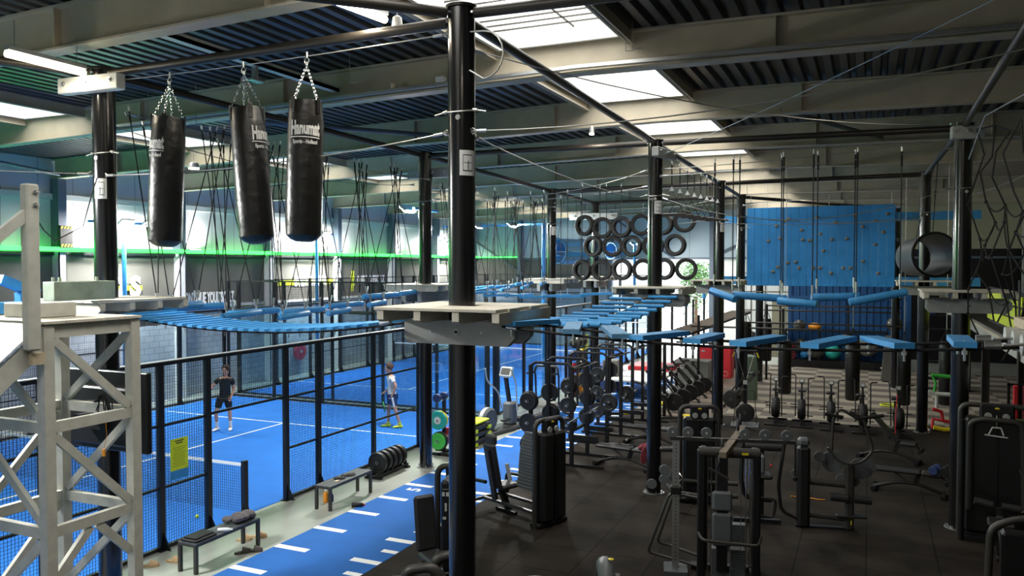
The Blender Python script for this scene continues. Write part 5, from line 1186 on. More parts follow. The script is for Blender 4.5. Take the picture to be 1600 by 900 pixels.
def adj_bench(loc, rz, label, inc=0, grp=None):
    t = thing('workout_bench', label, 'bench', loc, rz, grp)
    P_(t, 'front_foot', lambda m: m.cbox((.62, 0, .04), (.08, .5, .07)), 'black'); P_(t, 'rear_foot', lambda m: m.cbox((-.62, 0, .04), (.08, .42, .07)), 'black')
    P_(t, 'base_rail', lambda m: m.tube(arc([(-.62, 0, .06), (-.2, 0, .2), (.2, 0, .2), (.62, 0, .06)], .15), .032, 8), 'black')
    P_(t, 'post', lambda m: m.bar((.12, 0, .2), (.2, 0, .42), .06, .08, (1, 0, 0)), 'black')
    P_(t, 'seat', lambda m: m.chbox((.24, -.15, .4), (.6, .15, .47), .025), 'uphol')
    a = R(inc); m = MB(); m.at((.22, 0, .43), 0, 0, a); m.chbox((-.88, -.14, -.03), (0, .14, .04), .025); part(t, 'backrest', m, 'uphol')
    m = MB(); m.bar((.0, 0, .22), (.22-.5*math.cos(a), 0, .41+.5*math.sin(a)), .03, .03); part(t, 'support_strut', m, 'greymetal')
    m = MB(); m.cyl((-.62, -.24, .06), (-.62, -.2, .06), .05, n=12); m.cyl((-.62, .2, .06), (-.62, .24, .06), .05, n=12); part(t, 'wheels', m, 'plastic')
    P_(t, 'leg_roller', lambda m: (m.cyl((.68, -.2, .3), (.68, .2, .3), .045, n=12), m.bar((.6, 0, .4), (.68, 0, .3), .03, .03)), 'plastic')
    return t
adj_bench((-5.0, 17.35, .015), R(-8), 'flat black bench with a maroon cloth on its end, at the near rack')
adj_bench((-5.0, 19.8, .015), R(-4), 'flat black bench at the middle rack', grp=None)
adj_bench((.75, 17.7, .015), R(-6), 'flat black bench carrying two round dumbbells, right of the plate machine')
adj_bench((.45, 20.5, .015), R(-12), 'black bench with its backrest raised steeply, before the rightmost airbike', 47)
m = MB(); rr = random.Random(6)
for k in range(16): m.ball((-4.45+rr.uniform(-.13, .1), 17.27+rr.uniform(-.14, .14), .5+rr.uniform(-.03, .06)), rr.uniform(.05, .09), 8, (1, 1, .8))
for k in range(5): m.tube([(-4.5+.05*k, 17.12, .5), (-4.52+.05*k, 17.08, .35), (-4.5+.04*k, 17.09, .2+.03*k)], .03, 6)
single('maroon_cloth', 'crumpled maroon cloth hanging over the end of the near rack bench', 'cloth', m, 'maroon', (-4.5, 17.27, .46), world=True)
def dumbbell(loc, rz, label, r=.08, L=.3, mt='plastic', grp='dumbbells on the right floor', ry=0):
    t = thing('dumbbell', label, 'dumbbell', loc, rz, grp); m = MB(); m.cyl((-L*.25, 0, 0), (L*.25, 0, 0), .016, n=8); part(t, 'grip', m, 'chrome', 'chrome grip')
    for s in (-1, 1): m = MB(); m.lathe([(r*.9, 0), (r, .01), (r, L*.24), (r*.9, L*.26)], 18, (s*L*.25 if s > 0 else -L*.51, 0, 0), 'x'); part(t, 'head', m, mt)
    return t
dumbbell((1.22, 17.6, .56), R(70), 'navy dumbbell lying on the flat bench at the right', .085, .3, 'navy'); dumbbell((1.42, 17.62, .56), R(70), 'black dumbbell beside the navy one on the flat bench', .085, .3, 'plastic')
dumbbell((1.3, 19.2, .1), R(10), 'small chrome-grip dumbbell on the floor behind the flat bench', .07, .26); dumbbell((1.65, 19.1, .1), R(-20), 'small dumbbell on the floor beside the right post', .07, .26)
m = MB(); m.tube([(-1.35, 16.4, .05)]+[(-1.3+k*.07, 16.45+.02*math.sin(k*1.7), .03) for k in range(9)], .012, 5); single('orange_band', 'thin orange elastic band lying on the black floor', 'band', m, 'orange', (-1.3, 16.4, .02), world=True)
def shroud_machine(loc, rz, label, w=.62, h=1.85, d=.28, arch=True, name='strength_machine', netting=False):
    """weight tower seen from behind: arch tube, shroud panels, console"""
    t = thing(name, label, 'exercise machine', loc, rz)
    if netting: P_(t, 'shroud', lambda m: m.chbox((-w/2+.06, -d/2, .1), (w/2-.06, d/2, h-.2), .05), 'screen', 'dark blue-black shroud')
    else:
        P_(t, 'shroud', lambda m: m.chbox((-w/2+.06, -d/2, .1), (-.02, d/2, h-.2), .04), 'plastic'); P_(t, 'shroud', lambda m: m.chbox((.02, -d/2, .1), (w/2-.06, d/2, h-.2), .04), 'plastic')
    P_(t, 'spine', lambda m: m.box((-.02, -d/2-.015, .12), (.02, -d/2+.0, h-.25)), 'black')
    P_(t, 'frame_arch', lambda m: m.tube(arc([(-w/2, 0, 0), (-w/2, 0, h), (w/2, 0, h), (w/2, 0, 0)], .16, 6), .045, 10), 'greymetal')
    P_(t, 'console', lambda m: (m.chbox((-w*.24, -.09, h-.26), (w*.24, .05, h+.03), .03)), 'plastic')
    P_(t, 'badge', lambda m: m.ball((0, -.092, h-.03), .032, 10, (1.2, .15, .5)), 'yellow', 'small yellow badge')
    for s in (-1, 1): P_(t, 'pulley', lambda m: m.lathe([(.05, -.012), (.055, 0), (.05, .012)], 16, (s*w*.12, -.1, h-.16), 'y'), 'silver')
    P_(t, 'base', lambda m: m.chbox((-w/2-.02, -.12, 0), (w/2+.02, .12, .09), .02), 'black')
    return t
def seat_unit(t, x, y, z=.45, rz=0, back=.75, seat=True, lean=12):
    m = MB(); m.at((x, y, 0), rz); m.bar((0, -.1, 0), (0, .12, z-.05), .08, .1, (1, 0, 0)); m.box((-.25, -.06, 0), (.25, .02, .06)); part(t, 'pedestal', m, 'black')
    if seat: m = MB(); m.at((x, y, z), rz); m.chbox((-.17, -.2, -.04), (.17, .2, .05), .03); part(t, 'seat', m, 'uphol')
    if back: m = MB(); m.at((x, y, z+.06), rz, R(-lean)); m.chbox((-.16, .2, 0), (.16, .28, back), .035); part(t, 'backrest', m, 'uphol'); m = MB(); m.at((x, y, z+.06), rz, R(-lean)); m.box((-.05, .28, -.2), (.05, .34, back-.1)); part(t, 'back_frame', m, 'greymetal')
# leg press left of the gym floor
t = shroud_machine((-5.1, 13.0, .015), R(68), 'leg press machine with quilted grey back panel, right of the centre post', .7, 1.85, .34)
P_(t, 'side_panel', lambda m: [m.chbox((-.02+.02*math.sin(k*.35), .2, .5+k*.062), (.02+.02*math.sin(k*.35), .8-.0008*k*k, .56+k*.062), .012) for k in range(17)], 'greyplate', 'ribbed dark grey panel')
P_(t, 'rail', lambda m: (m.bar((-.2, .1, .2), (-.2, 1.5, .2), .06, .05), m.bar((.22, .1, .2), (.22, 1.5, .2), .06, .05), m.bar((-.45, 1.5, .2), (.45, 1.5, .2), .05, .05)), 'greymetal')
seat_unit(t, -.1, 1.0, .5, R(90), .85, True, 12)
P_(t, 'head_pad', lambda m: m.chbox((-.52, .87, 1.3), (-.4, 1.13, 1.5), .04), 'uphol')
P_(t, 'handle', lambda m: m.tube(arc([(-.5, 1.5, 0), (-.5, 1.5, .6), (-.5, 1.1, .62)], .1), .035, 8), 'black'); P_(t, 'handle', lambda m: m.tube(arc([(.4, 1.5, 0), (.4, 1.5, .55), (.4, 1.1, .58)], .1), .035, 8), 'black')
P_(t, 'silver_lever', lambda m: m.bar((.18, 1.15, .45), (.14, 1.22, .82), .05, .06), 'silver', 'silver lever beside the seat')
# hip machine in the near foreground, half behind the centre post
t = shroud_machine((-5.5, 10.25, .015), R(20), 'hip machine with upright back pad, half hidden behind the centre post', .5, 1.62, .2)
P_(t, 'instruction_label', lambda m: (m.box((-.17, -.102, 1.2), (-.13, -.101, 1.26)), m.box((-.11, -.102, 1.2), (-.07, -.101, 1.26)), m.box((-.13, -.102, .98), (-.10, -.101, 1.1)), m.box((-.16, -.102, .86), (-.11, -.101, .9)), m.box((-.16, -.102, 1.3), (-.08, -.101, 1.305))), 'offwhite', 'white pictograms')
seat_unit(t, -.22, -.5, .45, R(35), .78, True, 8)
P_(t, 'leg_arm', lambda m: m.tube(arc([(-.5, -.95, .1), (-.55, -.95, .42), (-.15, -.95, .5), (.05, -.95, .2)], .14, 6), .07, 10), 'greymetal')
P_(t, 'leg_arm', lambda m: m.tube(arc([(-.2, -.75, .08), (-.15, -.75, .55), (.15, -.7, .57), (.25, -.6, .2)], .14, 6), .075, 10), 'greymetal')
P_(t, 'thigh_roller', lambda m: m.cyl((-.7, -1.0, .3), (-.35, -.98, .3), .075, n=14), 'plastic'); P_(t, 'badge', lambda m: m.box((.12, -.80, .36), (.22, -.78, .42)), 'yellow', 'yellow badge')
# rounded pad tops cut by the lower edge
t = thing('strength_machine', 'rounded grey machine top cut by the lower edge, centre', 'exercise machine', (-2.92, 9.35, -.0))
P_(t, 'cowl', lambda m: (m.at((0, 0, 0), R(20)), m.tube(arc([(-.02, .5, .3), (0, .45, .72), (0, .05, .86), (.05, -.3, .5)], .3, 6), .11, 14)), 'greyplate'); P_(t, 'badge', lambda m: m.ball((.04, .1, .93), .03, 8, (1.3, 1, .4)), 'yellow', 'yellow badge'); P_(t, 'base', lambda m: m.chbox((-.3, -.4, 0), (.3, .6, .1), .02), 'black')
P_(t, 'column', lambda m: m.cbox((0, .3, .35), (.16, .18, .6)), 'black')
t = thing('strength_machine', 'tip of a grey machine at the lower edge beside the centre post', 'exercise machine', (-3.75, 9.0, .0))
P_(t, 'cowl', lambda m: m.tube(arc([(-.25, .1, .2), (-.2, .1, .62), (.25, .1, .66), (.3, .1, .2)], .2, 5), .07, 12), 'greyplate'); P_(t, 'base', lambda m: m.chbox((-.4, -.3, 0), (.4, .4, .08), .02), 'black')

# functional multi-pulley tower in the centre foreground
t = thing('cable_machine', 'tall multi-pulley cable machine with padded back, centre foreground of the gym floor', 'exercise machine', (-1.8, 11.6, .015), R(14))
for x in (-.38, .38):
    P_(t, 'column', lambda m: m.chbox((x-.055, -.07, 0), (x+.055, .07, 1.92), .02), 'black'); P_(t, 'rear_column', lambda m: m.chbox((x-.05+(.04 if x > 0 else .06), .45, 0), (x+.05+(.04 if x > 0 else .06), .57, 1.85), .02), 'plastic')
    for q in (.09, .14): P_(t, 'guide_rod', lambda m: m.cyl((x-math.copysign(q, x), .02, .1), (x-math.copysign(q, x), .02, 1.8), .009, n=6), 'chrome', 'chrome guide rod')
P_(t, 'top_beam', lambda m: m.cyl((-.42, 0, 1.88), (.42, 0, 1.88), .075, n=16), 'greymetal'); P_(t, 'badge', lambda m: m.box((.17, -.08, 1.87), (.26, -.074, 1.9)), 'yellow', 'small yellow badge')
P_(t, 'pulley_beam', lambda m: m.bar((-.82, .28, 2.0), (.95, .28, 2.0), .06, .05), 'greymetal')
P_(t, 'slanted_arm', lambda m: m.bar((-.12, -.38, 1.93), (.3, 1.0, 2.04), .1, .08), 'rung', 'brownish slanted top arm')
for i, x in enumerate((-.78, -.56, -.3, .24, .52, .82)): P_(t, 'pulley', lambda m: m.lathe([(.075, -.014), (.082, -.005), (.082, .005), (.075, .014)], 20, (x, .2, 2.11), 'y'), 'greyplate', 'grey pulley wheel'); P_(t, 'pulley_hub', lambda m: m.lathe([(.016, -.02), (.016, .02)], 10, (x, .2, 2.11), 'y'), 'silver')
for (y, z, x) in ((-.3, 1.82, -.16), (-.05, 2.0, -.1), (.6, 2.16, .18), (.85, 2.2, .24)): P_(t, 'pulley', lambda m: m.lathe([(.08, -.016), (.088, 0), (.08, .016)], 20, (x, y, z), 'x'), 'plastic', 'black pulley wheel')
for z, x in ((1.52, -.9), (1.38, -.9), (1.3, -1.08)): P_(t, 'pulley', lambda m: m.lathe([(.07, -.014), (.076, 0), (.07, .014)], 18, (x, .3, z), 'y'), 'greyplate', 'grey pulley wheel')
P_(t, 'rail_column', lambda m: m.box((-.78, .26, .1), (-.68, .3, 1.98)), 'steel', 'perforated steel rail'); P_(t, 'rail_holes', lambda m: [m.cyl((-.73, .258, .2+.055*k), (-.73, .256, .2+.055*k), .009, n=6) for k in range(32)], 'black'); P_(t, 'rail_carriage', lambda m: m.chbox((-.81, .2, 1.18), (-.65, .36, 1.3), .015), 'black')
P_(t, 'rail_foot', lambda m: m.chbox((-.9, .1, 0), (-.55, .5, .08), .01), 'greyplate')
for k, (a, b) in enumerate((((-1.0, .5, 1.1), (-1.12, .5, .2)), ((-.92, .62, 1.05), (-.98, .62, .32)))):
    P_(t, 'dip_handle', lambda m: m.tube(arc([(-.38, a[1]-.2, 1.12), (a[0]+.18, a[1], 1.12), (b[0]-.02, b[1], b[2]+.0), (b[0]+.15, b[1], b[2]-.03), (-.38, b[1]-.2, b[2]-.1)], .09, 5), .022, 8), 'greymetal')
P_(t, 'back_pad', lambda m: m.chbox((-.24, -.18, 1.08), (.04, -.1, 1.36), .03), 'greyplate', 'grey upper pad'); P_(t, 'back_pad', lambda m: m.chbox((-.24, -.18, .58), (.04, -.1, 1.05), .03), M['greyplate'], 'grey lower pad'); P_(t, 'pad_post', lambda m: m.box((-.17, -.1, .2), (-.02, .06, 1.9)), 'black')
P_(t, 'pull_handle', lambda m: (m.cyl((-.3, -.3, 1.72), (-.02, -.3, 1.58), .018, n=8), m.cyl((-.16, -.3, 1.65), (-.14, -.28, 1.86), .006, n=6)), 'greymetal')
P_(t, 'hand_rail', lambda m: m.tube(arc([(-.42, -.1, .74), (-.38, -.3, .7), (.38, -.3, .66), (.44, -.1, .72)], .08, 4), .022, 8), 'greymetal')
for x in (-.13, .13): P_(t, 'weight_stack', lambda m: [m.chbox((x-.1, -.02, .08+k*.035), (x+.1, .14, .11+k*.035), .004) for k in range(12)], M['greyplate'], 'grey weight stack')
P_(t, 'weight_stack', lambda m: [m.chbox((-.12, .42, .3+k*.035), (.3, .56, .33+k*.035), .004) for k in range(12)], M['greyplate'], 'grey weight stack')
P_(t, 'side_loop', lambda m: m.tube(arc([(.4, .2, 1.2), (.68, .2, 1.18), (.64, .2, .92), (.4, .2, .94)], .06, 4), .022, 8), 'greymetal')
P_(t, 'rope_handle', lambda m: (m.cyl((.95, .28, 1.98), (.95, .28, 1.5), .014, n=6), m.ball((.95, .28, 1.48), .04, 10)), 'rope'); P_(t, 'battle_bar', lambda m: m.tube(arc([(.8, .28, 1.98), (.72, .28, 1.4), (.76, .28, 1.0), (1.0, .28, .9)], .1, 4), .025, 8), 'rope')
P_(t, 'cable', lambda m: [m.cyl((x, -.0, .5), (x, 0, 1.85), .005, n=4) for x in (-.02, .17, .24)], 'wire')
P_(t, 'base_frame', lambda m: (m.box((-.5, -.12, 0), (.5, -.02, .08)), m.box((-.5, .45, 0), (.5, .57, .08)), m.box((-.42, -.1, 0), (-.34, .5, .08)), m.box((.34, -.1, 0), (.42, .5, .08))), 'black')
# machine behind it
t = shroud_machine((-2.95, 15.4, .015), R(16), 'dark machine with yellow badge, directly behind the multi-pulley tower', .72, 1.84, .22, netting=True, name='strength_machine')
P_(t, 'arm_pad', lambda m: m.chbox((-.75, -.35, 1.02), (-.4, -.2, 1.1), .025), 'uphol'); P_(t, 'lower_tube', lambda m: (m.cyl((-.3, -.2, .45), (.7, -.2, .42), .04, n=10), m.cyl((-.3, -.2, .2), (.7, -.2, .18), .04, n=10)), 'greymetal'); P_(t, 'seat', lambda m: m.at((-.5, -.75, .42), R(30), R(25)).chbox((-.14, -.12, 0), (.14, .3, .08), .03), 'uphol'); P_(t, 'seat_post', lambda m: m.bar((-.5, -.7, 0), (-.5, -.6, .45), .07, .08, (1, 0, 0)), 'black')
P_(t, 'handle', lambda m: m.tube([(-.42, -.5, .7), (-.35, -.62, .6), (-.5, -.68, .5), (-.62, -.6, .58), (-.55, -.5, .68)], .018, 6, True), 'chrome')
# shoulder machine right of the tower
t = thing('strength_machine', 'small lever machine with seat and red knob, between cable tower and thick column', 'exercise machine', (-1.75, 14.9, .015), R(14))
P_(t, 'lever_arm', lambda m: m.tube(arc([(-.35, -.3, 1.35), (-.38, -.3, .75), (-.3, -.3, .42), (.15, -.3, .4)], .15, 6), .04, 10), 'black'); P_(t, 'grip', lambda m: m.cyl((-.35, -.3, 1.3), (-.33, -.3, 1.5), .028, n=10), 'plastic'); P_(t, 'roller_pad', lambda m: m.cyl((-.3, -.1, 1.3), (.35, -.1, 1.3), .07, n=14), 'uphol'); P_(t, 'post', lambda m: m.box((-.04, -.14, 0), (.04, -.04, 1.3)), 'black')
P_(t, 'seat', lambda m: m.chbox((-.2, -.4, .78), (.16, -.05, .86), .03), 'uphol'); P_(t, 'seat_back', lambda m: m.chbox((-.05, -.42, .9), (.02, -.1, 1.2), .02), 'greyplate'); P_(t, 'foot', lambda m: m.box((-.5, -.35, 0), (.3, -.25, .07)), 'black'); P_(t, 'knob', lambda m: m.ball((.12, -.42, 1.05), .025, 8), 'red', 'red knob'); P_(t, 'axle', lambda m: m.cyl((-.25, -.35, 1.05), (-.12, -.35, 1.05), .02, n=8), 'chrome')
# plate-loaded row machine with two columns
t = thing('row_machine', 'plate-loaded machine with thick column, foot plate and curved handle bars', 'exercise machine', (-.7, 14.75, .015), R(14))
P_(t, 'column', lambda m: m.chbox((-.43, -.12, 0), (-.22, .1, 1.42), .05), 'plastic'); P_(t, 'column_cap', lambda m: m.chbox((-.42, -.11, 1.42), (-.23, .09, 1.56), .04), M['greyplate'], 'worn grey cap'); P_(t, 'front_column', lambda m: m.chbox((.36, -.1, 0), (.5, .06, 1.15), .03), 'greymetal', 'dark steel front column')
P_(t, 'cross_tube', lambda m: m.cyl((-.3, 0, .8), (.42, 0, .76), .055, n=12), 'greymetal'); P_(t, 'cross_tube', lambda m: m.cyl((-.3, 0, .22), (.42, 0, .17), .045, n=12), 'greymetal')
P_(t, 'leg_roller', lambda m: m.cyl((.1, -.12, .58), (.38, -.12, .56), .07, n=14), 'uphol'); P_(t, 'leg_roller', lambda m: m.cyl((.48, -.12, .56), (.76, -.12, .54), .07, n=14), 'uphol'); P_(t, 'foot_plate', lambda m: m.chbox((.2, -.2, .24), (.68, -.04, .28), .01), 'plastic'); P_(t, 'badge', lambda m: (m.box((.39, -.105, .2), (.47, -.1, .22)), m.box((.44, -.105, .1), (.46, -.1, .18))), 'yellow', 'yellow mark')
P_(t, 'handle_bar', lambda m: m.tube(arc([(.05, -.1, 1.42), (.22, -.12, 1.2), (.42, -.15, 1.15), (.62, -.12, 1.2), (.8, -.1, 1.4), (.62, -.1, 1.95), (.4, -.1, 2.05)], .12, 5), .024, 8), 'greymetal'); P_(t, 'handle_bar', lambda m: m.tube(arc([(.12, -.1, 1.35), (.14, -.1, 1.95), (.25, -.1, 2.1), (.55, -.1, 1.92)], .1, 4), .024, 8), 'greymetal')
P_(t, 'grip', lambda m: m.cyl((.0, -.1, 2.0), (.3, -.1, 1.95), .03, n=8), 'plastic'); P_(t, 'grip', lambda m: m.cyl((.5, -.1, 1.93), (.95, -.1, 2.0), .03, n=8), 'plastic')
for x, z, r_ in ((.2, 1.12, .22), (.68, 1.02, .22)): P_(t, 'cam_plate', lambda m: m.prism([(r_*math.cos(2*PI*k/20)*(1.05 if k < 10 else .85), r_*.85*math.sin(2*PI*k/20)) for k in range(20)], (x, .15, z), (1, 0, 0), (0, 0, 1), .02), M['greyplate'], 'grey cam plate')
for x, z, r_ in ((-.05, 1.22, .09), (.32, .84, .1), (.52, .82, .1), (-.42, .9, .1)): P_(t, 'small_disc', lambda m: m.lathe([(r_, -.012), (r_, .012)], 20, (x, .05, z), 'y'), M['greyplate'], 'grey disc')
P_(t, 'base', lambda m: m.box((-.45, -.05, 0), (.5, .05, .03)), 'black')
# big machine at the right edge
t = shroud_machine((1.95, 15.3, .015), R(-5), 'large dark pulldown machine before the right post, blue and white handle', 1.05, 2.22, .3, netting=True, name='pulldown_machine')
P_(t, 'inner_arch', lambda m: m.tube(arc([(-.38, -.18, .5), (-.38, -.18, 1.95), (-.2, -.2, 2.02), (.35, -.2, 2.0), (.4, -.18, .5)], .14, 5), .05, 10), 'greymetal'); P_(t, 'front_leg', lambda m: m.cyl((-.5, -.3, 0), (-.5, -.3, 2.0), .05, n=12), 'black')
P_(t, 'pull_handle', lambda m: (m.tube([(-.12, -.25, 1.78), (-.07, -.25, 1.9), (.05, -.25, 1.9), (.09, -.25, 1.78)], .014, 6), m.cyl((-.18, -.25, 1.77), (.15, -.25, 1.75), .012, n=6)), 'offwhite', 'pale pull handle'); P_(t, 'cable', lambda m: m.cyl((-.01, -.25, 1.9), (-.01, -.22, 2.1), .006, n=4), 'wire')
P_(t, 'thigh_roller', lambda m: m.cyl((-.32, -.7, .78), (-.06, -.7, .74), .065, n=12), 'uphol'); P_(t, 'thigh_roller', lambda m: m.cyl((.06, -.7, .74), (.32, -.7, .72), .065, n=12), 'uphol'); P_(t, 'seat', lambda m: m.chbox((-.14, -1.0, .46), (.24, -.6, .54), .03), 'uphol'); P_(t, 'seat_post', lambda m: m.cyl((.05, -.8, .46), (.1, -1.05, .05), .06, n=12), 'greymetal')
P_(t, 'foot', lambda m: m.chbox((-.02, -1.2, 0), (.2, -.98, .08), .02), 'black'); P_(t, 'badge', lambda m: m.box((.03, -1.205, .05), (.13, -1.2, .075)), 'yellow', 'yellow mark'); P_(t, 'adjuster', lambda m: m.box((-.02, -.76, .56), (.08, -.66, .72)), 'chrome', 'chrome adjuster')
P_(t, 'grab_handle', lambda m: m.tube(arc([(.3, -.5, 1.3), (.45, -.55, 1.1), (.42, -.6, .7), (.3, -.6, .62)], .1, 4), .022, 8), 'greymetal'); P_(t, 'base_rail', lambda m: (m.box((-.5, -.32, .0), (.5, -.24, .08)), m.box((.0, -1.1, 0), (.08, -.2, .08))), 'black')
# frame cut by the lower right corner
t = thing('strength_machine', 'dark machine frame cut by the lower right corner', 'exercise machine', (1.75, 12.4, .015))
P_(t, 'frame_tube', lambda m: m.tube(arc([(-.25, .0, 0), (-.22, 0, 1.02), (.1, 0, 1.18), (.6, 0, 1.2)], .14, 5), .05, 10), 'greymetal'); P_(t, 'shroud', lambda m: m.chbox((-.08, .05, .1), (.7, .3, .95), .04), 'screen'); P_(t, 'base', lambda m: m.chbox((-.3, -.1, 0), (.7, .35, .08), .02), 'black')

# airbikes in a row
t = thing('airbike', 'airbike', 'airbike', (0, 0, .015), 0, 'row of airbikes at the carpet edge')
P_(t, 'rear_foot', lambda m: m.chbox((-.28, .47, 0), (.28, .53, .05), .01), 'black'); P_(t, 'front_foot', lambda m: m.chbox((-.3, -.53, 0), (.3, -.47, .05), .01), 'black'); P_(t, 'frame', lambda m: (m.box((-.03, -.5, .05), (.03, .5, .12)), m.bar((0, .1, .1), (0, .32, .85), .06, .07, (1, 0, 0)), m.bar((0, -.3, .1), (0, -.2, 1.0), .06, .06, (1, 0, 0))), 'black')
P_(t, 'fan_cage', lambda m: m.lathe([(.1, -.1), (.27, -.09), (.3, -.03), (.3, .03), (.27, .09), (.1, .1)], 28, (0, -.2, .48), 'x'), 'plastic'); P_(t, 'cage_rings', lambda m: [m.tube([(sx*.1, -.2+r_*math.cos(2*PI*k/20), .48+r_*math.sin(2*PI*k/20)) for k in range(20)], .006, 4, True) for sx in (-1, 1) for r_ in (.12, .19, .26)], 'greymetal')
P_(t, 'console_post', lambda m: m.bar((0, -.22, .95), (0, -.1, 1.2), .03, .05, (1, 0, 0)), 'black'); P_(t, 'console', lambda m: m.at((0, -.12, 1.26), 0, R(-20)).chbox((-.07, -.03, -.06), (.07, .02, .07), .015), 'greyplate'); P_(t, 'console_screen', lambda m: m.at((0, -.12, 1.26), 0, R(-20)).box((-.045, -.033, -.03), (.045, -.03, .045)), 'silver', 'pale display')
P_(t, 'saddle', lambda m: m.chbox((-.12, .25, .88), (.12, .5, .95), .03), 'uphol')
for s in (-1, 1):
    a = -.12*s
    P_(t, 'handle_arm', lambda m: m.tube(arc([(s*.17, -.2+a, .25), (s*.17, -.22+a*1.5, .7), (s*.17, -.05+a*2.5, 1.38), (s*.34, -.05+a*2.5, 1.39)], .05, 4), .017, 8), 'black')
    P_(t, 'pedal', lambda m: (m.cyl((s*.1, -.0+a, .38+a*.8), (s*.2, 0+a, .38+a*.8), .012, n=6), m.chbox((s*.25-.05, -.05+a, .37+a*.8), (s*.25+.05, .05+a, .39+a*.8), .005)), 'plastic'); P_(t, 'foot_peg', lambda m: m.cyl((s*.1, -.28, .62), (s*.3, -.28, .62), .014, n=8), 'plastic')
xs_ = [(-2.42, 24.1), (-1.72, 24.05), (-.95, 23.95), (-.15, 23.85), (.72, 23.65)]
for i, (x, y) in enumerate(xs_):
    l = 'black airbike, %s' % ('leftmost of the row of five', 'second from the left', 'middle one of the row', 'second from the right', 'rightmost, beside the round post')[i]
    if i == 0: t.location = (x, y, .015); t.rotation_euler = (0, 0, R(2)); t['label'] = l
    else: dup(t, (x, y, .015), R(2+i*1.5), l)
# rowers parked upright, ski machine
t = thing('rowing_machine', 'r', 'rowing machine', (0, 0, .015), 0, 'rowing machines in a slanted row')
P_(t, 'flywheel', lambda m: m.lathe([(.12, -.08), (.26, -.07), (.29, 0), (.26, .07), (.12, .08)], 26, (0, 0, .3), 'y'), 'plastic'); P_(t, 'flywheel_hub', lambda m: m.lathe([(.06, -.09), (.06, .09)], 12, (0, 0, .3), 'y'), 'greymetal'); P_(t, 'rail', lambda m: m.bar((-.05, 0, .35), (-.85, 0, 1.25), .05, .09), 'greymetal'); P_(t, 'front_leg', lambda m: (m.bar((.05, 0, .2), (.3, 0, .03), .05, .05), m.box((.27, -.25, 0), (.33, .25, .05))), 'black'); P_(t, 'monitor_arm', lambda m: m.bar((.05, 0, .5), (-.35, .0, 1.0), .03, .04), 'black')
P_(t, 'monitor', lambda m: m.chbox((-.42, -.1, .98), (-.34, .1, 1.14), .015), 'plastic'); P_(t, 'seat', lambda m: m.chbox((-.72, -.13, 1.12), (-.5, .13, 1.2), .03), 'uphol'); P_(t, 'foot_rest', lambda m: m.at((-.25, 0, .5), 0, 0, R(-30)).box((-.02, -.18, -.14), (.02, .18, .14)), 'plastic'); P_(t, 'strap', lambda m: m.tube([(-.2, -.15, .42), (-.12, -.16, .55), (-.2, -.1, .66)], .015, 5), 'silver')
for i in range(5):
    loc = (-5.5+.04*i, 24.6+i*1.0, .015); l = 'black rowing machine with round flywheel, %s of the row behind the middle post' % ('nearest', 'second', 'third', 'fourth', 'farthest')[i]
    if i == 0: t.location = loc; t.rotation_euler = (0, 0, R(12)); t['label'] = l
    else: dup(t, loc, R(12+i), l)
dup(t, (-3.95, 25.9, .015), R(170), 'single black rowing machine tilted left, beside the climbing wall post')
t = thing('ski_machine', 'upright pulley ski trainer with yellow handles and round fan at its foot', 'ski machine', (-3.2, 23.5, .015), R(5))
P_(t, 'mast', lambda m: m.box((-.05, -.04, .1), (.05, .04, 2.1)), 'black'); P_(t, 'fan', lambda m: m.lathe([(.1, -.1), (.24, -.08), (.27, 0), (.24, .08), (.1, .1)], 26, (0, -.15, .35), 'y'), 'plastic'); P_(t, 'fan_hub', lambda m: m.lathe([(.05, -.11), (.05, .11)], 12, (0, -.15, .35), 'y'), 'greymetal'); P_(t, 'base_plate', lambda m: m.chbox((-.38, -.55, 0), (.38, .15, .04), .01), 'greyplate')
P_(t, 'cage_tube', lambda m: m.tube(arc([(-.32, -.1, .04), (-.24, -.1, 1.0), (.24, -.1, 1.0), (.32, -.1, .04)], .12, 5), .012, 6), 'greymetal'); P_(t, 'cross_head', lambda m: m.chbox((-.3, -.05, 2.06), (.3, .05, 2.12), .01), 'black'); P_(t, 'monitor', lambda m: m.chbox((-.06, -.09, 1.14), (.06, -.04, 1.26), .01), 'silver', 'pale monitor')
for s in (-1, 1): P_(t, 'cord', lambda m: m.cyl((s*.24, -.05, 2.05), (s*.03, -.1, 1.3), .005, n=4), 'wire'); P_(t, 'handle', lambda m: m.cyl((s*.3, -.06, 2.06), (s*.36, -.06, 1.92), .017, n=6), 'yellow', 'yellow handle')

# left side: plate rack, plate tree, step stack, cross trainer, treadmill, medicine balls
t = thing('plate_rack', 'low black floor rack holding stacked black plates at the round post', 'rack', (-9.62, 14.85, 0), R(0))
P_(t, 'base', lambda m: (m.box((-.14, -.62, .03), (-.08, .62, .09)), m.box((.08, -.62, .03), (.14, .62, .09))), 'black'); P_(t, 'cross_foot', lambda m: (m.box((-.2, -.62, 0), (.2, -.52, .04)), m.box((-.2, .5, 0), (.2, .6, .04))), 'black')
for k in range(6): P_(t, 'divider', lambda m: m.box((-.16, -.5+k*.2, .09), (.16, -.485+k*.2, .18)), 'black')
for k in range(5): plate((-9.62, 14.45+k*.2, .31), 'black bumper plate in the floor rack, %s from the near end' % ORD[k], 0, .225, .1, grp='bumper plates in the floor rack')
t = thing('plate_tree', 'weight tree with teal, yellow, green and red plates between the two foreground posts', 'rack', (-9.35, 16.9, 0), 0)
P_(t, 'mast', lambda m: m.bar((0, 0, .05), (0, .0, 1.42), .07, .07, (1, 0, 0)), 'black'); P_(t, 'foot', lambda m: (m.box((-.35, -.25, 0), (.35, -.18, .06)), m.box((-.35, .18, 0), (.35, .25, .06)), m.box((-.03, -.25, 0), (.03, .25, .06))), 'black')
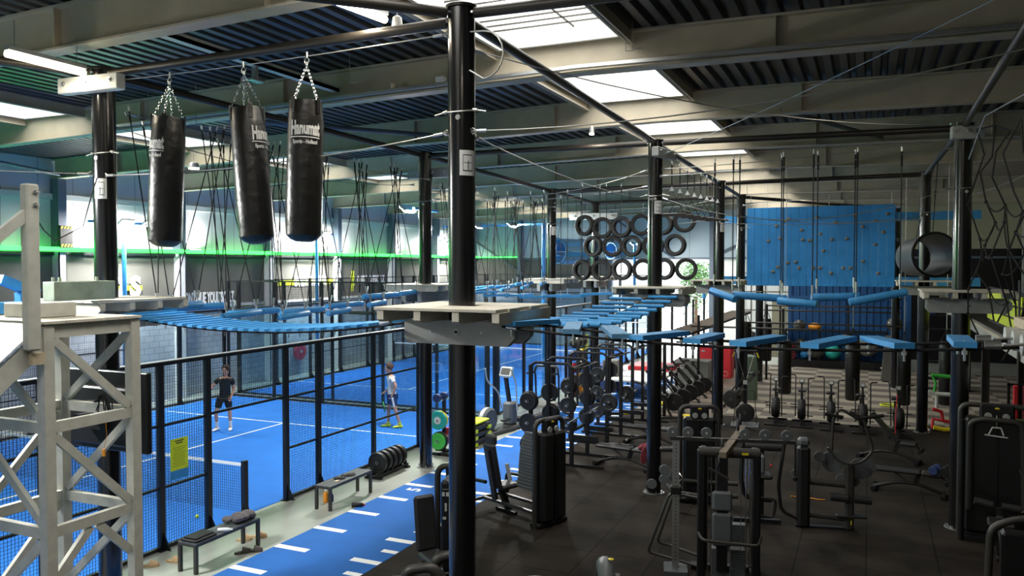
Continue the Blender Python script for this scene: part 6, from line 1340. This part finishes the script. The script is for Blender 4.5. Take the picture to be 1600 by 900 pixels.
for z in (.35, .85, 1.32): P_(t, 'peg', lambda m: m.cyl((0, -.38, z), (0, .38, z), .024, n=8), 'steel')
for (yy, z, mt, r_, l, hub) in ((-.3, .86, 'teal', .225, 'teal', 'white'), (-.2, .86, 'yellow', .21, 'yellow', None), (-.31, .36, 'green', .2, 'green', None), (-.22, .36, 'tyrewall', .22, 'black', None), (.2, .4, 'red', .2, 'dark red', None)): plate((-9.35, 16.9+yy, z), '%s weight plate on the plate tree' % l, 0, r_, .07, mt, hub=hub)
dumbbell((-9.35, 16.72, 1.4), R(90), 'dark dumbbell with yellow ring on top of the plate tree', .1, .42, 'navy'); 
t = thing('step_stack', 'stack of black aerobic steps with lime feet, right of the centre post', 'step stack', (-9.15, 18.15, 0), 0)
for k in range(3):
    sp_ = P_(t, 'step', lambda m: m.chbox((-.22, -.5, .04+k*.17), (.22, .5, .16+k*.17), .03), 'plastic')
    m = MB()
    for sx in (-1, 1):
        for sy in (-1, 1): m.chbox((sx*.2-.05, sy*.38-.09, .01+k*.17), (sx*.2+.05, sy*.38+.09, .1+k*.17), .01)
    part(sp_, 'foot', m, 'lime', 'lime green feet')
P_(t, 'top_step', lambda m: m.chbox((-.2, -.45, .54), (.2, .45, .6), .02), 'lime', 'lime green top piece')
t = thing('cross_trainer', 'silver and grey cross trainer with white arms, beyond the step stack', 'cross trainer', (-9.2, 20.0, 0), R(-10))
P_(t, 'base', lambda m: m.chbox((-.3, -.9, 0), (.3, .7, .12), .03), 'greymetal'); P_(t, 'flywheel_housing', lambda m: m.lathe([(.28, -.13), (.33, -.08), (.33, .08), (.28, .13)], 28, (0, -.75, .4), 'x'), 'greyplate'); P_(t, 'housing_band', lambda m: m.lathe([(.335, -.05), (.335, .05)], 28, (0, -.75, .4), 'x'), 'silver', 'silver drum band'); P_(t, 'front_housing', lambda m: m.chbox((-.16, .15, .1), (.16, .5, .75), .06), 'greyplate')
P_(t, 'mast', lambda m: m.bar((0, .3, .7), (0, .12, 1.45), .08, .1, (1, 0, 0)), 'plastic'); P_(t, 'console', lambda m: m.at((0, .1, 1.5), 0, R(-25)).chbox((-.2, -.04, -.05), (.2, .03, .25), .03), 'silver'); P_(t, 'console_face', lambda m: m.at((0, .1, 1.5), 0, R(-25)).box((-.15, -.044, 0), (.15, -.04, .2)), 'greymetal')
for s in (-1, 1): P_(t, 'arm', lambda m: m.tube(arc([(s*.26, .3, .5), (s*.3, .2, 1.0), (s*.42, -.1+.1*s, 1.35), (s*.36, -.25+.1*s, 1.72)], .15, 5), .022, 8), 'silver'); P_(t, 'pedal', lambda m: m.chbox((s*.2-.07, -.6+.25*s, .3), (s*.2+.07, -.25+.25*s, .36), .02), 'plastic')
t = thing('treadmill', 'grey treadmill with dark handrail, in front of the far court fence', 'treadmill', (-8.95, 21.75, 0), R(-6))
P_(t, 'deck', lambda m: m.chbox((-.38, -1.0, .08), (.38, .8, .24), .04), 'plastic'); P_(t, 'belt', lambda m: m.chbox((-.26, -.95, .235), (.26, .55, .255), .005), 'greyplate'); P_(t, 'motor_cover', lambda m: m.chbox((-.4, .5, .1), (.4, 1.0, .42), .08), M['box_grey'])
for s in (-1, 1): P_(t, 'upright', lambda m: m.tube(arc([(s*.38, .75, .3), (s*.4, .7, 1.3), (s*.4, .2, 1.32)], .1, 4), .03, 8), 'black')
P_(t, 'console_bar', lambda m: m.tube(arc([(-.4, .65, 1.3), (-.36, .7, 1.5), (.36, .7, 1.5), (.4, .65, 1.3)], .08, 4), .035, 8), 'black'); P_(t, 'console', lambda m: m.chbox((-.1, .62, 1.5), (.1, .75, 1.6), .02), 'plastic')
t = thing('ball_rack', 'black medicine ball rack beside the blue lamp pole', 'rack', (-8.75, 25.0, 0), R(0))
for x in (-.2, .2):
    for y in (-.7, .7): P_(t, 'upright', lambda m: m.box((x-.03, y-.03, 0), (x+.03, y+.03, 2.05)), 'black')
zs_ = (.25, .65, 1.05, 1.45, 1.85)
for z in zs_: P_(t, 'shelf_rail', lambda m: (m.box((-.18, -.7, z-.02), (-.14, .7, z)), m.box((.14, -.7, z-.02), (.18, .7, z))), 'black')
cols_ = [['brown', 'orange', 'balldark'], ['balldark', 'orange', 'tan'], ['red', 'balldark', 'balldark'], ['navy', 'balldark', 'yellow'], ['balldark', 'balldark', 'balldark']]
for j, z in enumerate(zs_):
    for k in range(3):
        m = MB(); m.ball((0, 0, 0), .17, 16); single('medicine_ball', '%s medicine ball, %s on %s shelf of the ball rack' % ({'balldark': 'black', 'brown': 'brown', 'orange': 'orange', 'tan': 'tan', 'red': 'red', 'navy': 'dark blue', 'yellow': 'yellow'}[cols_[j][k]], ('nearest', 'middle', 'farthest')[k], ('the lowest', 'the second', 'the third', 'the fourth', 'the top')[j]), 'ball', m, cols_[j][k], (-8.75, 24.55+k*.42, z+.155), group='medicine balls on the rack')

# boxes, mats beyond the racks
def boxthing(name, label, cat, lo, hi, mt, ch=.03, mark=None):
    c = ((lo[0]+hi[0])/2, (lo[1]+hi[1])/2, lo[2]); t = thing(name, label, cat, c); m = MB(); m.chbox(lo, hi, ch); part(t, 'body', m, mt, world=True)
    m = MB(); m.box((lo[0]+.12, lo[1]-.004, hi[2]-.2), (lo[0]+.26, lo[1], hi[2]-.14)); m.tube([(hi[0]-.22+.1*math.cos(k*PI/6), lo[1]-.004, lo[2]+.2+.1*math.sin(k*PI/6)) for k in range(12)], .01, 4, True); part(t, 'print', m, mark or 'silver', world=True); return t
boxthing('plyo_box', 'big grey-green plyo box beyond the rowing machines', 'box', (-6.75, 30.2, .0), (-5.45, 31.0, .95), 'box_grey'); boxthing('foam_block', 'bright red foam block behind the grey plyo box', 'foam block', (-6.3, 32.6, 0), (-5.0, 33.4, 1.25), 'red'); boxthing('foam_mat', 'bright red foam mat lying on a pale table left of the middle post', 'mat', (-8.0, 28.2, .74), (-6.4, 29.6, .9), 'red')
t = thing('plyo_table', 'pale glossy table under the red foam mat', 'table', (-7.6, 26.8, 0)); P_(t, 'top', lambda m: m.chbox((-.9, -1.1, .66), (1.3, 2.9, .74), .02), 'offwhite')
for x, y in ((-.75, -.9), (1.1, -.9), (-.75, 2.7), (1.1, 2.7)): P_(t, 'leg', lambda m: m.box((x-.04, y-.04, 0), (x+.04, y+.04, .66)), 'black')
boxthing('plyo_box', 'grey wooden plyo box standing on the table left of the red mat', 'box', (-8.35, 26.3, .74), (-7.8, 26.8, 1.3), 'box_grey'); boxthing('plyo_box', 'dark box with blue top under the grey plyo box', 'box', (-8.9, 24.0+3.3, 0), (-8.1, 28.0, 1.0), 'navy')
for i, (x, y) in enumerate(((-7.1, 22.9), (-6.4, 24.9), (-5.3, 23.0))):
    t = thing('adjustable_frame', 'low black strength bench frame with yellow foot grips, %s' % ('left of the middle post', 'between rack and rowers', 'just right of the middle post foot')[i], 'exercise frame', (x, y, .015), R(20)); P_(t, 'rail', lambda m: (m.bar((-.5, 0, .08), (.6, 0, .12), .08, .08), m.bar((.1, 0, .1), (-.2, 0, .75), .06, .07)), 'greymetal'); P_(t, 'pad', lambda m: m.at((-.25, 0, .78), 0, 0, R(15)).chbox((-.2, -.12, -.03), (.2, .12, .04), .02), 'uphol'); P_(t, 'foot_grip', lambda m: (m.at((.55, -.1, .14)), m.ball((0, 0, 0), .1, 10, (1.4, .7, .5)), m.at((.55, .14, .14)), m.ball((0, 0, 0), .1, 10, (1.4, .7, .5))), 'yellow', 'yellow foot grips')

# monkey-bar rig in front of the container
t = thing('monkey_rig', 'black frame rig with slanted wooden rung ladder before the bright doorway', 'rig', (-3, 28, 0))
for x, y, h in ((-5.5, 23.35, 2.2), (-4.35, 24.9, 2.2), (-5.6, 29.0, 2.75), (-4.2, 29.6, 2.6), (-3.7, 33.0, 3.0), (-6.8, 34.0, 3.1), (-6.2, 36.0, 3.2), (-3.5, 36.2, 3.2), (-2.8, 30.0, 3.0), (-.8, 36.5, 3.1), (-6.9, 30.5, 3.0)): P_(t, 'upright', lambda m: m.box((x-.04+3, y-.04-28, 0), (x+.04+3, y+.04-28, h)), 'black')
A, B = Vector((-6.1, 28.0, 2.15)), Vector((-5.2, 36.5, 2.45))
for s in (-.42, .42): P_(t, 'side_rail', lambda m: m.bar(A+Vector((3+s, -28, 0)), B+Vector((3+s, -28, 0)), .06, .07), 'black')
for k in range(24):
    p = A.lerp(B, k/23)+Vector((3, -28, 0)); P_(t, 'rung', lambda m: m.bar(p+Vector((-.42, 0, .05)), p+Vector((.42, 0, .05)), .22, .03), 'rung')
for y, z, x0, x1 in ((29.6, 2.5, -4.2, 1.0), (33.0, 2.95, -3.7, 1.1), (33.3, 2.75, -3.7, 1.1), (29.6, 2.3, -6, -1.5), (24.9, 2.15, -5.5, -4.3)): P_(t, 'cross_bar', lambda m: m.cyl((x0+3, y-28, z), (x1+3, y-28, z), .03, n=8), 'pipe')
t = thing('pull_up_station', 'black poles with blue clamps and thin bars before the bright doorway', 'pull-up station', (-8, 34, 0))
for x, y, h, zs2 in ((-7.35, 30.3, 3.0, (2.35, .45)), (-7.1, 34.0, 3.25, (2.9,)), (-7.0, 37.5, 3.5, (3.1,)), (-9.2, 30.3, 2.9, (2.3,)), (-9.4, 34.0, 3.1, (2.75,)), (-9.35, 37.5, 3.3, (3.05,))):
    P_(t, 'pole', lambda m: m.cyl((x+8, y-34, 0), (x+8, y-34, h), .05, n=10), 'black')
    for z in zs2: P_(t, 'clamp', lambda m: m.cyl((x+8, y-34, z-.1), (x+8, y-34, z+.1), .09, n=10), 'bluelog', 'blue clamp')
for y, z, x0, x1 in ((30.3, 2.32, -9.2, -7.35), (34.0, 2.8, -9.4, -7.1), (37.5, 3.07, -9.35, -7.0)): P_(t, 'bar', lambda m: m.cyl((x0+8, y-34, z), (x1+8, y-34, z), .02, n=8), 'silver', 'thin pale bar')
# ================================================================ BACK AND RIGHT OF THE GYM
# blue shipping container
t = thing('shipping_container', 'dark blue corrugated shipping container behind the ball shelf', 'container', (0, 40, 0))
def corr(m, x0, x1, y, z0, z1, dep=.05, p=.28):
    n = int((x1-x0)/p); prof = []
    for i in range(n): a = x0+i*p; prof += [(a, 0), (a+.1, 0), (a+.14, dep), (a+.24, dep)]
    prof.append((x1, 0)); vs = [(x, y+d, z) for z in (z0, z1) for x, d in prof]; k = len(prof); m.add(vs, [(i, i+1, k+i+1, k+i) for i in range(k-1)])
m = MB(); corr(m, -3.3, 1.5, 38.6, .15, 3.0); part(t, 'wall_panel', m, 'container', world=True); m = MB(); corr(m, -3.3, 1.5, 38.6, 3.15, 3.9); part(t, 'wall_panel', m, 'container', world=True)
P_(t, 'frame', lambda m: (m.box((-3.4, -1.45, 0), (-3.25, -1.3, 4.0)), m.box((1.5, -1.45, 0), (1.65, -1.3, 4.0)), m.box((-3.4, -1.44, 3.0), (1.65, -1.3, 3.15)), m.box((-3.4, -1.44, 3.9), (1.65, -1.3, 4.0)), m.box((-3.4, -1.44, 0), (1.65, -1.3, .15)), m.box((-3.4, -1.3, 3.95), (1.65, 1.0, 4.0))), 'container')
P_(t, 'forklift_pocket', lambda m: (m.box((-1.2, -1.46, 3.03), (-.8, -1.44, 3.12)), m.box((.9, -1.46, 3.03), (1.3, -1.44, 3.12))), 'black')
m = MB(); m.chbox((-4.1, 38.5, .3), (-3.42, 38.62, 2.95), .01); single('locker_door', 'pale beige metal door panel left of the blue container', 'door panel', m, M['beige'], (-3.8, 38.5, 0), world=True)
# ball shelf
t = thing('ball_shelf', 'long black shelf with gym balls before the blue container', 'shelf', (-1.7, 37.9, 0))
P_(t, 'bottom_board', lambda m: m.box((-1.75, -.35, .0), (2.4, .35, .35)), 'black'); P_(t, 'top_board', lambda m: m.box((-1.75, -.35, 1.62), (2.4, .35, 1.68)), 'black')
for x in (-1.73, -.3, .95, 2.38): P_(t, 'divider', lambda m: m.box((x-.03, -.33, .35), (x+.03, .33, 1.62)), 'black')
for x, z, r_, mt, l in ((-2.75, .98, .3, 'balldark', 'dark gym ball at the left in the shelf'), (-2.1, .75, .38, 'balldark', 'large dark gym ball beside the small blue ball'), (-2.62, .56, .19, 'blue', 'small bright blue ball low in the shelf'), (-1.45, .72, .33, 'teal', 'green gym ball left of the middle in the shelf'), (-.62, .68, .33, 'teal', 'teal gym ball half hidden by the hanging bag'), (-.85, 1.3, .3, 'ballgrey', 'pale dark-green ball high in the shelf'), (-.05, 1.0, .42, 'ballgrey', 'large grey gym ball at the right in the shelf'), (-2.2, 1.82, .28, 'orange', 'orange half ball on top of the shelf'), (-2.85, 1.85, .26, 'balldark', 'dark ball on top of the shelf at its left end'), (1.0, 2.01, .33, 'balldark', 'black gym ball on top of the shelf near the right post')):
    m = MB(); m.ball((0, 0, 0), r_, 20, (1, 1, 1 if 'half' not in l else .6)); single('gym_ball', l, 'ball', m, mt, (x, 37.85, z if z > 1.6 or z > .9 else max(z, .35+r_)), group='gym balls of the shelf')
m = MB(); rr = random.Random(9)
for k in range(5): m.chbox((-3.35+rr.uniform(-.05, .05), 37.7, .36+k*.13), (-3.0+rr.uniform(-.05, .08), 38.0, .47+k*.13), .02)
single('folded_mats', 'red and tan folded mats stacked at the left end of the shelf', 'mats', m, 'maroon', (-3.2, 37.8, .35), world=True)
m = MB(); rr = random.Random(10)
for k in range(9): m.ball((.7+rr.uniform(-.2, .2), 37.2+rr.uniform(-.1, .1), .1+rr.uniform(0, .1)), rr.uniform(.05, .1), 8, (1, 1, .7))
single('white_gloves', 'pair of white boxing gloves on the floor before the shelf', 'gloves', m, 'silver', (.7, 37.2, 0), world=True)
# hanging heavy bags at the back
def heavy_bag(x, y, z0, z1, r_, label, top=6.9):
    t = thing('heavy_bag', label, 'punching bag', (x, y, z0), 0, 'heavy bags over the carpet'); L = z1-z0
    P_(t, 'bag_body', lambda m: m.lathe([(r_*.5, 0), (r_*.9, .02), (r_, .08), (r_*1.02, L*.5), (r_, L-.15), (r_*.8, L)], 24), 'vinyl')
    P_(t, 'strap', lambda m: [m.cyl((r_*.8*math.cos(a), r_*.8*math.sin(a), L-.02), (0, 0, L+.35), .012, n=5) for a in (0, PI/2, PI, 1.5*PI)], 'rope'); P_(t, 'chain', lambda m: m.cyl((0, 0, L+.35), (0, 0, top-z0), .01, n=5), 'wire'); return t
heavy_bag(-2.45, 26.9, .42, 2.15, .2, 'long black heavy bag hanging above the left airbikes', 7.93); heavy_bag(-.45, 26.9, .35, 2.25, .21, 'long black heavy bag hanging above the middle airbikes', 7.93); heavy_bag(.98, 26.9, .3, 2.2, .19, 'long black heavy bag left of the round post by the red stand', 7.93)
heavy_bag(-4.05, 29.7, .55, 2.5, .2, 'black heavy bag beside the green roll', 7.93); heavy_bag(2.1, 26.8, .4, 2.3, .2, 'dark heavy bag hanging in the gloom right of the round post', 7.89); heavy_bag(-3.75, 33.4, .7, 2.4, .2, 'far black heavy bag left of the shelf', 7.93)
m = MB(); m.prism([(-.28, 0), (.3, 0), (.16, 1.75), (-.12, 1.75)], (.72, 34.6, .015), (1, 0, 0), (0, 0, 1), .5); single('wedge_pad', 'tall tapering grey pad standing before the container', 'pad', m, 'wallpad', (.72, 34.6, .015), world=True)
m = MB(); m.lathe([(.3, 0), (.3, 1.2), (.24, 1.45), (.1, 1.5)], 20, (-3.72, 28.0, .015)); single('green_roll', 'grey-green foam roll leaning by the ski trainer', 'foam roll', m, 'greenish', (-3.72, 28.0, .015), world=True)
m = MB(); m.tube([(.62+.26*math.cos(k*PI/10), 28.1+.26*math.sin(k*PI/10), .09) for k in range(20)], .03, 6, True); single('yellow_ring', 'yellow ring of a balance trainer on the carpet', 'ring', m, 'lime', (.62, 28.1, .06), world=True)
m = MB(); m.tube([(.66, 23.2, .05), (.68, 23.25, .9), (.7, 23.3, 1.15)], .012, 5); single('red_band', 'thin red resistance band hanging beside the rightmost airbike', 'band', m, 'red', (.66, 23.2, .05), world=True)

# spinning stands right of the round post: green, white and red spin bikes seen as coloured frames
def spin_bike(loc, rz, label, top, mid, low, foot=None):
    t = thing('exercise_stand', label, 'stand', loc, rz, 'coloured stands at the right')
    P_(t, 'upper_arm', lambda m: (m.cyl((-.35, 0, 1.5), (.3, 0, 1.46), .055, n=10), m.tube([(-.35, 0, 1.52), (-.25, 0, 1.3), (-.28, 0, 1.05)], .035, 8)), top); P_(t, 'middle_arm', lambda m: (m.cyl((-.25, 0, .98), (.35, 0, .98), .06, n=10), m.tube([(-.42, 0, 1.05), (-.22, 0, .95), (-.22, 0, .6)], .045, 8)), mid)
    P_(t, 'lower_arm', lambda m: (m.tube([(-.32, 0, .56), (-.1, 0, .5), (-.05, 0, .25), (.35, 0, .2)], .05, 8), m.tube([(-.32, 0, .0), (-.3, 0, .28), (-.05, 0, .25)], .045, 8)), low); P_(t, 'mast', lambda m: m.box((.1, -.04, 0), (.18, .04, 1.55)), 'black'); P_(t, 'base', lambda m: m.box((-.4, -.3, 0), (.45, .3, .04)), 'black')
    if foot: P_(t, 'foot', lambda m: m.tube([(-.35, -.4, .12), (-.1, -.4, .08), (.3, -.4, .12)], .06, 8), foot)
    return t
spin_bike((1.95, 24.9, .015), R(5), 'stand with green, white and red padded arms behind the right post', 'green', 'offwhite', 'red', 'yellow'); spin_bike((4.3, 22.9, .015), R(-20), 'second green and red padded stand at the right edge', 'green', 'offwhite', 'red')
for k in range(4):
    m = MB(); m.chbox((0, 0, 0), (.1, .1, 1.25), .02); single('red_pad', 'tall narrow red pad on the rack at the mezzanine column, %s from the left' % ORD[k], 'pad', m, M['maroon'] if k in (1,) else 'red', (3.05+k*.19+(.06 if k > 1 else 0), 21.45, .545), group='red pads on the rack')
t = thing('pad_rack', 'dark rack carrying four tall red pads under the mezzanine', 'rack', (3.4, 21.6, .015)); P_(t, 'rail', lambda m: (m.box((-.45, -.05, .45), (.55, .0, .53)), m.box((-.45, -.02, 1.75), (.55, .04, 1.8))), 'black'); P_(t, 'upright', lambda m: (m.box((-.45, -.02, 0), (-.39, .04, 1.8)), m.box((.49, -.02, 0), (.55, .04, 1.8))), 'black')
# dumbbell rack along the right side
t = thing('dumbbell_rack', 'long sloping dumbbell rack at the right edge', 'rack', (3.3, 16.8, .015), R(4))
for z, x in ((.4, -.25), (.85, 0), (1.25, .22)): P_(t, 'shelf', lambda m: m.at((x, 0, z), 0, 0, R(-25)).box((-.18, -1.6, -.02), (.18, 1.6, .02)), 'black')
for y in (-1.5, 1.5): P_(t, 'end_frame', lambda m: (m.bar((-.3, y, 0), (.35, y, 1.45), .06, .08), m.box((-.45, y-.03, 0), (.5, y+.03, .06))), 'black')
for z, x, nn in ((.5, -.27, 8), (.95, -.02, 8), (1.35, .2, 8)):
    for k in range(nn): dumbbell((3.3+x, 15.5+k*.36, z+.04), R(4), 'dark dumbbell on the sloping rack, %s row, %s from the near end' % ({.5: 'low', .95: 'middle', 1.35: 'top'}[z], ORD[k]), .085-.003*(k % 4), .3, 'plastic', 'dumbbells on the sloping rack')
# mezzanine on the right with lime and black boards
t = thing('mezzanine', 'dark mezzanine along the right wall with pale wooden edge beam', 'mezzanine', (4.8, 20, 0))
P_(t, 'edge_beam', lambda m: m.box((-1.55, -11.5, 2.3), (-1.4, 22, 2.62)), 'timberg'); P_(t, 'edge_strip', lambda m: m.box((-1.57, -11.5, 2.56), (-1.55, 22, 2.6)), 'pine', 'warm wooden strip'); P_(t, 'deck', lambda m: m.box((-1.4, -11.5, 2.5), (1.5, 22, 2.6)), 'black')
for y in (-11, -4.5, 2.0, 8.5, 15): P_(t, 'column', lambda m: (m.box((-1.6, y-.1, 0), (-1.57, y+.1, 4.2 if y in (2.0, -4.5) else 2.3)), m.box((-1.42, y-.1, 0), (-1.39, y+.1, 4.2 if y in (2.0, -4.5) else 2.3)), m.box((-1.57, y-.015, 0), (-1.42, y+.015, 2.3))), 'greymetal', 'grey steel column')
for a, b in ((-4.3, 1.9), (2.2, 8.3)):
    for z in (2.95, 3.25, 3.55): P_(t, 'railing_board', lambda m: m.box((-1.5, a, z), (-1.47, b, z+.24)), 'lime', 'lime green railing board')
    P_(t, 'railing_back', lambda m: m.box((-1.46, a, 2.85), (-1.44, b, 3.9)), 'black')
# storage frame with shelves far right behind the posts
t = thing('storage_frame', 'dark shelving cage between the two right posts', 'shelving', (2.4, 33.0, 0))
for x in (-.6, .9): P_(t, 'upright', lambda m: m.box((x-.04, -.3, 0), (x+.04, .3, 3.6)), 'black')
for z in (.4, 1.0, 1.6, 2.2, 2.7, 3.1, 3.5): P_(t, 'shelf', lambda m: m.box((-.6, -.3, z-.02), (.9, .3, z+.02)), 'black')
for x, z, mt, l in ((-.35, 2.75, 'navy', 'navy box on the dark shelving'), (.1, 3.15, 'beige', 'beige box high on the dark shelving'), (.55, 2.75, 'navy', 'blue narrow box on the dark shelving'), (.2, 1.05, 'beige', 'pale sack low on the dark shelving')):
    m = MB(); m.chbox((-.16, -.2, 0), (.16, .2, .36), .02); single('storage_box', l, 'box', m, mt, (2.4+x, 33.0, z-.03), group=None)
m = MB(); m.chbox((-.05, -.02, -.5), (.1, .02, 0), .01); single('orange_strap', 'orange strap hanging behind the right end of the plank ropes', 'strap', m, 'orange', (3.2, 17.5, 2.28))
m = MB()

t = thing('grey_bin', 'dark stack of bags on the floor before the bright doorway', 'bags', (-5.2, 36.0, 0)); P_(t, 'bag', lambda m: m.ball((0, 0, .5), .55, 14, (1, .8, .95)), 'plastic'); P_(t, 'bag', lambda m: m.ball((.5, .2, 1.0), .45, 14, (.8, .8, 1.5)), 'plastic')
